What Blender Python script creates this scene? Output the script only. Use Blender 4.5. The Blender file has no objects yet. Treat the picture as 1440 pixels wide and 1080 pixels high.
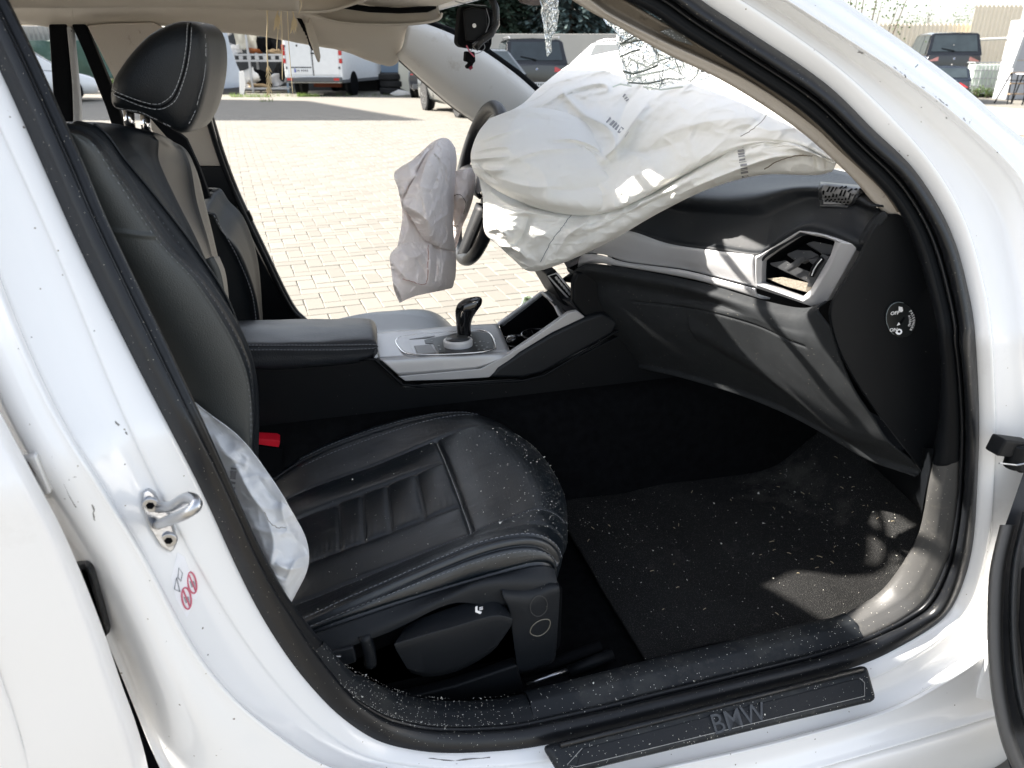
import bpy, bmesh, math, random
import numpy as np
from mathutils import Vector, Matrix, noise
R_ = math.radians
rnd = random.Random(7)
scene = bpy.context.scene

# ------------------------------------------------------------------ camera, world, sun
FPX = 1040.0
PITCH, TURN = R_(23.94), R_(15.7)
CAM = Vector((0.0, -1.46, 1.25))
cam_data = bpy.data.cameras.new('camera')
cam_data.sensor_width = 36.0
cam_data.lens = FPX / 1440 * 36
cam_data.clip_start, cam_data.clip_end = 0.02, 900
cam_data.dof.use_dof = True
cam_data.dof.focus_distance = 1.3
cam_data.dof.aperture_fstop = 9.0
cam = bpy.data.objects.new('camera', cam_data)
scene.collection.objects.link(cam)
cam.location = CAM
cam.rotation_euler = (math.pi/2 - PITCH, 0, -TURN)
scene.camera = cam

SUN = Vector((-math.cos(R_(30))*math.cos(R_(34)), math.sin(R_(30))*math.cos(R_(34)), math.sin(R_(34))))
sun_el = math.asin(SUN.z)
world = bpy.data.worlds.new('World'); scene.world = world; world.use_nodes = True
wn = world.node_tree.nodes; wl = world.node_tree.links
sky = wn.new('ShaderNodeTexSky'); sky.sky_type = 'NISHITA'; sky.sun_disc = False
sky.sun_elevation = sun_el
sky.sun_rotation = math.atan2(SUN.x, SUN.y)
sky.dust_density = 2.2; sky.air_density = 1.0; sky.altitude = 100
bg = [n for n in wn if n.type == 'BACKGROUND'][0]
bg.inputs[1].default_value = 0.10
hs = wn.new('ShaderNodeHueSaturation'); hs.inputs['Saturation'].default_value = .48
wl.new(sky.outputs[0], hs.inputs['Color']); wl.new(hs.outputs[0], bg.inputs[0])
sd = bpy.data.lights.new('sun', 'SUN'); sd.energy = 5.0; sd.angle = R_(0.53); sd.color = (1.0, 0.94, 0.86)
so = bpy.data.objects.new('sun', sd); scene.collection.objects.link(so)
so.rotation_euler = SUN.to_track_quat('Z', 'Y').to_euler()
so.location = (0, 0, 30)
vs = scene.view_settings
vs.view_transform = 'Standard'; vs.look = 'None'; vs.gamma = 1; vs.exposure = 2.05
try: vs.use_curve_mapping = False
except Exception: pass
scene.cycles.max_bounces = 8
scene.cycles.transparent_max_bounces = 16

# ------------------------------------------------------------------ geometry helpers
fw = Vector((math.sin(TURN)*math.cos(PITCH), math.cos(TURN)*math.cos(PITCH), -math.sin(PITCH)))
rt = Vector((math.cos(TURN), -math.sin(TURN), 0)); up = rt.cross(fw)
def ray(px, py): return fw + rt*((px-720)/FPX) + up*((540-py)/FPX)
def PT(px, py, t): return CAM + ray(px, py)*t
def PY(px, py, y): r = ray(px, py); return CAM + r*((y-CAM.y)/r.y)
def PX(px, py, x): r = ray(px, py); return CAM + r*((x-CAM.x)/r.x)
def PZ(px, py, z): r = ray(px, py); return CAM + r*((z-CAM.z)/r.z)
def ys(z): return -0.76 + max(0.0, z-0.92)*0.36
def PS(px, py, off=0.0):
    z = .9
    for i in range(14):
        p = PY(px, py, ys(z)+off); z = .5*z+.5*p.z
    return PY(px, py, ys(z)+off)
def toW(r, f, z=0.0): return Vector((.9627*r+.2706*f, -.2706*r+.9627*f-1.46, z))
def GP(px, f, z=0.0): return toW((px-720)/FPX*(f*.914+.506), f, z)
HEAD = -TURN   # heading of the view axis: local +Y of a background thing points away from us

def crw(n, m):
    W = np.zeros((m, n)); 
    for k, t in enumerate(np.linspace(0, n-1, m)):
        i = min(int(t), n-2); f = t-i
        w = [-.5*f+f*f-.5*f**3, 1-2.5*f*f+1.5*f**3, .5*f+2*f*f-1.5*f**3, -.5*f*f+.5*f**3]
        for j, ww in zip((i-1, i, i+1, i+2), w):
            if j < 0: W[k, 0] += 2*ww; W[k, 1] -= ww
            elif j > n-1: W[k, n-1] += 2*ww; W[k, n-2] -= ww
            else: W[k, j] += ww
    return W
def patch(rows, nv, nu):
    G = np.array([[tuple(p) for p in r] for r in rows], float)
    return np.einsum('ai,ijk,bj->abk', crw(G.shape[0], nv), G, crw(G.shape[1], nu))
def curve(pts, n):
    G = np.array([tuple(p) for p in pts], float)
    return crw(len(pts), n) @ G
def gnorm(P, flip=False, tocam=True):
    du = np.gradient(P, axis=1); dv = np.gradient(P, axis=0)
    N = np.cross(du, dv); N /= (np.linalg.norm(N, axis=2, keepdims=True)+1e-12)
    if tocam:
        C = np.array(CAM)-P
        s = np.sign((N*C).sum()); N = N*(s if s else 1)
    return N
def fnoise(P, sc, seed=0, oct=3):
    out = np.zeros(P.shape[:-1])
    for idx in np.ndindex(out.shape):
        p = P[idx]; out[idx] = noise.fractal(Vector((p[0]*sc+seed*7.3, p[1]*sc-seed*3.1, p[2]*sc+seed)), 1.0, 2.0, oct)
    return out

def lift(p):        # a part hangs at most two levels below its thing
    d = 0; q = p
    while q.parent is not None: d += 1; q = q.parent
    return p.parent if d >= 2 else p
class B:
    def __init__(s): s.v = []; s.f = []
    def add(s, vs_, fs):
        o = len(s.v); s.v += [tuple(v) for v in vs_]; s.f += [tuple(i+o for i in f) for f in fs]; return s
    def box(s, x0, x1, y0, y1, z0, z1, M=None):
        vs_ = [Vector((x, y, z)) for z in (z0, z1) for y in (y0, y1) for x in (x0, x1)]
        if M is not None: vs_ = [M @ v for v in vs_]
        return s.add(vs_, [(0,2,3,1),(4,5,7,6),(0,1,5,4),(2,6,7,3),(0,4,6,2),(1,3,7,5)])
    def cyl(s, p0, p1, r0, r1=None, n=14, cap=True):
        p0 = Vector(p0); p1 = Vector(p1); r1 = r0 if r1 is None else r1
        d = (p1-p0).normalized(); a = d.orthogonal().normalized(); b = d.cross(a)
        vs_ = []
        for p, r in ((p0, r0), (p1, r1)):
            for k in range(n):
                t = 2*math.pi*k/n; vs_.append(p+a*(math.cos(t)*r)+b*(math.sin(t)*r))
        fs = [(k, (k+1) % n, n+(k+1) % n, n+k) for k in range(n)]
        if cap: fs += [tuple(range(n-1, -1, -1)), tuple(range(n, 2*n))]
        return s.add(vs_, fs)
    def tube(s, path, r, n=8, closed=False):
        path = [Vector(p) for p in path]; m = len(path); rr = r if hasattr(r, '__len__') else [r]*m
        vs_ = []; a = None
        for i, p in enumerate(path):
            q0 = path[i-1] if (i > 0 or closed) else p; q1 = path[(i+1) % m] if (i < m-1 or closed) else p
            d = (q1-q0).normalized()
            if a is None: a = d.orthogonal().normalized()
            a = (a-d*a.dot(d)).normalized(); b = d.cross(a)
            for k in range(n):
                t = 2*math.pi*k/n; vs_.append(p+a*(math.cos(t)*rr[i])+b*(math.sin(t)*rr[i]))
        fs = []
        for i in range(m if closed else m-1):
            j = (i+1) % m
            fs += [(i*n+k, i*n+(k+1) % n, j*n+(k+1) % n, j*n+k) for k in range(n)]
        if not closed: fs += [tuple(range(n-1, -1, -1)), tuple(range((m-1)*n, m*n))]
        return s.add(vs_, fs)
    def grid(s, P, cu=False, cv=False):
        nv, nu = P.shape[:2]; fs = []
        for i in range(nv if cv else nv-1):
            for j in range(nu if cu else nu-1):
                a = i*nu+j; b = i*nu+(j+1) % nu; c = ((i+1) % nv)*nu+(j+1) % nu; d = ((i+1) % nv)*nu+j
                fs.append((a, b, c, d))
        return s.add(P.reshape(-1, 3).tolist(), fs)
    def prism(s, pts, off):
        pts = [Vector(p) for p in pts]; off = Vector(off); n = len(pts)
        return s.add(pts+[p+off for p in pts], [tuple(range(n)), tuple(range(2*n-1, n-1, -1))]+[(k, k+n, (k+1) % n+n, (k+1) % n) for k in range(n)])
    def lathe(s, prof, M, n=24):
        vs_ = []
        for r, z in prof:
            for k in range(n):
                t = 2*math.pi*k/n; vs_.append(M @ Vector((r*math.cos(t), r*math.sin(t), z)))
        fs = []
        for i in range(len(prof)-1):
            fs += [(i*n+k, i*n+(k+1) % n, (i+1)*n+(k+1) % n, (i+1)*n+k) for k in range(n)]
        fs += [tuple(range(n-1, -1, -1)), tuple(range((len(prof)-1)*n, len(prof)*n))]
        return s.add(vs_, fs)
    def mesh(s, name, mat, smooth=False):
        me = bpy.data.meshes.new(name); me.from_pydata(s.v, [], s.f); me.materials.append(mat)
        bm = bmesh.new(); bm.from_mesh(me); bmesh.ops.recalc_face_normals(bm, faces=bm.faces); bm.to_mesh(me); bm.free()
        if smooth: me.polygons.foreach_set('use_smooth', [True]*len(me.polygons))
        me.update(); return me
    def obj(s, name, mat, parent=None, smooth=False, bevel=0, solid=0, local=False, seg=2, label=None, **k):
        o = bpy.data.objects.new(name, s.mesh(name, mat, smooth)); scene.collection.objects.link(o)
        if parent is not None:
            parent = lift(parent); o.parent = parent
            if not local: o.matrix_parent_inverse = Matrix.Translation(parent.location).inverted() if parent.type == 'EMPTY' else Matrix.Identity(4)
        if solid:
            m = o.modifiers.new('thick', 'SOLIDIFY'); m.thickness = solid; m.offset = 0
        if bevel:
            m = o.modifiers.new('bev', 'BEVEL'); m.width = bevel; m.segments = seg; m.limit_method = 'ANGLE'; m.angle_limit = R_(35)
            if not smooth:
                o.data.polygons.foreach_set('use_smooth', [True]*len(o.data.polygons))
                w = o.modifiers.new('wn', 'WEIGHTED_NORMAL'); w.keep_sharp = True
        if label: o['label'] = label
        for kk, vv in k.items(): o[kk] = vv
        return o
def G(P, *a, **k):   # grid object
    cu = k.pop('cu', False); cv = k.pop('cv', False); k.setdefault('smooth', True)
    return B().grid(P, cu, cv).obj(*a, **k)
def empty(name, loc, label, cat, group=None, rz=0):
    o = bpy.data.objects.new(name, None); scene.collection.objects.link(o)
    o.location = loc; o.rotation_euler = (0, 0, rz); o['label'] = label; o['category'] = cat
    o.empty_display_size = .1
    if group: o['group'] = group
    return o
def tag(o, label, cat, group=None, kind=None):
    o['label'] = label; o['category'] = cat
    if group: o['group'] = group
    if kind: o['kind'] = kind
    return o
def text(name, s, size, M, mat, parent, extr=.0005, align='CENTER', bold=0):
    cu = bpy.data.curves.new(name, 'FONT'); cu.body = s; cu.size = size; cu.extrude = extr; cu.align_x = align; cu.align_y = 'CENTER'
    cu.offset = bold; cu.resolution_u = 3
    t = bpy.data.objects.new(name+'_curve', cu)
    me = bpy.data.meshes.new_from_object(t); me.name = name; me.materials.clear(); me.materials.append(mat)
    bpy.data.objects.remove(t)
    me.transform(M)
    o = bpy.data.objects.new(name, me); scene.collection.objects.link(o); parent = lift(parent); o.parent = parent
    if parent is not None and parent.type == 'EMPTY': o.matrix_parent_inverse = Matrix.Translation(parent.location).inverted()
    return o
def frame(o, x, y):      # matrix with local x,y along given directions
    x = Vector(x).normalized(); z = x.cross(Vector(y)).normalized(); y = z.cross(x)
    M = Matrix.Identity(4)
    for i in range(3): M[i][0], M[i][1], M[i][2], M[i][3] = x[i], y[i], z[i], o[i]
    return M

# ------------------------------------------------------------------ materials
def mat(name, col, rough=.5, metal=0., var=.08, vs=6., bump=0., bs=300., spec=.5, coat=0., specks=None, dirt=None,
        transl=0., island=0., sheen=0., trans=0., ior=1.45, bdist=.001, wave=None, emit=None):
    m = bpy.data.materials.new(name); m.use_nodes = True; nt = m.node_tree; N = nt.nodes; L = nt.links
    b = N['Principled BSDF']; tc = N.new('ShaderNodeTexCoord')
    b.inputs['Roughness'].default_value = rough; b.inputs['Metallic'].default_value = metal
    b.inputs['Specular IOR Level'].default_value = spec; b.inputs['IOR'].default_value = ior
    b.inputs['Coat Weight'].default_value = coat; b.inputs['Coat Roughness'].default_value = .06
    b.inputs['Sheen Weight'].default_value = sheen; b.inputs['Transmission Weight'].default_value = trans
    col = (*col, 1)
    c = None
    def mix(fac, a, bcol):
        x = N.new('ShaderNodeMix'); x.data_type = 'RGBA'
        if isinstance(fac, float): x.inputs[0].default_value = fac
        else: L.new(fac, x.inputs[0])
        for s, i in ((a, 6), (bcol, 7)):
            if isinstance(s, tuple): x.inputs[i].default_value = s
            else: L.new(s, x.inputs[i])
        return x.outputs[2]
    n1 = N.new('ShaderNodeTexNoise'); n1.inputs['Scale'].default_value = vs; n1.inputs['Detail'].default_value = 5
    L.new(tc.outputs['Object'], n1.inputs['Vector'])
    lo = tuple(min(1, v*(1-var)) for v in col[:3])+(1,); hi = tuple(min(1, v*(1+var)) for v in col[:3])+(1,)
    c = mix(n1.outputs[0], lo, hi)
    if island:
        g = N.new('ShaderNodeNewGeometry'); oi = N.new('ShaderNodeObjectInfo')
        ad = N.new('ShaderNodeMath'); ad.operation = 'ADD'; L.new(g.outputs['Random Per Island'], ad.inputs[0]); L.new(oi.outputs['Random'], ad.inputs[1])
        fr = N.new('ShaderNodeMath'); fr.operation = 'FRACT'; L.new(ad.outputs[0], fr.inputs[0])
        mr = N.new('ShaderNodeMapRange'); mr.inputs[3].default_value = 1-island; mr.inputs[4].default_value = 1+island; L.new(fr.outputs[0], mr.inputs[0])
        x = N.new('ShaderNodeVectorMath'); x.operation = 'SCALE'; L.new(c, x.inputs[0]); L.new(mr.outputs[0], x.inputs['Scale']); c = x.outputs[0]
    if dirt:      # (colour, scale, threshold, amount)
        for k, (dc, ds, th, am) in enumerate(dirt if isinstance(dirt, list) else [dirt]):
            n2 = N.new('ShaderNodeTexNoise'); n2.inputs['Scale'].default_value = ds; n2.inputs['Detail'].default_value = 7; n2.inputs['Roughness'].default_value = .7
            mp = N.new('ShaderNodeMapping'); mp.inputs['Location'].default_value = (k*3.1+.7, 2.2, k); L.new(tc.outputs['Object'], mp.inputs[0]); L.new(mp.outputs[0], n2.inputs['Vector'])
            mr = N.new('ShaderNodeMapRange'); mr.inputs[1].default_value = th; mr.inputs[2].default_value = th+.12; mr.inputs[4].default_value = am; L.new(n2.outputs[0], mr.inputs[0])
            c = mix(mr.outputs[0], c, (*dc, 1))
    if specks:    # (colour, scale, radius, keep)
        for (sc_, ss, rad, keep) in (specks if isinstance(specks, list) else [specks]):
            v = N.new('ShaderNodeTexVoronoi'); v.inputs['Scale'].default_value = ss; L.new(tc.outputs['Object'], v.inputs['Vector'])
            lt = N.new('ShaderNodeMath'); lt.operation = 'LESS_THAN'; lt.inputs[1].default_value = rad; L.new(v.outputs['Distance'], lt.inputs[0])
            sp = N.new('ShaderNodeSeparateColor'); L.new(v.outputs['Color'], sp.inputs[0])
            kp = N.new('ShaderNodeMath'); kp.operation = 'LESS_THAN'; kp.inputs[1].default_value = keep; L.new(sp.outputs[0], kp.inputs[0])
            mu = N.new('ShaderNodeMath'); mu.operation = 'MULTIPLY'; L.new(lt.outputs[0], mu.inputs[0]); L.new(kp.outputs[0], mu.inputs[1])
            c = mix(mu.outputs[0], c, (*sc_, 1))
    L.new(c, b.inputs['Base Color'])
    if bump:
        n3 = N.new('ShaderNodeTexNoise'); n3.inputs['Scale'].default_value = bs; n3.inputs['Detail'].default_value = 4; L.new(tc.outputs['Object'], n3.inputs['Vector'])
        bp = N.new('ShaderNodeBump'); bp.inputs['Strength'].default_value = bump; bp.inputs['Distance'].default_value = bdist
        L.new(n3.outputs[0], bp.inputs['Height']); L.new(bp.outputs[0], b.inputs['Normal'])
    if emit:
        b.inputs['Emission Color'].default_value = (*emit[:3], 1); b.inputs['Emission Strength'].default_value = emit[3]
    if transl:
        t = N.new('ShaderNodeBsdfTranslucent'); L.new(c, t.inputs[0]); ms = N.new('ShaderNodeMixShader'); ms.inputs[0].default_value = transl
        L.new(b.outputs[0], ms.inputs[1]); L.new(t.outputs[0], ms.inputs[2]); L.new(ms.outputs[0], N['Material Output'].inputs[0])
    return m

PAINT = mat('white_paint', (.86, .86, .855), .25, coat=.8, var=.02, vs=3, specks=[((.18, .15, .12), 60, .07, .08), ((.3, .26, .2), 120, .10, .06)],
            dirt=[((.55, .52, .47), 4, .62, .35), ((.22, .19, .16), 38, .70, .7)])
PAINTD = mat('white_door_paint', (.86, .845, .825), .26, coat=.7, var=.02, vs=2, dirt=((.6, .57, .52), 6, .62, .25))
RUBBER = mat('rubber_seal', (.009, .010, .012), .34, var=.3, vs=20, bump=.3, bs=120, dirt=[((.10, .08, .06), 60, .66, .22)], specks=((.5, .46, .38), 420, .15, .10))
SILLP = mat('dusty_plastic', (.013, .0155, .0185), .48, spec=.35, var=.35, vs=14, bump=.5, bs=900, bdist=.0005, dirt=[((.10, .10, .09), 9, .52, .22), ((.10, .095, .085), 60, .58, .4)],
            specks=[((.75, .72, .65), 330, .18, .22), ((.8, .78, .7), 150, .10, .10)])
TRIMP = mat('kick_trim_plastic', (.065, .064, .062), .40, var=.12, vs=14, bump=.5, bs=1100, bdist=.0004, dirt=[((.16, .15, .13), 40, .55, .3)], specks=((.6, .56, .5), 330, .15, .14))
BLACKP = mat('black_plastic', (.0045, .0055, .007), .5, spec=.22, var=.2, vs=12, bump=.4, bs=1200, bdist=.0004, specks=((.45, .43, .38), 150, .06, .08))
DASHP = mat('dashboard_skin', (.010, .012, .015), .44, spec=.38, var=.2, vs=10, bump=.8, bs=1300, bdist=.0006, specks=((.5, .47, .4), 170, .07, .10))
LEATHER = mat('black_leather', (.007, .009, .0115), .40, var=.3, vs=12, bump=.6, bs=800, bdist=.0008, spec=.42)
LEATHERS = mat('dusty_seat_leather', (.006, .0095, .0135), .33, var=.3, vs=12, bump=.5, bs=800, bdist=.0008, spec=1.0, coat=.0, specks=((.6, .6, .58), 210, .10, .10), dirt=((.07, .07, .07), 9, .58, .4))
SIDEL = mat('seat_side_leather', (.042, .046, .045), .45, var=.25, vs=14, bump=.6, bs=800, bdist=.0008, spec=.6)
THREAD = mat('grey_thread', (.22, .23, .25), .8)
THREADB = mat('white_thread', (.55, .56, .58), .8)
CLOTHC = mat('headliner_cloth', (.47, .43, .37), .95, var=.08, vs=9, bump=.5, bs=900, dirt=[((.12, .09, .06), 22, .70, .8)])
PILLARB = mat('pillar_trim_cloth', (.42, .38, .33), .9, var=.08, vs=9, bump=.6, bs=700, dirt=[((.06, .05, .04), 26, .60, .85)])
PILLARD = mat('pillar_trim_olive_plastic', (.14, .12, .095), .7, var=.15, bump=.4, bs=700, dirt=((.03, .025, .02), 30, .62, .8))  # dark olive plastic next to the pale lip
SILVER = mat('satin_silver_trim', (.50, .50, .51), .38, metal=.35, var=.04, vs=30, bump=.15, bs=2500, bdist=.0003)
CHROME = mat('chrome', (.75, .75, .76), .10, metal=1., var=.02)
STEEL = mat('zinc_steel', (.52, .53, .55), .30, metal=1., var=.12, vs=60, bump=.2, bs=300)
PIANO = mat('gloss_black', (.006, .006, .007), .06, coat=1., var=0.)
CARPET = mat('black_carpet', (.009, .0095, .0105), .95, spec=.0, var=.5, vs=60, bump=1., bs=900, bdist=.003)
MATM = mat('dusty_floor_mat', (.028, .0282, .0282), .95, spec=.0, var=.45, vs=420, bump=1., bs=650, bdist=.004, dirt=[((.15, .146, .13), 3.2, .52, .4)], specks=[((.20, .195, .18), 1100, .32, .15), ((.7, .68, .6), 90, .05, .06)])
BAG = mat('airbag_nylon', (.92, .915, .88), .62, var=.03, vs=9, bump=.25, bs=1400, bdist=.0004, transl=.14, dirt=[((.42, .36, .28), 34, .70, .6), ((.80, .77, .68), 5, .56, .35)])
BAGP = mat('airbag_nylon_pinkish', (.96, .89, .86), .7, var=.03, vs=14, bump=.3, bs=1400, bdist=.0004, transl=.12, dirt=[((.70, .55, .48), 16, .68, .3), ((.72, .72, .70), 20, .62, .25)])
INK = mat('grey_ink', (.30, .30, .31), .8)
SEWR = mat('red_thread', (.40, .12, .08), .8)
SEWB = mat('brown_thread', (.16, .12, .08), .8)
RED = mat('red_button', (.75, .01, .03), .4, emit=None)
WHITEINK = mat('white_ink', (.85, .85, .85), .6)
GLASSM = mat('cracked_glass', (.90, .95, .94), .10, trans=.93, bump=1., bs=70, bdist=.01, var=.15, vs=60, ior=1.3)
CRACKM = mat('glass_crack_white', (.80, .88, .86), .3)
CRACKD = mat('glass_crack_dark', (.16, .19, .18), .3)
CRUMB = mat('glass_crumbs', (.80, .78, .70), .35)
STRAW = mat('dry_straw', (.62, .52, .34), .8, var=.2)
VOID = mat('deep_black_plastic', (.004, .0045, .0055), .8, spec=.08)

from mathutils.bvhtree import BVHTree
def bvh(P, cu=False):
    b = B().grid(P, cu); return BVHTree.FromPolygons([Vector(v) for v in b.v], b.f)
def onbvh(T_, px, py, h=0.0, fall=None):
    r = ray(px, py).normalized(); loc, n, i, d = T_.ray_cast(CAM, r)
    if loc is None:
        return fall if fall is not None else PT(px, py, 1.0)
    if n.dot(r) > 0: n = -n
    return loc+n*h
# ------------------------------------------------------------------ the wrecked car: one thing
car = empty('car', (0.35, 0, 0), 'wrecked white car with hanging airbags and black leather seats, its doorway filling the view', 'car')
ST_O = [(-75,-60),(0,97),(60,232),(117,360),(200,527),(280,680),(330,790),(367,863),(410,930),(450,978),(480,1007),(515,1032),(547,1046),(590,1055),(630,1058),(690,1056),(760,1048),(900,1016),(1060,976),(1150,953),(1220,930),(1262,910),(1300,888),(1327,867),(1347,835),(1363,787),(1370,737),(1373,680),(1376,600),(1373,510),(1368,450),(1358,400),(1343,345),(1320,293),(1280,233),(1227,183),(1160,117),(1060,50),(990,5),(900,-50),(650,-100),(300,-110),(-60,-105)]
ST_I = [(-22,-60),(48,80),(106,212),(160,340),(243,508),(311,660),(363,775),(405,850),(440,893),(480,938),(510,953),(540,968),(565,977),(600,984),(635,987),(680,985),(732,977),(880,938),(1040,900),(1130,878),(1172,871),(1208,851),(1232,835),(1250,818),(1272,787),(1290,750),(1298,715),(1303,684),(1318,610),(1322,515),(1316,455),(1305,410),(1287,350),(1265,300),(1235,262),(1193,220),(1130,158),(1030,92),(960,50),(870,-5),(650,-62),(300,-72),(-20,-80)]
NS = len(ST_O); SUB = 6
def closed_curve(pts, sub=SUB):
    n = len(pts); out = []
    A = [np.array(p, float) for p in pts]
    for i in range(n):
        p0, p1, p2, p3 = A[i-1], A[i], A[(i+1) % n], A[(i+2) % n]
        for k in range(sub):
            f = k/sub
            out.append((-.5*f+f*f-.5*f**3)*p0+(1-2.5*f*f+1.5*f**3)*p1+(.5*f+2*f*f-1.5*f**3)*p2+(-.5*f*f+.5*f**3)*p3)
    out = np.array(out)
    for it in range(3): out = .25*np.roll(out, 1, 0)+.5*out+.25*np.roll(out, -1, 0)
    return out
def offs(d):   # smooth closed offsets by station
    xs = sorted(d); v = np.interp(np.arange(0, NS, 1/SUB), xs+[NS], [d[x] for x in xs]+[d[xs[0]]])
    for it in range(12): v = .25*np.roll(v, 1)+.5*v+.25*np.roll(v, -1)
    return v
def rail3(px, off): return np.array([tuple(PS(p[0], p[1], o)) for p, o in zip(px, off)])
def rfill(d):
    xs = sorted(d); 
    t = np.arange(0, NS, 1/SUB); c = [np.interp(t, xs+[xs[0]+NS], [d[x][k] for x in xs]+[d[xs[0]][k]]) for k in (0, 1)]
    out = np.stack(c, 1)
    for it in range(14): out = .25*np.roll(out, 1, 0)+.5*out+.25*np.roll(out, -1, 0)
    return out
pxO = closed_curve(ST_O); pxI = closed_curve(ST_I)
O3 = rail3(pxO, offs({0: 0, 20: 0}))
I3 = rail3(pxI, offs({0: .025, 6: .025, 9: .07, 12: .09, 20: .09, 25: .07, 28: .035, 33: .03, 42: .03}))
al = np.gradient(O3, axis=0); ac = I3-O3
NO = np.cross(al, ac); NO /= np.linalg.norm(NO, axis=1, keepdims=True)
if (NO*(np.array(CAM)-O3)).sum() < 0: NO = -NO
KS = np.interp(np.arange(NS*SUB)/SUB, [7.5, 10, 20, 21.5, 27, 29.5], [1, .72, .72, .64, .64, 1])
def tm(t, j): return t*KS[j] if t < .535 else 1-(1-t)*(1-.535*KS[j])/.465
def band(prof, i0, i1, name, m, closed=False, **k):
    """sweeps a profile (share of the way from seal foot to inner edge, height) along the door opening"""
    n = NS*SUB; idx = [i % n for i in range(int(i0*SUB), int(i1*SUB)+1)] if not closed else list(range(n))
    wob = fnoise(O3[idx][None], 9, 3)[0]
    P = np.array([[tuple(O3[j]+(I3[j]-O3[j])*tm(t, j)+NO[j]*(h*(.6+.4*KS[j])+.0012*wob[q])) for q, j in enumerate(idx)] for t, h in prof])
    return G(P, name, m, car, cu=closed, **k)
# outer rubber seal all round (one tube-like bead with a lip), then the inner lip
seal = [(-.02,-.012),(-.03,.004),(.03,.016),(.12,.024),(.22,.025),(.32,.019),(.38,.008),(.41,.001),(.44,-.012)]
band(seal, 0, 0, 'door_seal', RUBBER, closed=True)
lip = [(.39,-.012),(.41,.006),(.45,.013),(.50,.013),(.54,.007),(.55,-.010)]
band(lip, 0, 0, 'seal_lip', RUBBER, closed=True)
def trimprof(h): return [(.53,-.014),(.54,.004),(.58,.009),(.66,.010+h*.3),(.72,.012+h),(.76,.013+h),(.90,.010+h),(.97,.004+h),(1.0,-.008+h),(1.02,-.05)]
band(trimprof(0), 27.6, 42.95, 'front_pillar_inner_trim', BLACKP)
band(trimprof(.0), 0, 8.2, 'centre_pillar_trim', RUBBER)
band(trimprof(.002), 8.25, 16.0, 'rear_sill_trim', SILLP)
band(trimprof(.007), 16.07, 20.4, 'middle_sill_trim', SILLP)
band(trimprof(.002), 20.47, 27.5, 'front_kick_trim', TRIMP)
# white painted body side around the opening
C = rfill({0:(-110,-50),1:(-28,112),3:(92,374),4:(160,550),5:(228,694),6:(287,807),7:(333,882),8:(378,945),9:(425,998),10:(458,1028),11:(498,1056),12:(538,1070),14:(630,1081),16:(765,1072),18:(1065,1000),20:(1232,953),22:(1318,905),24:(1370,845),26:(1394,740),28:(1400,600),30:(1392,440),32:(1365,330),33:(1340,275),34:(1300,215),35:(1247,160),36:(1182,96),37:(1086,30),38:(1012,-17),39:(920,-72),40:(650,-122),41:(300,-132),42:(-90,-127)})
Rr = rfill({0:(-160,-40),1:(-95,130),3:(0,425),4:(67,577),5:(130,672),6:(192,770),7:(232,848),8:(268,918),9:(315,975),10:(350,1008),11:(400,1045),12:(445,1078),14:(600,1120),16:(780,1115),18:(1080,1050),20:(1262,1000),22:(1380,930),24:(1450,850),26:(1490,740),28:(1500,600),30:(1480,420),32:(1448,262),33:(1412,222),34:(1372,186),35:(1323,143),36:(1255,95),37:(1150,28),38:(1085,-15),39:(1000,-65),40:(650,-142),41:(300,-152),42:(-130,-147)})
E = rfill({0:(-230,-20),1:(-180,160),3:(-70,470),4:(-10,620),5:(60,725),6:(118,818),7:(158,905),8:(192,990),9:(220,1060),10:(245,1110),11:(290,1150),12:(360,1170),14:(560,1190),16:(800,1175),18:(1120,1083),20:(1330,1022),22:(1450,985),24:(1530,870),26:(1560,740),28:(1570,600),30:(1540,400),32:(1492,250),33:(1450,208),34:(1410,178),35:(1357,128),36:(1290,78),37:(1195,12),38:(1140,-25),39:(1060,-80),40:(650,-160),41:(300,-170),42:(-170,-165)})
pil = offs({0: 0, 20: 0, 27: 0, 30: 1, 39: 1, 42: .5})
C3 = rail3(C, offs({0: -.012, 20: -.018, 26: -.015, 32: -.02, 42: -.02}))
Gp = .5*C+.5*Rr
G3 = rail3(Gp, offs({0: -.020, 14: -.028, 22: -.028, 28: -.02, 32: -.004, 39: -.004, 42: -.01}))
R3 = rail3(Rr, offs({0: -.045, 14: -.055, 22: -.055, 28: -.05, 33: -.042, 42: -.04}))
G4 = rail3(.55*Rr+.45*E, offs({0: -.030, 14: -.06, 22: -.062, 28: -.05, 33: -.036, 42: -.036}))
E3 = rail3(E, offs({0: .020, 8: .020, 12: -.07, 22: -.075, 28: -.04, 32: .012, 42: .02}))
S3 = O3+(I3-O3)*.12+NO*(-.006)
S4 = O3*1.0+NO*.001+(C3-O3)*.12
W3 = E3+(C3-E3)*.12+np.array([0, .09, 0])
Ca = C3+(S4-C3)*.07+NO*.001; Cb = C3+(G3-C3)*.06-NO*.0035
Rm = R3+(G3-R3)*.16-NO*.001; Rp = R3+(G4-R3)*.16+NO*.0005
Em = E3+(G4-E3)*.14+NO*.003
Pb = np.stack([S3, S4, Ca, Cb, .5*(C3+G3)-NO*.004, G3, .35*G3+.65*R3-NO*.006, Rm, R3+NO*.001, Rp, G4, Em, E3, W3])
Wn = crw(14, 84)
Pb = np.einsum('ai,ijk->ajk', Wn, Pb)
bs = G(Pb, 'body_side', PAINT, car, cu=True, solid=.0014)
TB = bvh(Pb, True)
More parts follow.
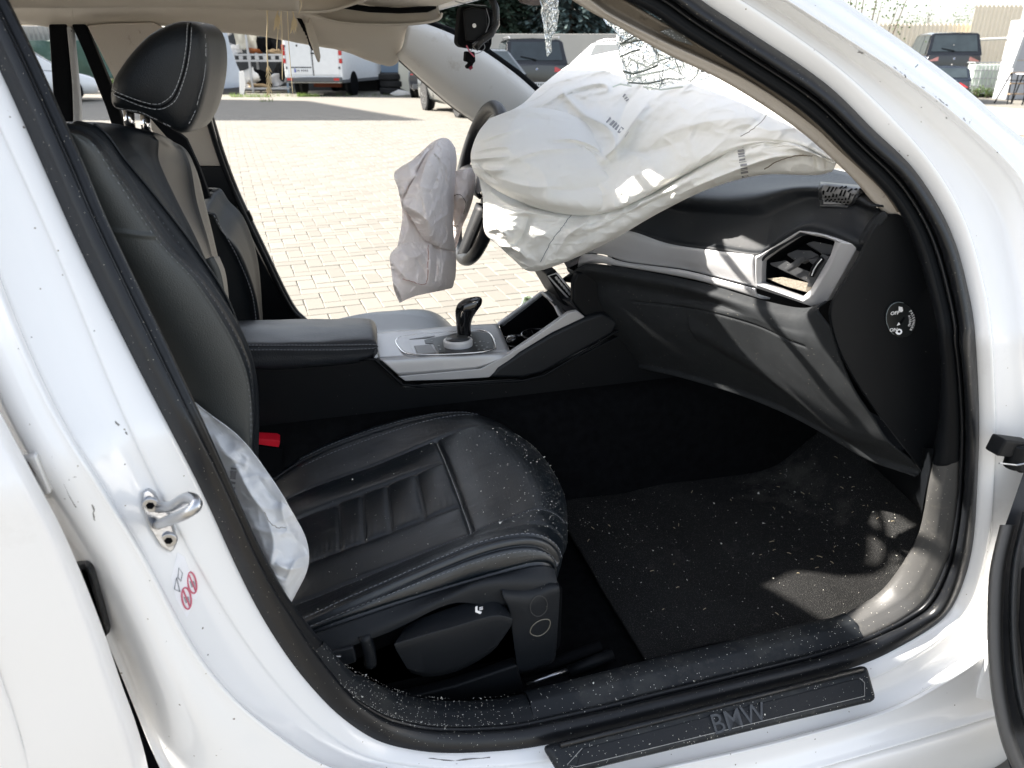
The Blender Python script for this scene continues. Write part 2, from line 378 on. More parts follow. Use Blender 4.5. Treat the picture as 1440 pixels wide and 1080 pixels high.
# lower rocker below the seam, bottom edge of the sill
jj = [i for i in range(11*SUB, 25*SUB)]
def rock(dy, dz): return E3[jj]+np.array([0, dy, dz])
Pr = np.stack([rock(.006, -.004), rock(.0, -.006), rock(-.010, -.014), rock(-.014, -.040), rock(-.010, -.10), rock(.004, -.16), rock(.04, -.20)])
Pr = np.einsum('ai,ijk->ajk', crw(7, 30), Pr)
G(Pr, 'rocker_panel', PAINTD, car, solid=.0014)
Pg = np.stack([rock(.03, -.19), rock(.02, -.22), rock(.05, -.26)])
G(Pg, 'rocker_skirt', BLACKP, car)
# front wing running forward of the opening (outside the frame mostly)
wing = [[Vector((.94, -.82, z)) for z in (.25, .5, .75, .98)], [Vector((1.3, -.88, z)) for z in (.25, .5, .75, .93)], [Vector((1.9, -.86, z)) for z in (.55, .6, .72, .84)], [Vector((2.3, -.75, z)) for z in (.35, .45, .6, .74)]]
G(patch(wing, 20, 10), 'front_wing', PAINT, car, solid=.01)
hood = [[Vector((1.06+.08*(1-abs(y)/.8), y, .985-.05*(abs(y)/.8)**2)) for y in (-.8, -.4, 0, .4, .8)], [Vector((1.6, y, .95-.08*(abs(y)/.8)**2)) for y in (-.8, -.4, 0, .4, .8)], [Vector((2.3, y, .74)) for y in (-.75, -.4, 0, .4, .75)]]
G(patch(hood, 20, 20), 'bonnet', PAINT, car, solid=.01)

# door sill plate with embossed lettering
spz = .395
p1, p2, p3, p4 = PZ(764, 1049, .398), PZ(1222, 934, .398), PZ(1236, 985, .372), PZ(790, 1092, .372)
def quad_box(b, a, c, d, e, th):
    n = (c-a).cross(e-a).normalized(); 
    if n.z < 0: n = -n
    return b.prism([a, c, d, e], n*-th)
sp = quad_box(B(), p1, p2, p3, p4, .02).obj('sill_plate', SILLP, car, bevel=.009, seg=3)
lerp = lambda a, b, t: a+(b-a)*t
def spq(u, v, h=0):
    n = (p2-p1).cross(p4-p1).normalized(); n = n if n.z > 0 else -n
    return lerp(lerp(p1, p2, u), lerp(p4, p3, u), v)+n*h
fr = [spq(.09, .34, .0012), spq(.955, .30, .0012), spq(.955, .80, .0012), spq(.05, .82, .0012)]
quad_box(B(), fr[0], fr[1], fr[2], fr[3], .0025).obj('sill_plate_inlay', DASHP, car, bevel=.002)
ed = mat('worn_edge', (.32, .32, .31), .5, var=.6, vs=90)
pth = [spq(.955, .30, .0016), spq(.967, .45, .0016), spq(.955, .80, .0016), spq(.5, .81, .0016), spq(.05, .82, .0016), spq(.03, .7, .0016), spq(.09, .34, .0016)]
B().tube(pth, .0005, 5).obj('inlay_edge', ed, car)
gz = spq(.5, .15, .004)
pth = [spq(u, .10, .003) for u in (.04, .3, .6, .97)]
B().tube(pth, .004, 6).obj('sill_plate_ridge', RUBBER, car, smooth=True)
LETM = mat('embossed_letters', (.045, .048, .052), .22, spec=.8)
M = frame(spq(.545, .60, .0012), p2-p1, p1-p4)
t_ = text('sill_lettering', 'BMW', .037, M, LETM, car, extr=.0016, bold=.0001)

# striker on the centre pillar
sp0 = PS(222, 718, -.022); zax = Vector((.25, -.9, .15)).normalized()
pl = B(); ol = [(196,692),(205,687),(214,692),(222,706),(238,720),(243,745),(243,768),(236,777),(222,768),(206,742),(197,715)]
pl.prism([onbvh(TB, x, y, .005) for x, y in ol], (.002, .010, 0)).obj('striker_plate', STEEL, car, bevel=.0015)
a, b_, c_, d_ = onbvh(TB, 218, 737, .004), PY(262, 722, -.865), PY(274, 704, -.862), onbvh(TB, 222, 712, .004)
lp = [a, PY(240, 731, -.84), b_, PY(275, 712, -.868), c_, PY(262, 700, -.85), PY(243, 711, -.83), d_]
B().tube(curve(lp, 30), .0052, 10).obj('striker_loop', STEEL, car, smooth=True)
for x, y in ((209, 706), (233, 756)):
    c0 = onbvh(TB, x, y, .0055); s = B().cyl(c0, c0+Vector((0, -.004, 0)), .0085, .0078, 20); s.obj('striker_screw', STEEL, car, bevel=.001)
    B().cyl(c0+Vector((0, -.003, 0)), c0+Vector((0, -.0045, 0)), .0042, .004, 6).obj('screw_recess', VOID, car)
# warning sticker
STK = mat('white_sticker', (.84, .84, .86), .4, var=.01)
def onps(x, y, o=-.030): return onbvh(TB, x, y, .0016)
sq = [(249,777),(259,783),(277,838),(262,868),(247,842),(240,812)]
sk = B().prism([onbvh(TB, x, y, .0009) for x, y in sq], (0, .0008, 0)).obj('warning_sticker', STK, car)
stred = mat('sticker_red', (.62, .16, .22), .5); stgrey = mat('sticker_grey', (.30, .30, .32), .5)
for cx, cy in ((261, 841), (269, 819)):
    ring = [onps(cx+6.5*math.cos(t)+.5*math.sin(t), cy+15.5*math.sin(t)*.95+3*math.cos(t), -.0245) for t in np.linspace(0, 2*math.pi, 25)[:-1]]
    B().tube(ring, .0009, 5, closed=True).obj('prohibition_ring', stred, sk)
    B().tube([onps(cx-4.5, cy-11, -.0245), onps(cx+4.5, cy+11, -.0245)], .0008, 5).obj('prohibition_bar', stred, sk)
    f = B(); f.cyl(onps(cx-1, cy-6, -.0245), onps(cx-1, cy-6, -.0247), .0016, n=8); f.prism([onps(x, y, -.0245) for x, y in ((cx-4, cy-2), (cx+3, cy-2), (cx+4, cy+5), (cx-1, cy+7))], (0, .0003, 0)); f.obj('pictogram', stgrey, sk)
tr = [onps(x, y, -.0245) for x, y in ((244, 820), (250, 831), (246, 812))]
B().tube([onps(247,812,-.0245), onps(252,832,-.0245), onps(244,828,-.0245)], .0005, 5, closed=True).obj('warning_triangle', stgrey, sk)
B().tube([onps(250,798,-.0245), onps(255,806,-.0245), onps(253,817,-.0245), onps(249,812,-.0245)], .0005, 5, closed=True).obj('book_symbol', stgrey, sk)
B().prism([onps(x, y, -.0245) for x, y in ((255,790),(259,796),(258,801),(254,797))], (0, .0003, 0)).obj('sticker_print', stgrey, sk)
# door check strap and hinge block on the front pillar, bolt plates on the centre pillar
h0 = PS(1418, 628, -.05)
hb = B().box(-.024, .03, -.010, .012, -.012, .012, Matrix.Translation(h0) @ Matrix.Rotation(.25, 4, 'Y')); hb.cyl(h0+Vector((.012, -.006, -.030)), h0+Vector((.012, -.006, .006)), .013); hb.box(-.0, .06, -.018, .0, -.034, -.012, Matrix.Translation(h0+Vector((.012, 0, 0))))
hb.obj('door_hinge', BLACKP, car, bevel=.003)
B().tube([h0+Vector((-.028, -.016, -.012)), h0+Vector((0, -.018, -.018)), h0+Vector((.02, -.02, -.016))], .0012, 6).obj('hinge_scratch', STEEL, car)
B().prism([onbvh(TB, x, y, .006) for x, y in ((30,640),(58,636),(80,690),(62,699))], (0, .014, 0)).obj('hinge_bracket', PAINTD, car, bevel=.003)
rust = mat('grimy_edge', (.10, .08, .07), .9, var=.5, vs=80)
B().tube([onbvh(TB,47,645,.006), onbvh(TB,54,660,.006), onbvh(TB,60,678,.006), onbvh(TB,69,694,.006)], [.002,.0032,.004,.002], 6).obj('bracket_grime', rust, car)
bo = B().prism([onbvh(TB, x, y, .008) for x, y in ((100,792),(130,788),(139,797),(163,885),(150,898),(128,860))], (0, .012, 0)); bo.obj('cable_boot', RUBBER, car, bevel=.004)
B().prism([onbvh(TB, x, y, .010) for x, y in ((108,800),(128,797),(151,878),(147,886),(120,840))], (0, .01, 0)).obj('boot_recess', VOID, car, bevel=.003)
B().prism([onbvh(TB, x, y, .011) for x, y in ((110,797),(128,793),(131,803),(112,808))], (0, .003, 0)).obj('dirty_boot_edge', SILLP, car)

# scratches and chips in the paint
SCR_ = mat('bare_scratch', (.20, .19, .18), .7, var=.5, vs=200); rs9 = random.Random(9)
for l in ([(1207,73),(1216,74),(1222,70)], [(1256,94),(1261,99),(1268,104),(1276,110)], [(1258,97),(1266,106)], [(1294,122),(1301,125)], [(1312,131),(1317,141),(1324,144)], [(1316,136),(1326,146),(1334,150)], [(1285,96),(1293,90)], [(1354,166),(1358,172)], [(1362,174),(1366,168)], [(1400,212),(1404,215)], [(1330,163),(1333,168)],
          [(73,640),(84,668),(100,700),(110,716)], [(128,700),(132,718),(135,736)], [(97,674),(110,668)], [(66,700),(78,742),(90,760)], [(160,590),(168,602)], [(232,1052),(258,1044)], [(600,1066),(640,1070),(700,1064)], [(640,1074),(690,1078)], [(176,606),(180,612)], [(27,492),(32,486)]):
    a = [onbvh(TB, x, y, .0004) for x, y in l]
    pts_ = []
    for p, q in zip(a[:-1], a[1:]):
        for k in range(5): pts_.append(p.lerp(q, k/5)+Vector((rs9.uniform(-1, 1), 0, rs9.uniform(-1, 1)))*.0008)
    B().tube(pts_, [rs9.uniform(.0002, .0011) for _ in pts_], 5).obj('paint_scratch', SCR_, car)
for k in range(26):
    x, y = rs9.choice([(rs9.uniform(20, 180), rs9.uniform(440, 760)), (rs9.uniform(160, 330), rs9.uniform(800, 1060)), (rs9.uniform(1100, 1400), rs9.uniform(60, 250))])
    c_ = onbvh(TB, x, y, .0002)
    if (c_-CAM).length < 1.4: B().cyl(c_, c_+(CAM-c_).normalized()*.0006, rs9.uniform(.0006, .0016), .0005, 6).obj('stone_chip', SCR_, car)
# ------------------------------------------------------------------ seats
def seam_disp(P, rows, cols, seams, puffs, nv, nu):
    """P from patch(rows x cols control net); seams: ('v', row, u0, u1, depth, width) or ('u', col, v0, v1, ...)"""
    V = np.linspace(0, rows-1, nv)[:, None]*np.ones((1, nu)); U = np.linspace(0, cols-1, nu)[None]*np.ones((nv, 1))
    dv = np.linalg.norm(np.gradient(P, axis=0), axis=2)/((rows-1)/(nv-1)); du = np.linalg.norm(np.gradient(P, axis=1), axis=2)/((cols-1)/(nu-1))
    D = np.zeros((nv, nu))
    for kind, c, a, b, dep, w in seams:
        if kind == 'v': d = np.abs(V-c)*dv; q = U
        else: d = np.abs(U-c)*du; q = V
        m = 1/(1+np.exp(-(q-a)*40))*1/(1+np.exp((q-b)*40))
        D -= dep*np.exp(-(d/w)**2)*m
    for (v0, v1, u0, u1, h) in puffs:
        a = np.clip((V-v0)/(v1-v0), 0, 1); b = np.clip((U-u0)/(u1-u0), 0, 1)
        D += h*(np.sin(a*math.pi)*np.sin(b*math.pi))**.5
    return D
def at(P, rows, cols, r, c):   # point on the fine grid at control coordinates
    nv, nu = P.shape[:2]; i = r/(rows-1)*(nv-1); j = c/(cols-1)*(nu-1)
    i0, j0 = min(int(i), nv-2), min(int(j), nu-2); a, b = i-i0, j-j0
    return Vector(((1-a)*(1-b)*P[i0, j0]+a*(1-b)*P[i0+1, j0]+(1-a)*b*P[i0, j0+1]+a*b*P[i0+1, j0+1]).tolist())
def stitches(pts, nrm, name, m, parent, L=.0042, gap=.0024, r=.0006, sink=.0004):
    b = B(); pts = [Vector(p) for p in pts]; acc = 0
    seg = []; 
    for p, q in zip(pts[:-1], pts[1:]):
        n = max(1, int((q-p).length/.001))
        seg += [p.lerp(q, k/n) for k in range(n)]
    st = int(round((L+gap)/.001)); ln = int(round(L/.001))
    for k in range(0, len(seg)-ln, st):
        p, q = seg[k], seg[min(len(seg)-1, k+ln)]
        o = Vector(nrm)*sink
        b.tube([p-o*.5, (p+q)/2+o*1.6, q-o*.5], r, 4)
    o = b.obj(name, m, parent); o['kind'] = 'stuff'; return o

# passenger seat cushion (control net traced on the seat: far side to near side, back to front)
seat = empty('front_seat', (.15, -.37, .35), '', ''); del seat['label']; del seat['category']
seat.parent = car; seat.matrix_parent_inverse = Matrix.Translation(-car.location)
def SP(lst, y): return [PY(a, b, y) for a, b in lst]
rb = SP([(352,694),(430,640),(520,603),(600,583),(652,580),(690,590),(716,608)], -.135)
ra = [p+Vector((0, .035, -.05)) for p in rb]; r0 = [p+Vector((0, .03, -.16)) for p in rb]
rows = [r0, ra, rb,
  SP([(368,720),(441,686),(530,654),(613,618),(665,600),(707,604),(738,625)], -.215),
  SP([(378,750),(445,720),(535,685),(627,650),(675,637),(722,634),(760,652)], -.31),
  SP([(388,814),(450,786),(540,753),(650,711),(705,695),(749,684),(782,696)], -.455),
  SP([(390,860),(450,838),(540,802),(663,752),(718,736),(760,724),(789,742)], -.54),
  SP([(385,897),(450,866),(540,827),(660,777),(723,760),(762,762),(785,782)], -.612),
  SP([(380,915),(450,886),(540,855),(645,822),(712,803),(757,793),(778,802)], -.628)]
rows.append([p+Vector((0, .02, -.05)) for p in rows[-1]])
for r in rows:
    p = r[-1]; r.append(p+Vector((-.004, 0, -.045))); r.append(p+Vector((-.05, 0, -.11)))
NR, NC = len(rows), len(rows[0]); nv, nu = 300, 320
P = patch(rows, nv, nu)
ucut = [1.35, 1.72, 2.10, 2.50]
seams = [('v', 3, -1, 4.15, .006, .0045), ('v', 4, -1, 3, .004, .004), ('v', 5, -1, 3, .004, .004), ('v', 6, -1, 6.4, .0028, .0026),
         ('v', 6.93, -1, 6.2, .0025, .0018), ('v', 7.22, -1, 6.2, .0042, .003), ('v', 2.2, -1, 4.5, .0022, .0018), ('u', 3, 3, 6, .005, .0038), ('v', 8, -1, 6.3, .004, .004)]
for q in ucut: seams.append(('u', q, 4, 5, .0030, .003))
puffs = [(3, 4, -.5, 3, .010), (5, 6, -.5, 3, .008), (3, 6.5, 3, 7.0, .012), (6, 7.1, -.5, 6.6, .006)]
us = [-.2]+ucut+[3]
for a, b in zip(us[:-1], us[1:]): puffs.append((4, 5, a, b, .0055))
N = gnorm(P)
D = 1.25*seam_disp(P, NR, NC, seams, puffs, nv, nu)
D += .0007*fnoise(P[::4, ::4], 22, 1, 3).repeat(4, 0).repeat(4, 1)[:nv, :nu]*1.0
# fine wrinkles gathering at the cross seams
V = np.linspace(0, NR-1, nv)[:, None]; U = np.linspace(0, NC-1, nu)[None]
D += .0006*np.sin(U*75+np.sin(V*9)*1.5)*np.exp(-((V-4.9)/.16)**2)*(U < 3)*(U > .5)
D += .0006*fnoise(P[::2, ::2], 50, 4, 3).repeat(2, 0).repeat(2, 1)[:nv, :nu]*np.exp(-((V-6.5)/.5)**2)
Pc = P+N*D[..., None]
cush = G(Pc, 'seat_cushion', LEATHERS, seat)
def line(r, c0, c1, n=60, h=.0006):
    out = []
    for c in np.linspace(c0, c1, n):
        out.append(at(Pc, NR, NC, r(c) if callable(r) else r, c)+Vector(at(N, NR, NC, r(c) if callable(r) else r, c))*h)
    return out
nrm = (0, -.3, 1)
stitches(line(6.06, .6, 5.9), nrm, 'stitching', THREAD, cush, L=.003, gap=.002, r=.0003)
stitches(line(6.88, .5, 6.3), nrm, 'stitching', THREAD, cush)
stitches(line(7.42, .5, 6.3), nrm, 'stitching', THREAD, cush, r=.0004)
stitches(line(2.10, .9, 4.6), nrm, 'stitching', THREAD, cush)
stitches(line(2.36, .9, 4.3), nrm, 'stitching', THREAD, cush)
for q in ucut: stitches([at(Pc, NR, NC, v, q+.02) for v in np.linspace(4.1, 4.9, 20)], nrm, 'stitching', THREAD, cush, L=.003, r=.0003)
B().tube([at(Pc, NR, NC, v, 2.99)+Vector(at(N, NR, NC, v, 2.99))*.0004 for v in np.linspace(3.1, 5.95, 60)], .0007, 5).obj('dust_in_seam', mat('seam_dust', (.4, .4, .38), .8, var=.9, vs=160), cush)
# glass crumbs on the seat
def crumbs(pts, name, sizes=(.0006, .0016), m=CRUMB):
    b = B(); r = random.Random(len(pts))
    for p in pts:
        s = r.uniform(*sizes)*(2.2 if r.random() < .06 else 1); q = [Vector((r.uniform(-1, 1), r.uniform(-1, 1), r.uniform(-.3, .9)))*s for k in range(4)]
        if r.random() < .05: q[0] *= 2.6
        b.add([Vector(p)+v+Vector((0, 0, s*.4)) for v in q], [(0, 1, 2), (0, 2, 3), (0, 3, 1), (1, 3, 2)])
    o = b.obj(name, m); return tag(o, '', 'glass crumbs', kind='stuff')
pts = []
for k in range(260):
    u = min(6.6, 5.1+rnd.gauss(0, .62)) if rnd.random() < .75 else rnd.uniform(3, 6.3); v = rnd.uniform(3.1, 6.6)
    u = u+(v-5)*.1
    if u < 2: continue
    pts.append(at(Pc, NR, NC, v, u))
for k in range(110): pts.append(at(Pc, NR, NC, rnd.uniform(3, 7), rnd.uniform(.9, 4.5)))
c = crumbs(pts, 'glass_crumbs'); c['label'] = 'tiny pale glass crumbs sprinkled over the front edge of the black seat cushion'
dpts = []
for k in range(1300):
    v = rnd.uniform(3.3, 6.4); u = 5.55+rnd.gauss(0, .33)+(.12 if v < 4.5 else 0)
    dpts.append(at(Pc, NR, NC, v, min(6.9, u)))
c = crumbs(dpts, 'glass_dust', (.0002, .0004)); c['label'] = 'fine white glass dust lying along the front roll of the seat'

# backrest, near bolster first
def row(l, y): return [PY(a, b, y) for a, b in l]
bk = [row([(34,120),(62,220),(112,330),(160,430),(222,560),(290,700),(345,800)], -.60),
  row([(85,176),(112,236),(165,335),(222,420),(290,540),(325,650),(360,740)], -.632),
  row([(117,194),(162,250),(224,340),(280,402),(334,492),(352,560),(352,660)], -.628),
  row([(122,187),(170,241),(232,332),(290,397),(340,480),(357,555),(357,660)], -.600),
  row([(130,181),(174,230),(222,287),(277,360),(320,432),(345,520),(352,640)], -.545),
  row([(160,176),(196,214),(238,278),(284,352),(322,438),(338,520),(345,640)], -.47),
  row([(214,186),(222,228),(246,281),(280,350),(306,430),(322,520),(335,640)], -.43),
  row([(236,194),(250,224),(263,280),(290,350),(308,430),(322,520),(335,640)], -.36),
  row([(245,200),(266,228),(277,285),(296,350),(314,430),(326,520),(338,640)], -.25),
  row([(252,206),(274,242),(288,290),(302,350),(318,430),(330,520),(340,640)], -.17)]
bk.append([p+Vector((-.05, .02, 0)) for p in bk[-1]]); bk.append([p+Vector((-.13, -.01, -.01)) for p in bk[-1]])
for r in bk: r.insert(0, r[0]+Vector((-.05, .012, .004)))
bk.insert(0, [p+Vector((-.08, .03, 0)) for p in bk[0]])
NR2, NC2 = len(bk), len(bk[0]); nv2, nu2 = 230, 200
P2 = patch(bk, nv2, nu2)
N2 = gnorm(P2)
seams2 = [('v', 3.0, -1, 9, .0018, .0016), ('v', 4.0, -1, 9, .0055, .0045), ('v', 5.0, .6, 9, .006, .004), ('v', 7.0, 1.3, 9, .005, .004), ('u', 2.9, 1.9, 3, .003, .002)]
puffs2 = [(4, 5, .5, 7, .010), (5, 7, .8, 8, .010), (7, 9, 1, 4.4, .016), (7, 9, 4.4, 8, .012)]
D2 = seam_disp(P2, NR2, NC2, seams2, puffs2, nv2, nu2)
Pk = P2+N2*D2[..., None]
back = G(Pk, 'seat_backrest', LEATHER, seat)
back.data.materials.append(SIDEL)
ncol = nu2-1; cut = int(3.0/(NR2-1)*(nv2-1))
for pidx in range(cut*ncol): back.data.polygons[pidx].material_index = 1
def line2(r, c0, c1, n=70, h=.0007): return [at(Pk, NR2, NC2, r, c)+Vector(at(N2, NR2, NC2, r, c))*h for c in np.linspace(c0, c1, n)]
for r, c0, c1 in ((2.95, 1.2, 6.6), (3.25, 1.2, 6.6), (4.86, 1.1, 5.9), (5.12, 1.1, 5.9), (7.1, 1.8, 4.4)):
    stitches(line2(r, c0, c1), (1, -.5, .2), 'stitching', THREAD, back, r=.0005)
B().tube(line2(4.98, 1.0, 5.6, h=-.001), .0016, 6).obj('piping', LEATHER, back, smooth=True)
# centre insert of the backrest
ins = [[at(Pk, NR2, NC2, r, c)+Vector((.012, -.004, 0)) for c in (4.15, 4.5, 5.2, 6.0, 6.6)] for r in (7.25, 7.9, 8.6)]
G(patch(ins, 16, 30), 'backrest_insert', SIDEL, back, solid=.012)

# headrest on two chrome posts
hr = empty('headrest', (-.17, -.37, 1.16), '', ''); del hr['label']; del hr['category']; hr.parent = seat
hr.matrix_parent_inverse = Matrix.Translation(-seat.location)
hr.parent = car; hr.matrix_parent_inverse = Matrix.Translation(-car.location)
ol = [(154,127),(159,110),(168,95),(180,78),(194,62),(210,47),(228,37),(242,31),(256,29),(270,29.5),(281,34),(289,43),(295,60),(297,90),(294,120),(287,150),(278,172),(268,185),(256,189),(244,185),(222,173),(200,164),(178,158),(162,154),(155,146)]
c0 = np.array([228, 108.])
def hring(y, s, dx=0, dz=0): 
    out = []
    for x, yy in ol:
        q = c0+(np.array([x, yy])-c0)*s
        p = PY(q[0], q[1], -.455); out.append(Vector((p.x+dx, y, p.z+dz)))
    return out
def hcurve(pts):
    A = closed_curve([tuple(p) for p in pts], 6); return A
spec = [(-.478,.01,0),(-.478,.25,0),(-.476,.55,0),(-.472,.80,0),(-.464,.92,0),(-.452,.975,0),(-.436,1,0),(-.40,1.01,.006),(-.36,1.01,.010),(-.31,1.01,.008),(-.28,.99,.004),(-.265,.95,0),(-.255,.85,0),(-.25,.6,0),(-.25,.2,0),(-.25,.01,0)]
rings = []
for y, s, dx in spec: rings.append(hcurve([np.array(p) for p in hring(y, s, dx)]))
Ph = np.stack(rings)
hm = G(Ph, 'headrest_cushion', LEATHER, hr, cu=True)
def hl(l, y=-.4775, h=.0015):
    return [PY(a, b, -.455-(.0)) for a, b in l]
def onhr(x, y):      # hit the near face of the head rest
    q = (np.array([x, y])-c0); best = None
    p = PY(x, y, -.455)
    # interpolate depth by relative radius
    rad = 0
    th = math.atan2(q[1], q[0]); 
    rr = [math.hypot(a-c0[0], b-c0[1]) for a, b in ol]; aa = [math.atan2(b-c0[1], a-c0[0]) for a, b in ol]
    k = min(range(len(ol)), key=lambda i: abs((aa[i]-th+math.pi) % (2*math.pi)-math.pi)); rel = math.hypot(*q)/rr[k]
    yy = np.interp(rel, [.25, .55, .80, .92, .975, 1.0], [-.478, -.476, -.472, -.464, -.452, -.436])
    return Vector((p.x, yy-.0008, p.z))
for l in ([(265,33),(265,60),(261,90),(254,115),(245,133),(232,143),(222,145),(205,142),(180,133),(159,125)], [(271,33),(271,60),(267,92),(259,120),(250,140),(236,150),(222,152),(203,148),(178,138),(159,130)],
          [(289,48),(291,75),(289,105),(282,135),(275,158),(266,175)], [(160,150),(180,153),(200,157),(222,167),(245,178)]):
    stitches([onhr(a, b) for a, b in curve([(x, y, 0) for x, y in l], 60)[:, :2]], (0, -1, 0), 'stitching', THREADB, hm, r=.00028, L=.0026, gap=.0018)
B().tube([onhr(a, b)+Vector((0, .0012, 0)) for a, b in curve([(x, y, 0) for x, y in [(268,33),(268,60),(264,91),(256,118),(247,137),(234,147),(222,149),(204,145),(179,136),(158,128)]], 60)[:, :2]], .0011, 6).obj('seam', VOID, hm)
for x, y0, y1, yy in ((180, 152, 190, -.42), (203, 158, 196, -.33)):
    a_, b_ = PY(x, y0-6, yy), PY(x+4, y1, yy)
    B().cyl(a_, b_, .0062, n=20).obj('headrest_post', CHROME, hr, smooth=True)
    B().cyl(b_+Vector((0, 0, -.012)), b_+Vector((0, 0, .004)), .014, .011, 20).obj('post_collar', CHROME if x > 190 else BLACKP, hr, smooth=True)

# plastic valance of the seat with tilt lever
def SV(l, y): return [PY(a, b, y) for a, b in l]
va = SV([(400,905),(450,888),(540,857),(640,826),(712,806),(760,795),(780,800)], -.630)
vb = SV([(405,932),(460,912),(548,876),(632,838),(680,822),(762,818),(783,818)], -.645)
vc = SV([(415,955),(465,920),(552,886),(635,848),(700,852),(768,830),(786,832)], -.648)
Pv = patch([va, vb, vc], 18, 60); G(Pv, 'seat_valance', DASHP, seat, solid=.004)
# front post of the valance, its face with the round and slotted plugs
fp = [SV([(704,822),(722,824),(745,822),(770,818),(784,820)], -.640), SV([(707,838),(724,840),(747,840),(773,828),(786,826)], -.656), SV([(716,858),(727,862),(748,862),(776,846),(786,845)], -.657), SV([(722,900),(732,905),(752,903),(778,890),(783,885)], -.650), SV([(728,945),(738,945),(754,940),(776,930),(780,920)], -.630)]
Pfp = patch(fp, 30, 24); G(Pfp, 'valance_front_post', DASHP, seat, solid=.004); TFP = bvh(Pfp)
ring = [onbvh(TFP, 757+12*math.cos(t), 851+14*math.sin(t)-.15*12*math.cos(t), .0024) for t in np.linspace(0, 2*math.pi, 33)[:-1]]
B().tube(ring, .0007, 5, closed=True).obj('round_plug', mat('plug_edge', (.05, .05, .05), .4), seat)
sl = [onbvh(TFP, x, y, .0024) for x, y in ((746,890),(745,884),(750,876),(760,870),(770,869),(773,873),(772,880),(766,888),(756,893))]
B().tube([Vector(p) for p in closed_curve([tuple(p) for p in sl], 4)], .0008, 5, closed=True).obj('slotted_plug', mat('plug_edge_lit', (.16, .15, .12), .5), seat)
# recess back, divider and lever
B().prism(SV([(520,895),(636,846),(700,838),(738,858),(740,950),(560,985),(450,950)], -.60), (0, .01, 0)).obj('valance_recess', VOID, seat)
B().tube(curve(SV([(512,893),(519,915),(521,935)], -.647), 10), [.009]*10, 8).obj('valance_divider', DASHP, seat, smooth=True)
lv = [SV([(570,884),(592,871),(642,853),(690,841),(707,849)], -.640), SV([(554,906),(584,897),(640,881),(694,866),(720,870)], -.674), SV([(557,914),(586,905),(642,889),(696,874),(719,878)], -.675), SV([(572,938),(600,944),(646,932),(694,908),(712,888)], -.664), SV([(578,944),(604,950),(648,940),(692,914),(706,892)], -.62)]
lev = G(np.stack([curve(r, 12) for r in lv]), 'tilt_lever', DASHP, seat, solid=.004, smooth=False, bevel=.0035)
ic = [(668,854),(668,861),(675,864),(677,861),(671,859),(671,853)]
B().prism([PY(a, b, -.668)+Vector((0, -.002, .002)) for a, b in ic], (0, .001, 0)).obj('seat_symbol', WHITEINK, lev)
for i in range(3): B().tube([PY(674, 856-1.5+i*1.6, -.671), PY(679, 855+i*1.6-1.5, -.671)], .0005, 4).obj('seat_symbol', WHITEINK, lev)
sw = B().prism(SV([(457,920),(497,910),(502,932),(480,938),(462,934)], -.655), (0, .02, 0)).obj('recline_switch', DASHP, seat, bevel=.003)
B().tube(SV([(468,931),(474,925),(477,929)], -.6565), .0007, 4).obj('switch_symbol', WHITEINK, sw)
B().tube(SV([(471,923),(479,923)], -.6565), .0007, 4).obj('switch_symbol', WHITEINK, sw)
# seat rails on the floor and seat side bracket
for (a, b, r, m, z) in (((735,948),(845,908),.009,VOID,-.60),((740,962),(800,942),.004,STEEL,-.62),((800,945),(862,920),.010,BLACKP,-.62)):
    B().cyl(PY(*a, z), PY(*b, z), r, n=12).obj('seat_rail', m, seat, smooth=True)
B().prism(SV([(560,985),(640,965),(728,935),(738,975),(640,990)], -.64), (0, .02, 0)).obj('seat_side_bracket', BLACKP, seat, bevel=.004)
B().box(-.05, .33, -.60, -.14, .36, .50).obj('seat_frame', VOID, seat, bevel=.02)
# belt buckle
bu = empty('belt_buckle', PY(378, 626, -.125), '', ''); del bu['label']; del bu['category']; bu.parent = car; bu.matrix_parent_inverse = Matrix.Translation(-car.location)
q = [PY(a, b, -.14) for a, b in ((359,618),(362,617.5),(390,619),(394,621.5),(392,629),(361,625))]
B().prism(q, (0, .03, 0)).obj('buckle_button', RED, bu, bevel=.001)
B().prism([PY(a, b, -.138) for a, b in ((356,626),(397,631),(399,665),(350,665))], (0, .035, 0)).obj('buckle_housing', VOID, bu, bevel=.004)

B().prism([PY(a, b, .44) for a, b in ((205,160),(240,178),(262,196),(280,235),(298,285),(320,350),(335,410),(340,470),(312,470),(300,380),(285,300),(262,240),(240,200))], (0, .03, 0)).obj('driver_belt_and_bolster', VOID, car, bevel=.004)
# driver seat, seen past the passenger's
ds = empty('front_seat', (.1, .37, .35), '', ''); del ds['label']; del ds['category']; ds.parent = car; ds.matrix_parent_inverse = Matrix.Translation(-car.location)
dr = [row([(294,300),(303,330),(322,370),(332,430),(334,470),(340,540)], .19), row([(297,303),(311,325),(335,358),(354,410),(362,455),(368,540)], .165), row([(300,306),(314,326),(338,352),(357,400),(366,450),(372,540)], .20)]
dr.append([p+Vector((-.02, .10, 0)) for p in dr[-1]]); dr.append([p+Vector((0, .20, 0)) for p in dr[-1]]); dr.append([p+Vector((0, .09, 0)) for p in dr[-1]]); dr.append([p+Vector((-.12, 0, 0)) for p in dr[-1]])
dr.insert(0, [p+Vector((-.16, -.01, 0)) for p in dr[0]])
for r in dr: r.insert(0, r[0]+Vector((-.02, .0, -.0)))
G(patch(dr, 60, 50), 'seat_backrest', mat('far_seat_leather', (.006, .008, .010), .5, spec=.18, bump=.5, bs=800, bdist=.0008), ds)
stitches([Vector(p.tolist()) for p in curve(row([(301,303),(333,360),(354,412),(361,455)], .163), 50)], (0, -1, 0), 'stitching', THREAD, ds, r=.0008)
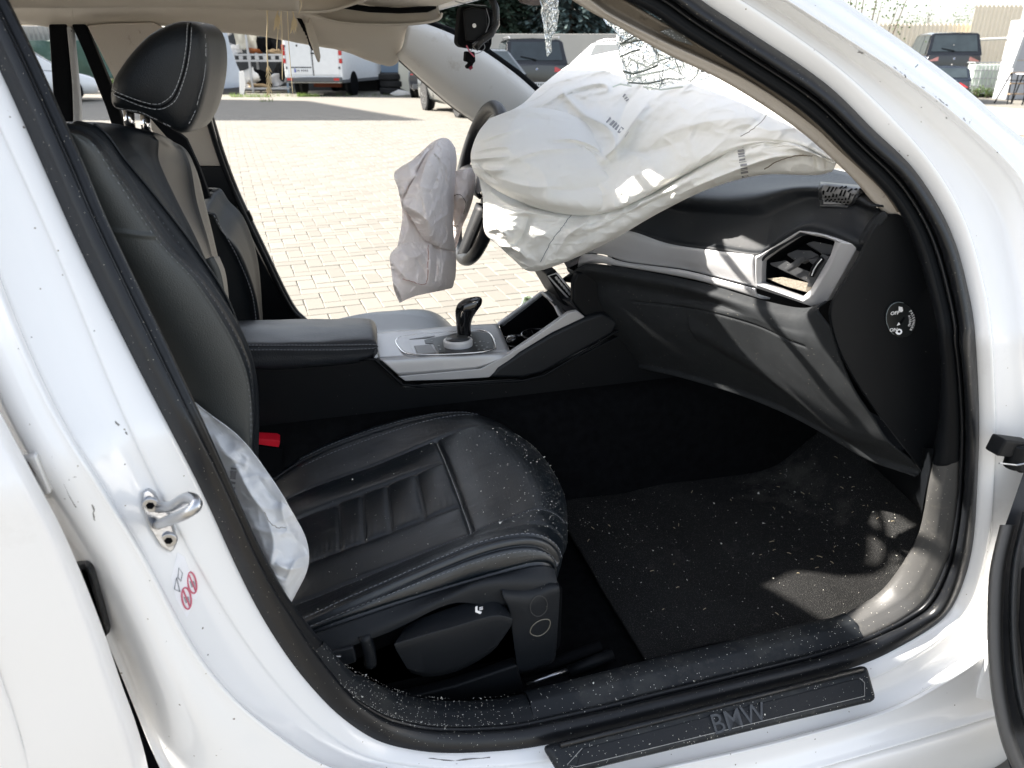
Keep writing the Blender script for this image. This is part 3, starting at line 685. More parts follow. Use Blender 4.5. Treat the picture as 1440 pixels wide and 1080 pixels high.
dc = [[Vector((x, y, z)) for x, z in ((-.15,.42),(-.1,.50),(.1,.52),(.25,.550),(.33,.545),(.375,.50),(.38,.42),(.36,.34))] for y in (.14, .15)]
dc = [[Vector((x, .14, z-.08)) for x, z in ((-.15,.50),(-.1,.54),(.1,.57),(.25,.585),(.33,.575),(.375,.53),(.38,.42),(.36,.34))],
      [Vector((x, .155, z)) for x, z in ((-.15,.50),(-.1,.56),(.1,.60),(.22,.610),(.30,.600),(.36,.55),(.375,.44),(.36,.34))],
      [Vector((x, .22, z)) for x, z in ((-.15,.50),(-.1,.55),(.1,.58),(.25,.605),(.33,.595),(.385,.54),(.39,.42),(.36,.34))],
      [Vector((x, .37, z)) for x, z in ((-.15,.50),(-.1,.54),(.1,.565),(.25,.595),(.33,.59),(.395,.53),(.40,.42),(.36,.34))],
      [Vector((x, .54, z)) for x, z in ((-.15,.50),(-.1,.55),(.1,.57),(.25,.59),(.33,.58),(.375,.53),(.39,.42),(.36,.34))],
      [Vector((x, .60, z-.03)) for x, z in ((-.15,.50),(-.1,.56),(.1,.60),(.22,.605),(.30,.59),(.36,.54),(.375,.44),(.36,.34))]]
G(patch(dc, 40, 50), 'seat_cushion', LEATHERS, ds)
B().box(-.1, .34, .17, .57, .33, .47).obj('seat_frame', VOID, ds)
# rear bench and shelf
rbn = [[Vector((x, y, z)) for x, z in ((-1.05,1.08),(-1.0,1.12),(-.93,1.0),(-.85,.75),(-.82,.62),(-.5,.60),(-.42,.55),(-.42,.36))] for y in (-.62, -.4, 0, .4, .62)]
G(patch(rbn, 30, 60), 'rear_bench', LEATHER, car)
# ------------------------------------------------------------------ floor, mat, far side, roof
def sub(name, loc):
    o = bpy.data.objects.new(name, None); scene.collection.objects.link(o); o.location = loc; o.parent = car
    o.matrix_parent_inverse = Matrix.Translation(-car.location); o.empty_display_size = .05; return o
FZ = .345
fl = [[Vector((x, y, z)) for x, z in ((-1.3,.36),(-.6,.33),(0,FZ-.01),(.5,FZ-.01),(.95,FZ-.01),(1.10,FZ+.05),(1.25,.50),(1.32,.80))] for y in (-.74, -.70, -.66, -.4, 0, .4, .66, .70, .74)]
for r in (0, 8): 
    for p in fl[r]: p.z += .03
Pf = patch(fl, 40, 60); Pf[..., 2] += .006*fnoise(Pf, 5, 2, 2)
G(Pf, 'floor_carpet', CARPET, car, solid=.004)
tun = [[Vector((x, y, z)) for x in (-1.2, 0, .6, 1.25)] for y, z in ((-.17, .34), (-.14, .50), (-.10, .58), (0, .60), (.10, .58), (.14, .50), (.17, .34))]
G(patch(tun, 24, 10), 'transmission_tunnel', CARPET, car)
# loose floor mat with ripples
mx = [(.42, -.63), (.47, -.66), (.8, -.675), (1.0, -.66), (1.14, -.62)]
rowsm = []
for k, y0 in enumerate((-1, -.75, -.5, -.25, 0)):
    rowsm.append([Vector((x + (.012 if k == 4 else 0), (-.16 if k == 4 else (-.64-(.07 if k == 0 and x > .7 else 0)+k*.12)) , FZ+.006+(max(0, x-1.0)*.75))) for x in (.455, .6, .8, .95, 1.02, 1.09, 1.15)])
Pm = patch(rowsm, 90, 120)
X, Y = Pm[..., 0], Pm[..., 1]
Pm[..., 2] += .0045*np.sin(26*X+18*Y+2.5*np.sin(7*Y))*np.exp(-((X-.62)/.25)**2)+.004*fnoise(Pm, 7, 5, 3)+.003*np.sin(30*(X*.4-Y))*np.exp(-((X-.9)/.2)**2)
Pm[..., 2] += .004
fm = G(Pm, 'floor_mat', MATM, None, solid=.006)
fm.name = 'floor_mat'; tag(fm, 'dusty black textile floor mat in the passenger footwell in front of the seat', 'floor mat')
def onmat(): 
    i, j = rnd.randrange(6, 84), rnd.randrange(4, 100); return Vector(Pm[i, j].tolist())+Vector((rnd.uniform(-.004, .004), rnd.uniform(-.004, .004), .0035))
c = crumbs([onmat() for k in range(520)], 'glass_crumbs', (.0007, .0015)); c['label'] = 'tiny glass crumbs scattered over the black floor mat'
def strawbits(n, name, f):
    b = B()
    for k in range(n):
        p = f(); a = rnd.uniform(0, 6.28); L = rnd.uniform(.004, .011); d = Vector((math.cos(a), math.sin(a), rnd.uniform(-.1, .2)))*L
        b.tube([p, p+d*.5+Vector((0, 0, .0008)), p+d], .0005, 4)
    return tag(b.obj(name, STRAW), 'short bits of dry straw lying on the dark floor mat', 'straw bits', kind='stuff')
strawbits(46, 'straw_bits', onmat)
pts = []
for k in range(850):
    i = rnd.choice([rnd.uniform(9, 20.4)*SUB, rnd.uniform(9, 17)*SUB]); j = int(i) % (NS*SUB); t = rnd.choice([.42, rnd.uniform(.55, 1), rnd.uniform(.5, 1), rnd.uniform(0, .5)])+rnd.gauss(0, .02)
    h = np.interp(t, [0, .12, .25, .38, .44, .55, .72, .9, 1], [.01, .0245, .025, .01, .004, .008, .016, .013, .004])
    pts.append(Vector((O3[j]+(I3[j]-O3[j])*t+NO[j]*(h+.001)).tolist()))
c = crumbs(pts, 'glass_crumbs', (.0004, .0011)); c['label'] = 'grit and glass crumbs lying along the black door seal and sill trim'
pts = [spq(rnd.random(), rnd.uniform(.05, .95), .0015) for k in range(150)]
c = crumbs(pts, 'glass_crumbs', (.0004, .0010)); c['label'] = 'sparse glass crumbs lying on the black sill plate'

# cowl side and inner sill wall below the trim (closes the cabin towards the camera side)
n = NS*SUB; idx = [i % n for i in range(int(8*SUB), int(28*SUB))]
RB = I3[idx]-np.array(CAM); hit_ = np.array(CAM)+RB*((FZ-.01-CAM.z)/RB[:, 2:3]); wgt = np.clip((np.array([((i-int(8*SUB)))/SUB+8 for i in range(int(8*SUB), int(28*SUB))])-19.5)/2, 0, 1)[:, None]
hit_ = np.minimum(hit_, np.array([1.22, 9, 9]))+np.array([.01, -.01, 0])
Q = np.stack([I3[idx]+np.array([0, .0, -.008]), I3[idx]+np.array([0, .012, -.05]), I3[idx]*np.array([1, 1, 0])+np.array([0, .02, 0])+np.array([0, 0, 1])*np.minimum(I3[idx][:, 2:3]-.06, FZ+.0)])
Q[2] = Q[2]*(1-wgt)+hit_*wgt; Q[1] = Q[1]*(1-wgt)+(I3[idx]*.85+hit_*.15)*wgt
G(Q, 'inner_sill_wall', BLACKP, car)
B().box(1.22, 1.26, -.74, .74, .3, .90).obj('firewall', VOID, car)
B().box(.94, 1.25, -.735, -.70, .3, .90).obj('cowl_side', BLACKP, car)
B().box(.94, 1.25, .70, .735, .3, .90).obj('cowl_side', BLACKP, car)
B().box(-1.35, 1.3, -.70, .70, .22, .30).obj('floor_pan', VOID, car)

# far body side: pillars, sill, roof rail
def yf(z): return .74-max(0, z-.92)*.36
def PF(px, py, off=0):
    z = .9
    for i in range(14): p = PY(px, py, yf(z)+off); z = .5*z+.5*p.z
    return PY(px, py, yf(z)+off)
def slab(px, name, m, off=0, th=.03, bevel=.004, fine=True, parent=None, **k):
    pts = closed_curve([tuple(p) for p in px], 3)[:, :2] if fine else px
    return B().prism([PF(a, b, off) for a, b in pts], (0, th, .0)).obj(name, m, parent or car, bevel=bevel, **k)
slab([(122,36),(150,33),(215,31),(262,60),(296,160),(313,228),(316,234),(262,233),(225,200),(165,120)], 'far_pillar_upper_trim', PILLARB, -.03, .05, fine=False)
slab([(262,234),(316,234),(331,285),(352,335),(386,400),(421,447),(440,470),(300,470),(262,300)], 'far_pillar_lower_trim', BLACKP, -.03, .05, fine=False)
fsl = [(283,120),(296,165),(311,214),(329,262),(349,306),(374,358),(398,408),(414,436),(428,450),(452,474)]
B().tube([PF(a, b, -.01) for a, b in curve([(x, y, 0) for x, y in fsl], 50)[:, :2]], .009, 8).obj('far_door_seal', RUBBER, car, smooth=True)
B().tube([PF(a-4, b, -.03) for a, b in curve([(x, y, 0) for x, y in fsl], 50)[:, :2]], .007, 8).obj('far_door_inner_seal', BLACKP, car, smooth=True)
B().prism([PF(a, b, -.018) for a, b in ((345,298),(350,297),(356,310),(351,312))], (0, .02, 0)).obj('far_striker', BLACKP, car)
# far rear door frame members
slab([(68,34),(94,34),(101,150),(101,196),(78,190),(72,100)], 'far_rear_window_bar', VOID, -.02, .03, fine=False)
sp_ = mat('spotted_grey_trim', (.34, .34, .34), .6, specks=((.02, .02, .02), 90, .16, .35))
slab([(93,36),(101,38),(107,100),(112,150),(112,175),(103,184),(101,120)], 'far_rear_guide_rail', sp_, -.025, .03, fine=False)
slab([(100,34),(120,34),(135,70),(158,125),(176,180),(178,195),(163,195),(148,150),(118,75)], 'far_rear_door_seal', VOID, -.02, .03, fine=False)
B().box(-1.4, 1.3, .74, .82, .30, .42).obj('far_sill', PAINT, car, bevel=.01)
B().box(-1.4, -.42, .66, .80, .42, .93).obj('far_rear_door', PAINT, car, bevel=.02)
# front upright of the far side
# far A pillar
pa = [[PF(a, b, o) for a, b in ((548,50),(590,42),(640,72),(700,118),(748,152),(800,190))] for o in (-.02,)][0]
lo_ = [(556,78),(600,118),(640,152),(690,185),(730,205),(790,240)]; mi = [(566,66),(606,92),(650,122),(702,158),(745,185),(795,215)]; hi_ = [(574,36),(622,54),(668,78),(716,112),(752,142),(800,180)]; hi2 = [(590,28),(640,48),(683,72),(728,104),(765,136),(810,172)]
Pa = [[PF(a, b, -.005) for a, b in lo_], [PF(a, b, -.045) for a, b in mi], [PF(a, b, -.04) for a, b in hi_], [PF(a, b, .01) for a, b in hi2], [PF(a, b, .05) for a, b in hi2]]
GREYP = mat('pillar_trim_grey_cloth', (.60, .59, .57), .9, var=.05, bump=.4, bs=800, dirt=((.3, .24, .17), 12, .60, .5))
G(patch(Pa, 24, 40), 'far_windscreen_pillar', GREYP, car, solid=.004)
B().tube([PF(a, b, .0) for a, b in [(x, y) for x, y in hi2]], .011, 8).obj('windscreen_seal', VOID, car, smooth=True)
B().tube([PF(a, b-1, .02) for a, b in [(x, y) for x, y in lo_]], .007, 8).obj('far_pillar_seal', RUBBER, car, smooth=True)
# headliner and roof skin, with an unseen broken sunroof opening outlined for the sun patches
from mathutils.geometry import delaunay_2d_cdt
HOLE = [(-.625,.27),(-.54,.275),(-.47,.24),(-.42,.235),(-.38,.27),(-.30,.325),(-.20,.325),(-.15,.30),(-.145,.20),(-.10,.06),(-.03,.012),(.04,.02),(.09,-.025),(.14,-.052),(.192,-.09),(.192,-.235),(.08,-.228),(.02,-.215),(-.07,-.235),(-.20,-.17),(-.32,-.10),(-.45,-.05),(-.52,.01)]
def inpoly(x, y, P):
    c = False; n = len(P)
    for i in range(n):
        (x1, y1), (x2, y2) = P[i], P[i-1]
        if (y1 > y) != (y2 > y) and x < (x2-x1)*(y-y1)/(y2-y1)+x1: c = not c
    return c
def HX(y): return .26+.14*(1-(y/.6)**2)
def roofsheet(x0, yw, z, hole, name, m, th, front):
    out = [(x0, y) for y in np.linspace(-yw, yw, 12)]+[(x0+(front-x0)*k/16, yw) for k in range(1, 16)]+[(front+.13*(1-(y/yw)**2), y) for y in np.linspace(yw, -yw, 12)]+[(x0+(front-x0)*k/16, -yw) for k in range(15, 0, -1)]
    pts = [Vector(p) for p in out]+[Vector(p) for p in hole]; no, nh = len(out), len(hole)
    r = random.Random(4)
    for i in range(24):
        for k in range(16):
            p = (x0+((front-x0) if True else 0)*(i+.5)/24+r.uniform(-.008, .008), -yw+2*yw*(k+.5)/16+r.uniform(-.008, .008))
            if min(math.dist(p, q) for q in hole) > .03: pts.append(Vector(p))
    ed = [(i, (i+1) % no) for i in range(no)]+[(no+i, no+(i+1) % nh) for i in range(nh)]
    vs2, es, fs, *_ = delaunay_2d_cdt(pts, ed, [], 0, 1e-6)
    b = B(); keep = []
    for f in fs:
        cx_ = sum(vs2[i].x for i in f)/3; cy_ = sum(vs2[i].y for i in f)/3
        if not inpoly(cx_, cy_, hole): keep.append(tuple(f))
    b.add([Vector((v.x, v.y, z(v.x, v.y))) for v in vs2], keep)
    return b.obj(name, m, car, smooth=True, solid=th)
hz = lambda x, y: 1.350+.022*(1-(y/.6)**2)+(-.03*max(0, (-.7-x)/.5))-(.012 if x > .2 else 0)+.006*noise.noise(Vector((x*4, y*4, 2)))
rz = lambda x, y: 1.400+.03*(1-(y/.66)**2)-.05*max(0, (-.7-x)/.6)-(.02 if x > .24 else 0)
roofsheet(-1.2, .585, hz, HOLE, 'headliner', CLOTHC, .008, .24)
roofsheet(-1.3, .635, rz, [(x*1.0+(.006 if x > 0 else -.006), y) for x, y in HOLE], 'roof_skin', PAINT, .006, .27)
SH = mat('strip_black', (.03, .03, .03), .6)
def strip(l, w, name='sunroof_shadow_strip', z=1.372):  # unseen strips added, bent to cast the dark bands across the sun patches
    c_ = curve([(x, y, z) for x, y in l], 30); c_[:, 2] += .006*np.sin(np.linspace(0, 5, 30))
    t = np.gradient(c_, axis=0); n_ = np.cross(t, [0, 0, 1]); n_ /= np.linalg.norm(n_, axis=1, keepdims=True)
    G(np.stack([c_-n_*w/2, c_, c_+n_*w/2]), name, SH, car, solid=.004)
strip([(-.43,.222),(-.40,.213),(-.34,.206),(-.28,.216),(-.235,.237),(-.19,.264),(-.14,.295)], .018)
strip([(-.24,.33),(-.25,.24),(-.237,.1),(-.20,-.04),(-.165,-.11),(-.13,-.22)], .026)
strip([(.20,-.045),(.135,-.074),(.10,-.10),(.06,-.122),(.01,-.14),(-.03,-.12),(-.05,-.09),(-.06,-.02)], .022)
# far roof rail: soft fabric edge, drooping
rr0 = [(-20,30),(25,30),(70,35),(100,41),(112,37),(210,32),(290,39),(360,47),(420,56),(480,68),(530,84),(556,85),(566,58)]
rr1 = [(-20,12),(25,12),(70,14),(100,16),(112,16),(210,14),(290,16),(360,20),(420,26),(480,34),(530,44),(556,48),(572,40)]
rr2 = [(-20,-12),(25,-12),(70,-12),(100,-12),(112,-12),(210,-12),(290,-10),(360,-8),(420,-2),(480,4),(530,12),(556,18),(576,22)]
rr3 = [(x, y-26) for x, y in rr2]
Pr_ = patch([[PF(a, b, .03) for a, b in rr0], [PF(a, b, -.005) for a, b in rr0], [PF(a, b, -.03) for a, b in rr1], [PF(a, b, -.10) for a, b in rr2], [PF(a, b, -.18) for a, b in rr3]], 40, 120)
Pr_ += (.003*fnoise(Pr_, 14, 4, 3))[..., None]*np.array([0, -.6, .8])
G(Pr_, 'far_roof_rail', CLOTHC, car, solid=.006)
# torn layers of headliner near the windscreen
def flap(pa_, pb_, y0, y1, name, m=CLOTHC, drop=.01):
    a = [PY(x, y, y0) for x, y in pa_]; b = [PY(x, y, y1) for x, y in pb_]
    mid = [(p+q)/2+Vector((0, 0, -drop)) for p, q in zip(a, b)]
    return G(patch([a, mid, b], 20, 50), name, m, car, solid=.005)
flap([(425,14),(470,30),(520,35),(580,34),(615,28),(622,18)], [(420,8),(470,10),(520,10),(570,12),(606,12),(616,8)], .30, .34, 'torn_headliner_flap')
flap([(360,12),(420,17),(465,15),(500,2),(520,-6),(540,-14)], [(360,-4),(420,-6),(465,-8),(500,-12),(520,-16),(540,-20)], .10, .12, 'torn_headliner_flap')
flap([(-10,5),(80,6),(180,5),(280,7),(350,10),(420,13)], [(-10,-10),(80,-9),(180,-9),(280,-10),(350,-8),(420,-6)], .05, .0, 'headliner_seam_edge')
B().tube([PY(a, b, .33) for a, b in ((478,7),(520,13),(560,15),(600,13),(612,8))], .006, 8).obj('sunvisor_gap', VOID, car)
B().prism([PY(a, b, .40) for a, b in ((492,14),(610,17),(600,22),(540,22))], (0, .02, 0)).obj('headliner_tear', VOID, car)
# crack with black edge in the far rail
B().tube([PY(a, b, .56) for a, b in curve([(413,17,0),(421,27,0),(428,40,0),(434,52,0),(437,62,0),(441,70,0)], 24)[:, :2]], [.003+.003*abs(math.sin(k*1.7)) for k in range(24)], 6).obj('rail_tear', VOID, car)
flap([(428,30),(432,45),(437,60),(443,75),(446,82)], [(436,22),(441,40),(446,56),(449,72),(450,80)], .55, .555, 'torn_rail_strip')
# windscreen header edge
B().tube([Vector((HX(y)+.015, y, 1.372-.03*(y/.6)**2)) for y in np.linspace(-.58, .58, 20)], .014, 8).obj('windscreen_header', PAINT, car, smooth=True)
B().prism([PY(a, b, -.1) for a, b in ((727,-8),(735,3),(752,7),(775,6),(790,-8))], (0, .02, 0)).obj('header_bracket', rust, car, bevel=.002)

# near A pillar inner trim with its pale lip
lpx = [(780,-18),(830,14),(860,30),(932,71),(1000,103),(1043,127),(1090,157),(1133,188),(1172,222),(1207,256),(1237,291),(1262,308)]
upx = [(800,-24),(842,9),(866,25),(937,60),(1004,90),(1049,112),(1097,142),(1140,174),(1180,208),(1214,240),(1243,270),(1268,300)]
blk = [(812,-40),(866,-6),(880,2),(940,37),(1004,74),(1060,106),(1108,140),(1147,171),(1184,208),(1217,238),(1248,268),(1270,298)]
A0 = [PS(a, b, .055) for a, b in lpx]; A1 = [PS(a, b, .040) for a, b in upx]; A2 = [PS(a, b, .030) for a, b in blk]; Am = [p+Vector((.01, .02, -.002)) for p in A0]
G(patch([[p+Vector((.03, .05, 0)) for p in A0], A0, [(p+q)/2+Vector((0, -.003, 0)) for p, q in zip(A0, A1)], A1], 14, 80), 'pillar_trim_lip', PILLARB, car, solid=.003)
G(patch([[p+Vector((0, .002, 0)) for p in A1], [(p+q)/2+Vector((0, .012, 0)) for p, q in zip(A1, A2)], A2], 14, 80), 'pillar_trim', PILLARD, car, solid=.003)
B().prism([PS(a, b, .028) for a, b in ((929,44),(944,40),(962,50),(975,64),(950,56))], (0, .004, 0)).obj('speaker_mesh_badge', mat('badge_mesh', (.10, .10, .09), .4, specks=((.5, .5, .48), 500, .3, .5)), car)

# ------------------------------------------------------------------ console
def CP(l, y): return [PY(a, b, y) for a, b in l]
YN = -.105
arm = []
prof = [(450+.0, .085, 0), ]
def arow(ys_, l): return [PY(a, b, ys_) for a, b in l]
AR = [arow(.09, [(300,458),(322,452),(400,449.5),(470,448.5),(512,448),(524,451),(528,457)]),
      arow(.07, [(300,458),(321,453),(400,450),(470,449),(512,449),(525,453),(529,460)]),
      arow(-.02, [(300,464),(322,459),(400,461),(470,460),(515,459),(527,463),(530,470)]),
      arow(-.09, [(300,478),(330,478),(400,478),(470,477),(516,475),(527,477),(530,482)]),
      arow(-.108, [(300,486),(336,487),(400,487),(470,487),(518,486),(528,486),(531,487)]),
      arow(-.108, [(300,500),(340,500),(400,500),(470,499),(514,497),(524,494),(528,491)]),
      arow(-.104, [(300,516),(348,516),(400,515),(470,510),(505,506),(520,502),(524,498)]),
      arow(-.08, [(300,522),(350,522),(400,520),(470,515),(505,511),(518,507),(522,503)])]
for r in AR: r.append(r[-1]+Vector((.002, .02, -.02)))
Pa_ = patch(AR, 70, 120); Na = gnorm(Pa_)
Va = np.linspace(0, 7, 70)[:, None]; Da = -.004*np.exp(-((Va-4.12)/.10)**2)+.0012*fnoise(Pa_, 16, 3, 2)
Pa_ = Pa_+Na*Da[..., None] if Da.ndim == 2 else Pa_
con = sub('centre_console', Vector((.3, 0, .5)))
ar = G(Pa_, 'armrest', mat('armrest_leather', (.022, .025, .030), .36, var=.4, vs=14, bump=.8, bs=420, bdist=.001, specks=((.6, .6, .55), 190, .08, .06)), con)
for rr in (3.86, 4.4):
    stitches([at(Pa_, 8, 8, rr, c)+Vector(at(Na, 8, 8, rr, c))*.0012 for c in np.linspace(.7, 6.3, 60)], (0, -.5, .8), 'stitching', THREAD, con, L=.0035, gap=.002, r=.00055)
# console body below
def wall(px, y, name, m, th=.02, bevel=.003, **k): return B().prism(CP(px, y), (0, th, 0)).obj(name, m, con, bevel=bevel, **k)
wall([(300,520),(352,518),(503,508),(524,505),(566,541),(570,546),(735,537),(800,508),(905,455),(960,500),(960,700),(300,700)], -.085, 'console_side_panel', BLACKP)
B().tube(CP([(505,506),(527,505),(566,541),(600,543),(735,535),(765,528),(812,500),(860,470),(900,450)], -.100), .003, 8).obj('console_edge', BLACKP, con, smooth=True)
wall([(688,532),(700,517),(735,494),(776,470),(822,448),(848,440),(872,452),(862,470),(812,498),(764,525),(735,532)], -.112, 'console_flank', DASHP, bevel=.008)
# silver surround
ZT = lambda x: 0
def topq(px, yy): return [PY(a, b, y) for (a, b), y in zip(px, yy)]
tp = [topq([(530,476),(560,470),(592,466),(617,462),(700,456)], [.095]*5), topq([(531,492),(560,487),(600,484),(640,481),(712,477)], [0]*5), topq([(533,505),(560,504),(606,501),(650,499),(717,494)], [-.095]*5)]
tp = [topq([(526,470),(560,466),(592,464),(640,459.5),(700,456)], [.095]*5), topq([(528,487),(560,483),(600,480),(645,477),(708,474)], [0]*5), topq([(533,505),(560,504),(606,501),(650,499),(717,495)], [-.095]*5)]
G(patch(tp, 16, 40), 'console_top_plate', SILVER, con, solid=.004)
sd_ = [topq([(533,505),(560,504),(606,501),(650,499),(684,497),(717,495)], [-.0955]*6), topq([(538,508),(562,507),(606,504),(650,502),(684,500),(716,498)], [-.102]*6), topq([(560,527),(580,526),(615,523),(650,520),(676,516),(716,499)], [-.106]*6)]
G(patch(sd_, 12, 40), 'console_top_side', SILVER, con, solid=.003)
wall([(560,529),(676,518.5),(717,497),(760,468),(800,439.5),(812,437),(823,446),(776,468),(730,496),(688,531),(640,534),(570,536)], -.108, 'console_silver_strip', SILVER, th=.012, bevel=.002)
wall([(700,456.5),(762,411.5),(766,414),(706,461)], .085, 'bin_far_rail', SILVER, th=.012, bevel=.0015)
# open storage bin
bq = lambda l, y: [PY(a, b, y) for a, b in l]
fr_, nr_ = bq([(702,458),(762,414)], .085), bq([(718,493),(800,440)], -.092)
dn = Vector((.02, 0, -.07))
b = B(); b.add([fr_[0], fr_[1], nr_[1], nr_[0], fr_[0]+dn, fr_[1]+dn, nr_[1]+dn, nr_[0]+dn], [(0,1,5,4),(1,2,6,5),(2,3,7,6),(3,0,4,7),(4,5,6,7)])
b.obj('storage_bin', VOID, con)
for (x, y, r) in ((728, 478, .036), (757, 468, .036)):
    c0 = PY(x, y, -.01)+Vector((0, 0, -.004)); B().tube([c0+Vector((r*math.cos(t), r*math.sin(t), 0)) for t in np.linspace(0, 6.28, 29)[:-1]], .003, 6, closed=True).obj('cup_holder_ring', PIANO, con, smooth=True)
c0 = PY(722, 481, -.05); B().lathe([(.012,0),(.013,.010),(.010,.014)], Matrix.Translation(c0)@Matrix.Rotation(-.3, 4, 'Y'), 20).obj('power_socket', PIANO, con, smooth=True)
G(patch([bq([(735,466),(748,464),(757,470)], 0), bq([(742,476),(752,476),(758,474)], -.03)], 6, 8), 'bin_liner', PIANO, con)
# raised lid
lid = [bq([(760,412),(775,418),(790,428),(802,440)], .06), bq([(760,412),(782,417),(800,428),(812,441)], -.06)]
B().prism([PY(762,412,.07), PY(768,410,.07), PY(800,424,-.09), PY(822,445,-.09), PY(792,449,-.09), PY(778,428,-.02)], (.01, 0, .004)).obj('bin_lid', DASHP, con, bevel=.004)
B().tube([PY(763,412,.07), PY(772,419,.03), PY(781,430,-.02), PY(786,440,-.06), PY(791,448,-.092)], .0045, 8).obj('bin_lid_edge', SILVER, con, smooth=True)
# controls: chrome outline, pads, wheel, buttons, selector
GINK = mat('dim_white_ink', (.35, .36, .37), .6)
ztop = lambda px, py, h=0: None
def onTop(px, py, h=.002):
    # plane through three corners of the top plate
    A_, B_, C_ = tp[0][0], tp[0][-1], tp[2][0]; n = (B_-A_).cross(C_-A_).normalized(); n = n if n.z > 0 else -n
    r = ray(px, py); t = (A_+n*h-CAM).dot(n)/r.dot(n); return CAM+r*t
nT = (tp[0][-1]-tp[0][0]).cross(tp[2][0]-tp[0][0]).normalized(); nT = nT if nT.z > 0 else -nT
def plate(px, h, th, name, m, bevel=.001): return B().prism([onTop(a, b, h) for a, b in px], nT*-th).obj(name, m, con, bevel=bevel)
oc = [(556,480),(562,474),(590,470),(640,466),(672,464),(684,466),(692,472),(697,486),(694,492),(660,497),(590,499),(570,497),(562,490)]
B().tube([Vector(p) for p in closed_curve([tuple(onTop(a, b, .003)) for a, b in oc], 4)], .0017, 6, closed=True).obj('control_outline', CHROME, con, smooth=True)
plate([(559,481),(575,475),(577,485),(582,497),(570,495),(562,489)], .0035, .002, 'console_pad', SILVER)
plate([(576,475),(594,472),(597,483),(582,485)], .0012, .004, 'console_slot', VOID)
plate([(582,486),(606,484),(614,496),(588,498)], .0035, .002, 'console_pad', mat('grey_pad', (.16, .16, .165), .4))
plate([(595,476),(642,468),(673,466),(687,468),(693,476),(694,490),(655,496),(617,496),(609,483),(598,483)], .003, .002, 'gloss_panel', mat('button_panel_black', (.008, .009, .010), .3, spec=.3))
for x, y in ((617,486),(619,491),(607,479),(668,482),(675,480),(680,480),(686,482),(670,486),(678,486),(685,488),(673,491),(681,491),(684,493)):
    plate([(x-1.3,y-.5),(x+1.2,y-.7),(x+1.4,y+.4),(x-1.1,y+.6)], .0038, .0006, 'button_symbol', GINK, bevel=0)
plate([(575,477),(600,473),(612,472),(600,475)], .0045, .001, 'switch_row', mat('dark_grey_switch', (.06,.06,.065), .3))
kc = onTop(644.5, 488, 0)
Mk = frame(kc, (1, 0, 0), nT.cross(Vector((1, 0, 0))))
B().lathe([(.0285,0),(.0300,.005),(.0300,.015),(.0280,.0175)], Mk, 40).obj('rotary_controller', mat('knurled_silver', (.72, .72, .73), .3, metal=.15, bump=.6, bs=700), con, smooth=False, bevel=.0006)
B().lathe([(.0255,.0176),(.0245,.0190),(.0,.0182)], Mk, 40).obj('controller_touch_pad', mat('touchpad', (.03, .033, .036), .35), con, smooth=True)
# gear selector: tapered curved body, leaning forward
sr = [((653,471),.015,.012),((652,460),.0155,.012),((653,449),.018,.013),((656,439),.024,.015),((659,431),.028,.017),((661,424.5),.026,.016),((663,420.5),.018,.012),((664,419),.006,.004)]
rg = []
for (x, y), wx, wy in sr:
    c_ = PY(x, y, .0); rg.append([c_+Vector((wx*math.cos(t)*abs(math.cos(t))**-.25 if abs(math.cos(t)) > .01 else 0, wy*math.sin(t), .15*wx*math.cos(t))) for t in np.linspace(0, 2*math.pi, 29)[:-1]])
Pg_ = patch(rg, 40, 28) if False else np.array([[tuple(p) for p in r] for r in rg]); Pg_ = np.einsum('ai,ijk->ajk', crw(8, 36), Pg_)
sel = G(Pg_, 'gear_selector', PIANO, con, cu=True)
B().tube([PY(x, y, -.0145) for x, y in ((648,447),(651,440),(657,436),(664,434),(670,430),(672,425),(668,424),(660,428),(654,433),(649,440))], .0007, 5, closed=True).obj('selector_trim', CHROME, con)
B().lathe([(.016,0),(.0155,.003),(.015,.004)], frame(onTop(653, 474, .002), (1,0,0), nT.cross(Vector((1,0,0)))), 24).obj('selector_gaiter', PIANO, con, smooth=True)
# ------------------------------------------------------------------ dashboard
db = sub('dashboard', Vector((.75, 0, .8)))
def K(l): return [PY(a, b, y) for a, b, y in l]
# silver fascia strip: top edge and bottom edge, left (centre of car) to right
ft = K([(790,318,.0),(850,327,-.13),(885,326,-.19),(942,344,-.27),(1011,353,-.39),(1061,360,-.47)])
fb1 = K([(800,356,.0),(846,357,-.13),(884,368,-.19),(962,378,-.30),(1015,391,-.39),(1066,404,-.475)])
fb2 = K([(800,382,.0),(828,368,-.10),(876,374,-.185),(958,388,-.298),(1012,401,-.39),(1068,418,-.475)])
fm_ = [(p+q)/2+Vector((-.004, 0, 0)) for p, q in zip(ft, fb1)]
G(patch([[p+Vector((.02, 0, .0)) for p in ft], ft, fm_, fb1], 24, 80), 'silver_fascia', SILVER, db, solid=.003)
fb1b = [p+Vector((-.004, 0, -.002)) for p in fb1]
G(patch([fb1b, [(p+q)/2+Vector((-.005, 0, 0)) for p, q in zip(fb1, fb2)], fb2, [p+Vector((.02, 0, -.004)) for p in fb2]], 20, 80), 'silver_lower_strip', SILVER, db, solid=.003)
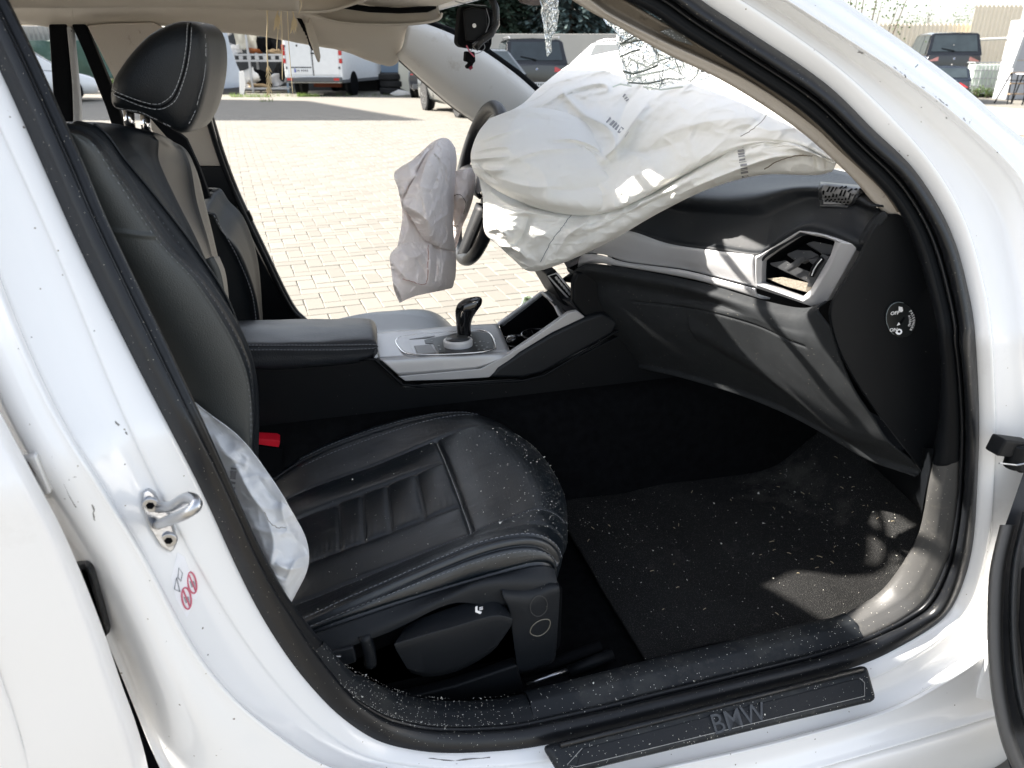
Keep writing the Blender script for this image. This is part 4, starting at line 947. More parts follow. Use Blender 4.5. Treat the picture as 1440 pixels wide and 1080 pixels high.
# vent surround frame
YV = lambda x: -.47-(x-1061)/150*.16
def V_(l, dx=0): return [PY(a, b, YV(a))+Vector((dx, 0, 0)) for a, b in l]
of = [(1061,360),(1080,349),(1128,322),(1170,328),(1208,344),(1186,384),(1163,424),(1141,431),(1100,417),(1063,405),(1061,382)]
inf = [(1072,366),(1088,354),(1128,328),(1158,334),(1174,339),(1168,358),(1139,408),(1128,418),(1098,407),(1071,397),(1071,382)]
o3 = V_(of); i3 = V_(inf); m3 = [p.lerp(q, .6)+Vector((-.007, -.002, .001)) for p, q in zip(o3, i3)]
i3b = [p+Vector((.012, .006, -.002)) for p in i3]
Pv_ = np.array([[tuple(p) for p in r] for r in ([p+Vector((.02, .01, 0)) for p in o3], o3, m3, i3, i3b)])
vf = G(Pv_, 'vent_frame', SILVER, db, cu=True, smooth=False, solid=0, bevel=.0015)
# dark well behind
deep = [p+Vector((.05, .025, -.012)) for p in i3]
Pw = np.array([[tuple(p) for p in r] for r in (i3b, [p.lerp(q, .5) for p, q in zip(i3b, deep)], deep)])
G(Pw, 'vent_duct', BLACKP, db, cu=True, smooth=False)
cc = sum(deep, Vector())/len(deep); b = B(); b.add(deep+[cc], [(k, (k+1) % len(deep), len(deep)) for k in range(len(deep))]); b.obj('vent_back', VOID, db)
SLAT = mat('vent_slat_plastic', (.05, .052, .056), .65, var=.2, vs=30, bump=.4, bs=900, specks=((.6, .58, .5), 260, .12, .3))
def slat(px, name='vent_slat', off=.018, th=(.004, 0, -.0035), m=None):
    return B().prism([PY(a, b, YV(a))+Vector((off+.00*a, 0, 0)) for a, b in px], th).obj(name, m or SLAT, db, bevel=.0012)
slat([(1116,343),(1128,340),(1152,345),(1164,352),(1160,357),(1142,359)], off=.020)
slat([(1094,358),(1108,352),(1128,353),(1139,359),(1118,370),(1104,365)], off=.014)
slat([(1077,370),(1100,366),(1112,374),(1134,382),(1140,389),(1131,395)], off=.006, th=(.003, 0, -.004))
slat([(1126,366),(1146,361),(1148,368),(1140,378)], off=.012)
slat([(1106,377),(1126,362),(1134,360),(1124,372),(1110,380)], 'vent_tab', off=-.004)
slat([(1152,357),(1162,361),(1141,400),(1131,403),(1140,375)], 'vent_wheel_housing', off=.004, th=(.01, 0, -.003))
wp = [PY(a, b, YV(a))+Vector((-.002, 0, 0)) for a, b in ((1157,364),(1151,371),(1146,379),(1143,387))]
vw = B().tube(wp, .0045, 10).obj('vent_thumbwheel', BLACKP, db, smooth=True)
B().tube([p+Vector((-.003, -.004, .001)) for p in wp], .0008, 6).obj('thumbwheel_mark', WHITEINK, db)
B().prism([PY(a, b, YV(a))+Vector((.006, 0, 0)) for a, b in ((1074,392),(1096,390),(1131,398),(1128,410),(1098,402))], (.01, 0, -.004)).obj('vent_lower_lip', mat('sandy_debris', (.34, .30, .24), .9, var=.5, vs=300, bump=1, bs=500, bdist=.003), db)
# dash top skin
t0 = K([(780,312,.02),(850,325,-.13),(886,324,-.19),(943,342,-.27),(1011,351,-.39),(1062,358,-.47),(1080,347,-.495),(1128,319,-.545),(1170,325,-.59),(1209,341,-.628),(1222,330,-.640)])
t1 = [p+Vector((.010, 0, .010)) for p in t0]
t2 = K([(790,300,.05),(845,300,-.10),(890,300,-.17),(950,310,-.25),(1015,322,-.36),(1060,325,-.43),(1082,322,-.455),(1120,308,-.51),(1165,308,-.565),(1208,318,-.61),(1240,300,-.65)])
t3 = K([(800,270,.1),(850,268,-.05),(900,266,-.12),(960,268,-.22),(1020,272,-.32),(1065,270,-.39),(1090,266,-.42),(1125,262,-.47),(1165,262,-.53),(1205,268,-.585),(1246,290,-.66)])
t2 = [p.lerp(q, .42)+Vector((.004, 0, .007)) for p, q in zip(t1, t3)]
t4 = [Vector((1.02-.03*abs(y*1.4), y, 1.045)) for y in (.25, .08, 0, -.1, -.2, -.28, -.33, -.42, -.5, -.58, -.70)]
Pd = patch([[p+Vector((.006, 0, -.012)) for p in t0], t0, t1, t2, t3, t4], 50, 120)
G(Pd, 'dashboard_top', DASHP, db, solid=.003)
TD = bvh(Pd)
lt = [[Vector((x, y, z)) for y in (.02, .2, .4, .6, .72)] for x, z in ((.60,.80),(.56,.92),(.58,.99),(.70,1.05),(.82,1.06),(1.0,1.03))]
G(patch(lt, 30, 30), 'driver_side_dashboard', DASHP, db, solid=.003)
bn = [[Vector((x, y, z+ .0)) for x, z in ((.50,.99),(.55,1.07),(.65,1.09),(.80,1.06))] for y in (.20, .28, .37, .46, .54)]
G(patch(bn, 16, 16), 'instrument_binnacle', DASHP, db, solid=.01)
# corner wedge between dash top and end cap
wd = K([(1222,330,-.640),(1193,337,-.625),(1209,342,-.632),(1230,322,-.655),(1251,300,-.675),(1240,296,-.665)])
# speaker grille in the top corner
gq = [(1153,262),(1160,258),(1206,261),(1222,268),(1190,291),(1158,292),(1150,288)]
_g = [onbvh(TD, a, b, .006, PY(a, b, -.6)) for a, b in ((1156,262),(1214,264),(1160,291))]; _n = (_g[1]-_g[0]).cross(_g[2]-_g[0]).normalized(); _n = _n if _n.z > 0 else -_n
def onDash(px, py, h=.0):
    r = ray(px, py); return CAM+r*((_g[0]+_n*h-CAM).dot(_n)/r.dot(_n))
def onD(px, py, h): return onbvh(TD, px, py, h, PY(px, py, -.6))
def dquad(tl, tr, br, bl, h, n=14):
    return np.array([[tuple(onD(*(np.array(tl)*(1-u)*(1-v)+np.array(tr)*u*(1-v)+np.array(br)*u*v+np.array(bl)*(1-u)*v), h)) for u in np.linspace(0, 1, n)] for v in np.linspace(0, 1, n)])
G(dquad((1153,259),(1222,266),(1192,294),(1154,293), .0028), 'speaker_grille_frame', mat('grille_frame', (.022, .024, .027), .3), db, solid=.003)
G(dquad((1159,263),(1215,269),(1189,290),(1160,290), .0048), 'speaker_grille', mat('grille_mesh', (.16, .16, .16), .45), db, solid=.001)
gi = [(1160,264),(1214,270),(1189,289),(1161,289)]
hb_ = B()
for j in range(8):
    for i in range(14):
        x = 1160+i*5.4+(j % 2)*2.7-j*.3; y = 265+j*3.5
        if all(inpoly(x+dx, y+dy, gi) for dx in (-1.6, 1.6) for dy in (-1., 1.)):
            q = [onD(x+a, y+b_, .0062) for a, b_ in ((-1.6,.3),(-.3,-.95),(1.7,-.7),(1.6,.2),(.3,.95),(-1.7,.7))]; hb_.prism(q, (0, 0, -.0006))
o = hb_.obj('grille_holes', VOID, db); o['kind'] = 'stuff'
# lower dash: padded lip, glovebox door, knee bolster
def ctl(l): return K(l)
g0 = K([(800,386,.0),(828,372,-.10),(876,377,-.185),(958,392,-.298),(1012,405,-.39),(1070,422,-.475),(1130,434,-.545),(1163,424,-.60)])
g1 = [p+Vector((-.012, 0, -.012)) for p in g0]
g2 = K([(812,400,.0),(840,396,-.10),(884,402,-.185),(965,418,-.298),(1012,428,-.39),(1060,445,-.475),(1118,462,-.55),(1168,462,-.618)])
g3 = K([(815,420,.0),(845,422,-.10),(890,424,-.185),(965,432,-.298),(1008,441,-.39),(1066,458,-.475),(1119,482,-.55),(1180,500,-.625)])
g4 = K([(830,450,.0),(862,454,-.10),(905,458,-.185),(975,466,-.298),(1030,486,-.39),(1090,513,-.475),(1146,545,-.55),(1204,552,-.635)])
g5 = K([(850,480,.0),(885,486,-.10),(930,492,-.185),(1000,506,-.298),(1065,532,-.39),(1126,566,-.475),(1186,606,-.55),(1240,602,-.645)])
g6 = K([(865,500,.0),(905,510,-.10),(955,520,-.185),(1030,542,-.298),(1095,566,-.39),(1150,596,-.475),(1212,630,-.55),(1292,658,-.655)])
g7 = K([(868,505,.0),(912,518,-.10),(962,530,-.185),(1038,552,-.298),(1102,577,-.39),(1160,606,-.475),(1225,645,-.55),(1290,668,-.655)])
g8 = [p+Vector((.10, .0, .02)) for p in g7]
Pg2 = patch([g0, g1, g2, g3, g4, g5, g6, g7, g8], 200, 200)
Ng = gnorm(Pg2); V = np.linspace(0, 8, 200)[:, None]; U = np.linspace(0, 7, 200)[None]
Dg = -.006*np.exp(-((V-3)/.035)**2)*(U < 6.25)*(U > 2)-.004*np.exp(-((V-4.6)/.02)**2)*0+.0008*fnoise(Pg2, 8, 1, 2)
Dg += .006*np.exp(-((V-4.2-.35*(U-4))/.35)**2)*(U > 3)
GLV = mat('grained_dash_plastic', (.029, .0312, .0335), .55, var=.25, vs=50, bump=.8, bs=1500, bdist=.0006, specks=[((.55, .5, .4), 190, .09, .25)], dirt=((.045, .047, .048), 30, .55, .3), spec=.12)
G(Pg2+Ng*Dg[..., None], 'glovebox_and_lower_dash', GLV, db, solid=.003)
# end cap facing the door
ecp = [(1217,350),(1228,322),(1250,303),(1268,302),(1285,322),(1303,362),(1315,410),(1322,460),(1325,520),(1322,580),(1315,630),(1303,668),(1296,662),(1262,616),(1222,564),(1188,508),(1174,470),(1168,432),(1192,392)]
def YE(x, y): return -.648-.03*((x-1160)/160)
ec = [PY(a, b, YE(a, b)) for a, b in [tuple(p) for p in closed_curve([(x, y) for x, y in ecp], 4)]]
B().prism(ec, (.0, .006, 0)).obj('dashboard_end_cap', BLACKP, db, bevel=.005, seg=3)
B().prism(K([(1211,338,-.640),(1217,345,-.650),(1252,303,-.672),(1243,294,-.668),(1226,312,-.655)]), (.01, .02, -.006)).obj('dashboard_corner', DASHP, db, bevel=.004)
# airbag switch with its lettering
def onE(x, y, h=0): return PY(x, y, YE(x, y)-h)
disc = [onE(1267+20.5*math.cos(t)+2.5*math.sin(t), 450+25*math.sin(t), .002) for t in np.linspace(0, 6.2832, 41)[:-1]]
swd = B().prism(disc, (0, .006, 0)).obj('airbag_switch', mat('switch_disc', (.012, .014, .015), .3), db, bevel=.001)
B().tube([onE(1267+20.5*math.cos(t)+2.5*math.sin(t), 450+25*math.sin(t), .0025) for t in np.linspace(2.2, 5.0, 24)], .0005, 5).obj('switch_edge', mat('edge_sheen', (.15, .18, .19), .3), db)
def tx(s, x, y, size, ang, name='switch_lettering', bold=.0002):
    c_ = onE(x, y, .0035); a = R_(ang)
    d = onE(x+10*math.cos(a), y+10*math.sin(a), .0035)-c_; u_ = onE(x+10*math.sin(a), y-10*math.cos(a), .0035)-c_
    return text(name, s, size, frame(c_, d, u_), WHITEINK, db, extr=.0002, bold=bold)
tx('OFF', 1258.5, 440.5, .0072, -6, bold=.0001); tx('ON', 1256.5, 464, .0072, -4, bold=.0001)
for i, ch in enumerate('PASSENGER'): 
    t = R_(-42+i*10.2); tx(ch, 1267+17.8*math.cos(t), 451+19.5*math.sin(t), .0050, -42+i*10.2+90, bold=0)
for i, ch in enumerate('AIRBAG'):
    t = R_(-26+i*10.5); tx(ch, 1267+13.0*math.cos(t), 451+14.5*math.sin(t), .0046, -26+i*10.5+90, bold=0)
B().prism([onE(a, b, .0034) for a, b in ((1261.5,458),(1264,453.5),(1266.3,456.5))], (0, .0004, 0)).obj('switch_pointer', WHITEINK, db)
B().cyl(onE(1264, 466.5, .0030), onE(1264, 466.5, .0036), .0042, n=20).obj('switch_symbol', WHITEINK, db)
B().cyl(onE(1264.5, 466.3, .0036), onE(1264.5, 466.3, .0038), .0018, n=12).obj('switch_symbol', VOID, db)
B().prism([onE(a, b, .0034) for a, b in ((1264,431),(1269,432),(1270,437),(1268,439),(1264,438))], (0, .0004, 0)).obj('switch_symbol', WHITEINK, db)
B().prism([onE(a, b, .0026) for a, b in ((1262,457),(1271,446),(1273,447),(1266,458))], (0, .0014, 0)).obj('switch_slot', VOID, db)
# centre stack: control strip with buttons
cs = K([(770,384,.0),(783,376,-.05),(812,386,-.095),(816,400,-.10),(818,452,-.10),(806,440,-.08),(790,415,-.03)])
B().prism(K([(768,386,-.04),(780,378,-.04),(812,418,-.04),(808,436,-.04),(795,432,-.04)]), (.0, .14, 0)).obj('centre_stack', BLACKP, db, bevel=.004)
B().prism(K([(812,384,-.098),(900,376,-.098),(960,470,-.098),(905,470,-.098),(850,448,-.098),(822,446,-.098),(806,426,-.098),(806,398,-.098)]), (0, .02, 0)).obj('centre_stack_side', BLACKP, db, bevel=.005)
B().tube(K([(771,388,-.055),(783,384,-.055),(806,412,-.055),(807,421,-.055),(800,420,-.055),(783,402,-.055)]), .0022, 6, closed=True).obj('climate_panel_frame', SILVER, db, smooth=True)
for k in range(6):
    x, y = 780+k*3.6, 390+k*4.3
    B().prism(K([(x,y,-.06),(x+2.6,y-1.2,-.06),(x+5.2,y+3.2,-.06),(x+2.4,y+4.2,-.06)]), (.002, .004, 0)).obj('climate_button', SILVER, db, bevel=.0006)
B().prism(K([(790,366,-.03),(806,350,-.03),(838,336,-.10),(842,342,-.10),(812,372,-.06),(798,378,-.04)]), (.02, .01, -.01)).obj('centre_vent_frame', PIANO, db, bevel=.002)
for k in range(3):
    B().prism(K([(800+k*9,366-k*9,-.07),(812+k*8,360-k*8,-.07),(814+k*8,364-k*8,-.07),(802+k*9,370-k*9,-.07)]), (.004, .004, 0)).obj('centre_vent_slat', SILVER if k == 1 else SLAT, db)

# ------------------------------------------------------------------ steering wheel
stw = sub('steering_wheel', Vector((.42, .37, .95)))
cw = PY(672, 260, .37); axz = Vector((-.97, 0, .24)).normalized(); ay = Vector((0, 1, 0)); au = ay.cross(axz).normalized(); au = au if au.z > 0 else -au
RW = .186
ringp = [cw+ay*(RW*math.cos(t))+au*(RW*math.sin(t)) for t in np.linspace(0, 2*math.pi, 73)[:-1]]
B().tube(ringp, [.0155+.002*max(0, math.cos(4*t-.3))*0 for t in range(72)], 14, closed=True).obj('wheel_rim', LEATHER, stw, smooth=True)
for s_, nm in ((0, 'wheel_spoke'), (math.pi, 'wheel_spoke'), (-math.pi/2, 'wheel_spoke')):
    d = ay*math.cos(s_)+au*math.sin(s_); e = axz.cross(d)
    rows_ = []
    for t in (.25, .5, .75, 1.0):
        w = .034*(1.15-.4*t); c_ = cw+d*(RW*t)-axz*(.03*(1-t)); rows_.append([c_-e*w+axz*-.006, c_-e*w*.5+axz*.008, c_+e*w*.5+axz*.008, c_+e*w-axz*.006])
    G(patch(rows_, 12, 12), nm, BLACKP, stw, solid=.01)
hubM = frame(cw-axz*.035, ay, au)
B().lathe([(.085,0),(.080,.018),(.060,.034),(.02,.042),(0,.043)], hubM, 32).obj('wheel_hub', BLACKP, stw, smooth=True)
bd = frame(cw+axz*.012+au*.02+ay*-.055, ay, au)
B().lathe([(.034,.0),(.034,.003),(.030,.004)], bd, 32).obj('spoke_control_pad', SILVER, stw, smooth=True)
BLUE = mat('badge_blue', (.02, .12, .38), .3)
def roundel(M, r, parent, local=False):
    B().lathe([(r,0),(r,r*.08),(r*.9,r*.12)], M, 24).obj('badge', mat_badge, parent, local=local)
    for k, m in ((0, BLUE), (1, STK), (2, BLUE), (3, STK)):
        b = B(); a = np.linspace(k*math.pi/2, (k+1)*math.pi/2, 7); b.prism([M @ Vector((0, 0, r*.13))]+[M @ Vector((r*.6*math.cos(t), r*.6*math.sin(t), r*.13)) for t in a], (M.to_3x3() @ Vector((0, 0, r*.03)))); b.obj('badge_quarter', m, parent, local=local)
mat_badge = mat('badge_ring', (.12, .12, .13), .25)
for k in range(3):
    B().box(-.022, .022, -.002, .002, .0035, .006, bd @ Matrix.Translation((0, (k-1)*.012, 0))).obj('spoke_button', PIANO, stw)
B().cyl(cw-axz*.03, cw+Vector((.25, 0, -.09)), .035, .05).obj('steering_column', BLACKP, stw, smooth=True)

# ------------------------------------------------------------------ airbags: creased cloth
def cloth(rows, nv, nu, creases=(), nz=.006, nsc=9, seed=0, name='airbag', m=BAG, parent=None, tf=None):
    """rows of (px, py, depth). creases: (polyline of traced points, height, width in metres)"""
    Gd = [[PT(a, b, (tf(a, t) if tf else t)) for a, b, t in r] for i, r in enumerate(rows)]
    P = patch(Gd, nv, nu)
    px = patch([[Vector((a, b, 0)) for a, b, t in r] for r in rows], nv, nu)[..., :2]
    rd = P-np.array(CAM); rd /= np.linalg.norm(rd, axis=2, keepdims=True)
    D = np.zeros(P.shape[:2])
    for pl, h, w in creases:
        pl = curve([(x, y, 0) for x, y in pl], 40)[:, :2]
        best = np.full(P.shape[:2], 1e9); end = np.zeros(P.shape[:2])
        for k in range(39):
            a, b = pl[k], pl[k+1]; ab = b-a; L2 = (ab@ab)+1e-9
            t = np.clip(((px-a)@ab)/L2, 0, 1); d = np.linalg.norm(px-(a+t[..., None]*ab), axis=2)
            u = d < best; best[u] = d[u]; end[u] = ((k+t)/39)[u]
        D += h*np.exp(-(np.abs(best)/w)**1.25)*np.sin(np.clip(end, .02, .98)*math.pi)**.5
    n1 = (1-1.6*np.abs(fnoise(P, nsc, seed, 2))); n1 = np.sign(n1)*np.abs(n1)**2.2; n2 = fnoise(P, nsc*.45, seed+5, 2); n3 = (1-1.6*np.abs(fnoise(P*np.array([1, 1, 1.6]), nsc*2.6, seed+9, 2))); n3 = np.sign(n3)*np.abs(n3)**2
    n4 = (1-1.6*np.abs(fnoise(P, nsc*7, seed+2, 2)))
    D *= 1.35; D += nz*(n1*1.3+n2*.9)+nz*.5*n3+nz*.10*n4
    P = P-rd*D[..., None]
    return P, px
def edgefade(P): return P
# passenger bag, upper lobe
up_rows = [
 [(733,152,1.62),(757,125,1.66),(800,92,1.66),(845,76,1.62),(905,68,1.55),(965,80,1.40),(1020,108,1.25),(1075,140,1.14),(1130,183,1.06),(1172,214,1.01)],
 [(700,164,1.50),(745,150,1.56),(800,118,1.56),(850,105,1.52),(910,100,1.44),(965,112,1.30),(1020,136,1.19),(1075,164,1.11),(1130,193,1.04),(1174,220,1.005)],
 [(672,190,1.42),(730,182,1.42),(795,172,1.44),(850,160,1.42),(905,145,1.34),(960,150,1.24),(1015,165,1.15),(1075,180,1.085),(1130,200,1.03),(1174,224,1.00)],
 [(664,212,1.39),(715,212,1.36),(780,206,1.36),(850,205,1.34),(900,190,1.29),(955,185,1.22),(1010,188,1.14),(1070,192,1.08),(1128,203,1.03),(1173,226,1.00)],
 [(664,228,1.39),(710,245,1.34),(775,255,1.31),(850,250,1.29),(900,235,1.25),(955,220,1.20),(1005,208,1.14),(1065,198,1.085),(1125,204,1.035),(1172,228,1.01)],
 [(668,242,1.39),(705,268,1.35),(768,288,1.32),(838,296,1.29),(890,279,1.25),(945,250,1.21),(1000,222,1.15),(1060,202,1.09),(1120,206,1.045),(1170,230,1.02)],
 [(672,246,1.41),(708,272,1.38),(768,296,1.36),(838,302,1.33),(892,286,1.29),(948,256,1.25),(1002,228,1.18),(1060,208,1.12),(1118,210,1.07),(1168,232,1.04)]]
cre = [([(790,130),(820,160),(855,180),(865,205),(850,222)], .018, 6), ([(850,222),(872,200),(890,172),(912,145)], .022, 7), ([(850,222),(820,206),(788,200),(740,204),(700,215)], .016, 7),
       ([(735,155),(770,145),(800,128),(845,118),(852,128),(800,136)], .014, 5), ([(757,120),(775,118),(820,105),(870,98)], .012, 5), ([(800,94),(850,86),(905,78)], .008, 5),
       ([(668,215),(700,208),(760,206),(830,205)], .008, 5), ([(912,145),(940,128),(990,112)], .010, 8), ([(865,205),(900,215),(960,200)], -.012, 14), ([(700,250),(690,236),(672,226)], .012, 5), ([(715,232),(690,240),(672,240)], .012, 4),
       ([(905,120),(880,150),(870,185)], -.012, 9), ([(800,150),(795,180),(790,196)], -.010, 9), ([(930,190),(1000,170),(1080,165)], .008, 12), ([(670,200),(690,190),(720,176)], .008, 5), ([(668,222),(690,222),(712,218)], .009, 3.5), ([(1040,190),(1060,175),(1075,160)], -.006, 8)]
Pu, pxu = cloth(up_rows, 190, 330, [(l, h*1.25, w*.85) for l, h, w in cre], nz=.0085, nsc=7, seed=1)
pab = sub('passenger_airbag', Vector((.6, -.3, 1.0)))
G(Pu, 'airbag_upper_lobe', BAG, pab, solid=.0012)
fl_rows = [
 [(688,167,1.42),(730,153,1.42),(775,154,1.43),(812,166,1.42),(838,184,1.40),(852,203,1.38)],
 [(673,186,1.37),(718,178,1.36),(768,178,1.37),(808,188,1.36),(836,201,1.35),(852,216,1.34)],
 [(663,212,1.355),(712,210,1.32),(765,210,1.32),(808,214,1.32),(838,221,1.32),(856,230,1.32)],
 [(663,230,1.355),(708,240,1.31),(765,246,1.29),(812,249,1.29),(846,250,1.29),(870,250,1.30)],
 [(667,242,1.365),(704,262,1.32),(762,279,1.29),(815,288,1.28),(855,285,1.28),(884,272,1.285)],
 [(671,247,1.39),(707,272,1.355),(765,295,1.335),(820,303,1.315),(862,299,1.30),(893,287,1.295)]]
fcre = [([(672,200),(700,190),(735,180)], .010, 3.5), ([(666,215),(692,208),(720,206)], .010, 3), ([(665,224),(690,222),(716,220)], .012, 3), ([(668,236),(690,240),(712,238)], .014, 3.5), ([(672,230),(686,244),(700,256)], -.014, 3.5), ([(712,228),(760,212),(820,208)], .010, 5), ([(760,262),(800,268),(850,262)], -.007, 10), ([(851,222),(835,206),(805,196),(775,198)], .014, 4), ([(700,250),(745,262),(790,262)], .006, 6), ([(700,172),(735,166),(775,170)], -.008, 6)]
Pf_, pxf = cloth(fl_rows, 150, 170, fcre, nz=.0042, nsc=7, seed=21)
G(Pf_, 'airbag_front_lobe', BAG, pab, solid=.0012)
lo_rows = [
 [(672,242,1.43),(708,266,1.41),(768,286,1.39),(838,290,1.36),(892,272,1.32),(948,246,1.27),(1002,218,1.19),(1060,196,1.12),(1118,198,1.075),(1166,226,1.045)],
 [(676,262,1.41),(712,285,1.37),(765,303,1.34),(820,305,1.32),(880,290,1.28),(940,262,1.23),(1000,232,1.16),(1060,212,1.09),(1120,208,1.045),(1172,230,1.01)],
 [(680,285,1.40),(712,305,1.35),(760,322,1.33),(812,322,1.31),(872,302,1.27),(935,270,1.22),(998,240,1.155),(1060,222,1.09),(1128,213,1.04),(1176,229,1.005)],
 [(680,312,1.41),(712,332,1.36),(755,345,1.35),(805,340,1.335),(865,312,1.29),(930,280,1.235),(995,250,1.165),(1062,232,1.10),(1136,222,1.045),(1175,232,1.015)],
 [(684,330,1.42),(716,352,1.38),(752,370,1.37),(795,362,1.355),(850,335,1.32),(920,295,1.26),(990,262,1.185),(1065,242,1.115),(1142,240,1.055),(1172,238,1.03)],
 [(700,344,1.44),(722,364,1.41),(745,381,1.40),(785,372,1.385),(852,342,1.35),(925,300,1.28),(995,266,1.20),(1068,246,1.13),(1144,246,1.07),(1170,241,1.05)]]
cre2 = [([(745,300),(735,330),(715,355)], -.014, 8), ([(700,300),(745,300),(800,308)], .010, 5), ([(690,270),(720,290),(760,302)], .010, 4), ([(1000,222),(1060,203),(1100,200),(1138,214),(1145,240)], .012, 5), ([(780,360),(800,330),(830,310)], .010, 6), ([(960,270),(1020,245),(1085,222),(1130,218)], .010, 5), ([(1140,205),(1155,220),(1160,238)], .010, 4), ([(820,318),(880,300),(950,268)], -.010, 8), ([(684,325),(700,322),(712,330)], .016, 5), ([(700,345),(725,350),(740,362)], .012, 5)]
Pl2, pxl = cloth(lo_rows, 150, 330, [(l, h*1.25, w*.85) for l, h, w in cre2], nz=.0075, nsc=9, seed=4)
G(Pl2, 'airbag_lower_fold', BAG, pab, solid=.0012)
def onp(P, px, x, y, h=.0015):
    d = (px[..., 0]-x)**2+(px[..., 1]-y)**2; k = np.unravel_index(np.argmin(d), d.shape); p = Vector(P[k].tolist()); return p+(CAM-p).normalized()*h
def seamline(P, px, l, name, m, r=.0006, parent=None):
    B().tube([onp(P, px, a, b) for a, b in curve([(x, y, 0) for x, y in l], 26)[:, :2]], r, 5).obj(name, m, parent)
seamline(Pu, pxu, [(1084,153),(1072,170),(1058,182),(1042,192)], 'bag_seam', SEWB, parent=pab)
seamline(Pl2, pxl, [(1142,219),(1120,219),(1095,226),(1075,238)], 'bag_seam', SEWB, .0008, parent=pab)
seamline(Pu, pxu, [(745,128),(750,138),(757,150)], 'bag_seam', SEWB, parent=pab)
seamline(Pl2, pxl, [(803,302),(790,320),(775,340),(760,368)], 'bag_seam', THREAD, parent=pab)
def barcode(P, px, x0, y0, x1, y1, w, n, name='barcode_print', parent=None):
    b = B(); dx, dy = x1-x0, y1-y0; L = math.hypot(dx, dy); nx_, ny_ = -dy/L, dx/L; t = 0
    r = random.Random(3)
    while t < 1:
        ww = r.choice([.25, .5, .9])/n; a, c_ = t, min(1, t+ww); t += ww+r.choice([.4, .8])/n
        q = [onp(P, px, x0+dx*a, y0+dy*a), onp(P, px, x0+dx*c_, y0+dy*c_), onp(P, px, x0+dx*c_+nx_*w, y0+dy*c_+ny_*w), onp(P, px, x0+dx*a+nx_*w, y0+dy*a+ny_*w)]
        q = [p+(CAM-p).normalized()*.0012 for p in q]
        if (q[1]-q[0]).length > 1e-5: b.add(q, [(0, 1, 2, 3)])
    o = b.obj(name, INK, parent, solid=.0002); o['kind'] = 'stuff'; return o
barcode(Pu, pxu, 856,163,884,186,9,9, parent=pab); barcode(Pl2, pxl, 1036,205,1044,250,-9,14, parent=pab)
barcode(Pu, pxu, 878,131,885,140,5,4, parent=pab)
# driver bag hanging off the wheel
dsh = lambda x, t: t-.31*min(1, max(0, (642-x)/80))
drA = [
 [(604,203,1.83),(612,198,1.82),(622,194,1.82),(632,197,1.84),(640,208,1.86)],
 [(580,225,1.80),(596,214,1.78),(612,206,1.78),(628,206,1.80),(642,226,1.85)],
 [(555,243,1.80),(574,238,1.77),(596,234,1.76),(618,236,1.79),(640,250,1.84)],
 [(560,266,1.80),(574,270,1.77),(592,272,1.76),(616,274,1.79),(638,285,1.84)],
 [(566,300,1.80),(578,304,1.77),(592,308,1.76),(612,312,1.79),(630,320,1.83)],
 [(562,332,1.79),(576,336,1.77),(592,340,1.76),(610,344,1.79),(626,350,1.82)],
 [(556,362,1.79),(572,366,1.78),(590,368,1.78),(608,370,1.80),(622,372,1.82)]]
PA_, pxA = cloth(drA, 90, 70, [([(575,250),(590,246),(610,240)], .014, 4), ([(566,262),(580,280),(586,300)], .014, 4), ([(600,206),(590,226),(578,240)], .014, 4), ([(570,300),(574,320),(566,345)], .014, 4)], nz=.008, nsc=15, seed=11, tf=dsh)
drows = [
 [(606,206,1.78),(614,200,1.76),(622,197,1.76),(630,199,1.77),(637,208,1.80)],
 [(596,224,1.75),(608,218,1.72),(620,215,1.72),(631,219,1.75),(639,232,1.79)],
 [(585,246,1.74),(599,242,1.70),(614,240,1.70),(629,244,1.74),(640,258,1.79)],
 [(574,268,1.74),(590,268,1.69),(607,267,1.69),(625,270,1.73),(639,284,1.79)],
 [(567,288,1.74),(583,292,1.69),(601,294,1.68),(621,298,1.72),(637,310,1.78)],
 [(578,306,1.74),(590,309,1.70),(604,313,1.69),(620,319,1.72),(638,330,1.78)],
 [(588,324,1.75),(598,328,1.72),(608,333,1.71),(622,339,1.73),(640,346,1.78)],
 [(594,336,1.77),(602,340,1.75),(612,345,1.74),(626,350,1.75),(641,354,1.79)]]
dcre = [([(628,205),(634,240),(628,280),(634,330)], .012, 4), ([(604,216),(596,240),(590,262)], .010, 4), ([(586,260),(604,266),(622,262)], .008, 3.5), ([(612,288),(604,306),(606,330)], .012, 4), ([(572,290),(590,300),(606,316)], .010, 4), ([(618,226),(614,250),(600,280)], -.010, 5), ([(630,300),(616,310),(604,320)], .008, 3)]
Pd_, pxd = cloth(drows, 130, 90, dcre, nz=.008, nsc=16, seed=8, tf=dsh)
drC = [
 [(578,326,1.80),(592,330,1.78),(606,336,1.77),(622,342,1.78),(640,348,1.81)],
 [(562,344,1.78),(582,346,1.76),(602,350,1.75),(622,356,1.76),(641,362,1.80)],
 [(549,358,1.77),(572,362,1.74),(596,366,1.73),(618,370,1.74),(641,376,1.80)],
 [(550,378,1.77),(572,382,1.74),(596,384,1.73),(618,386,1.74),(640,390,1.80)],
 [(553,400,1.77),(572,402,1.75),(594,400,1.74),(616,398,1.75),(638,397,1.80)],
 [(557,415,1.78),(571,413,1.77),(590,410,1.76),(613,406,1.77),(637,402,1.81)],
 [(562,426,1.80),(571,421,1.79),(588,415,1.78),(612,410,1.79),(635,405,1.82)]]
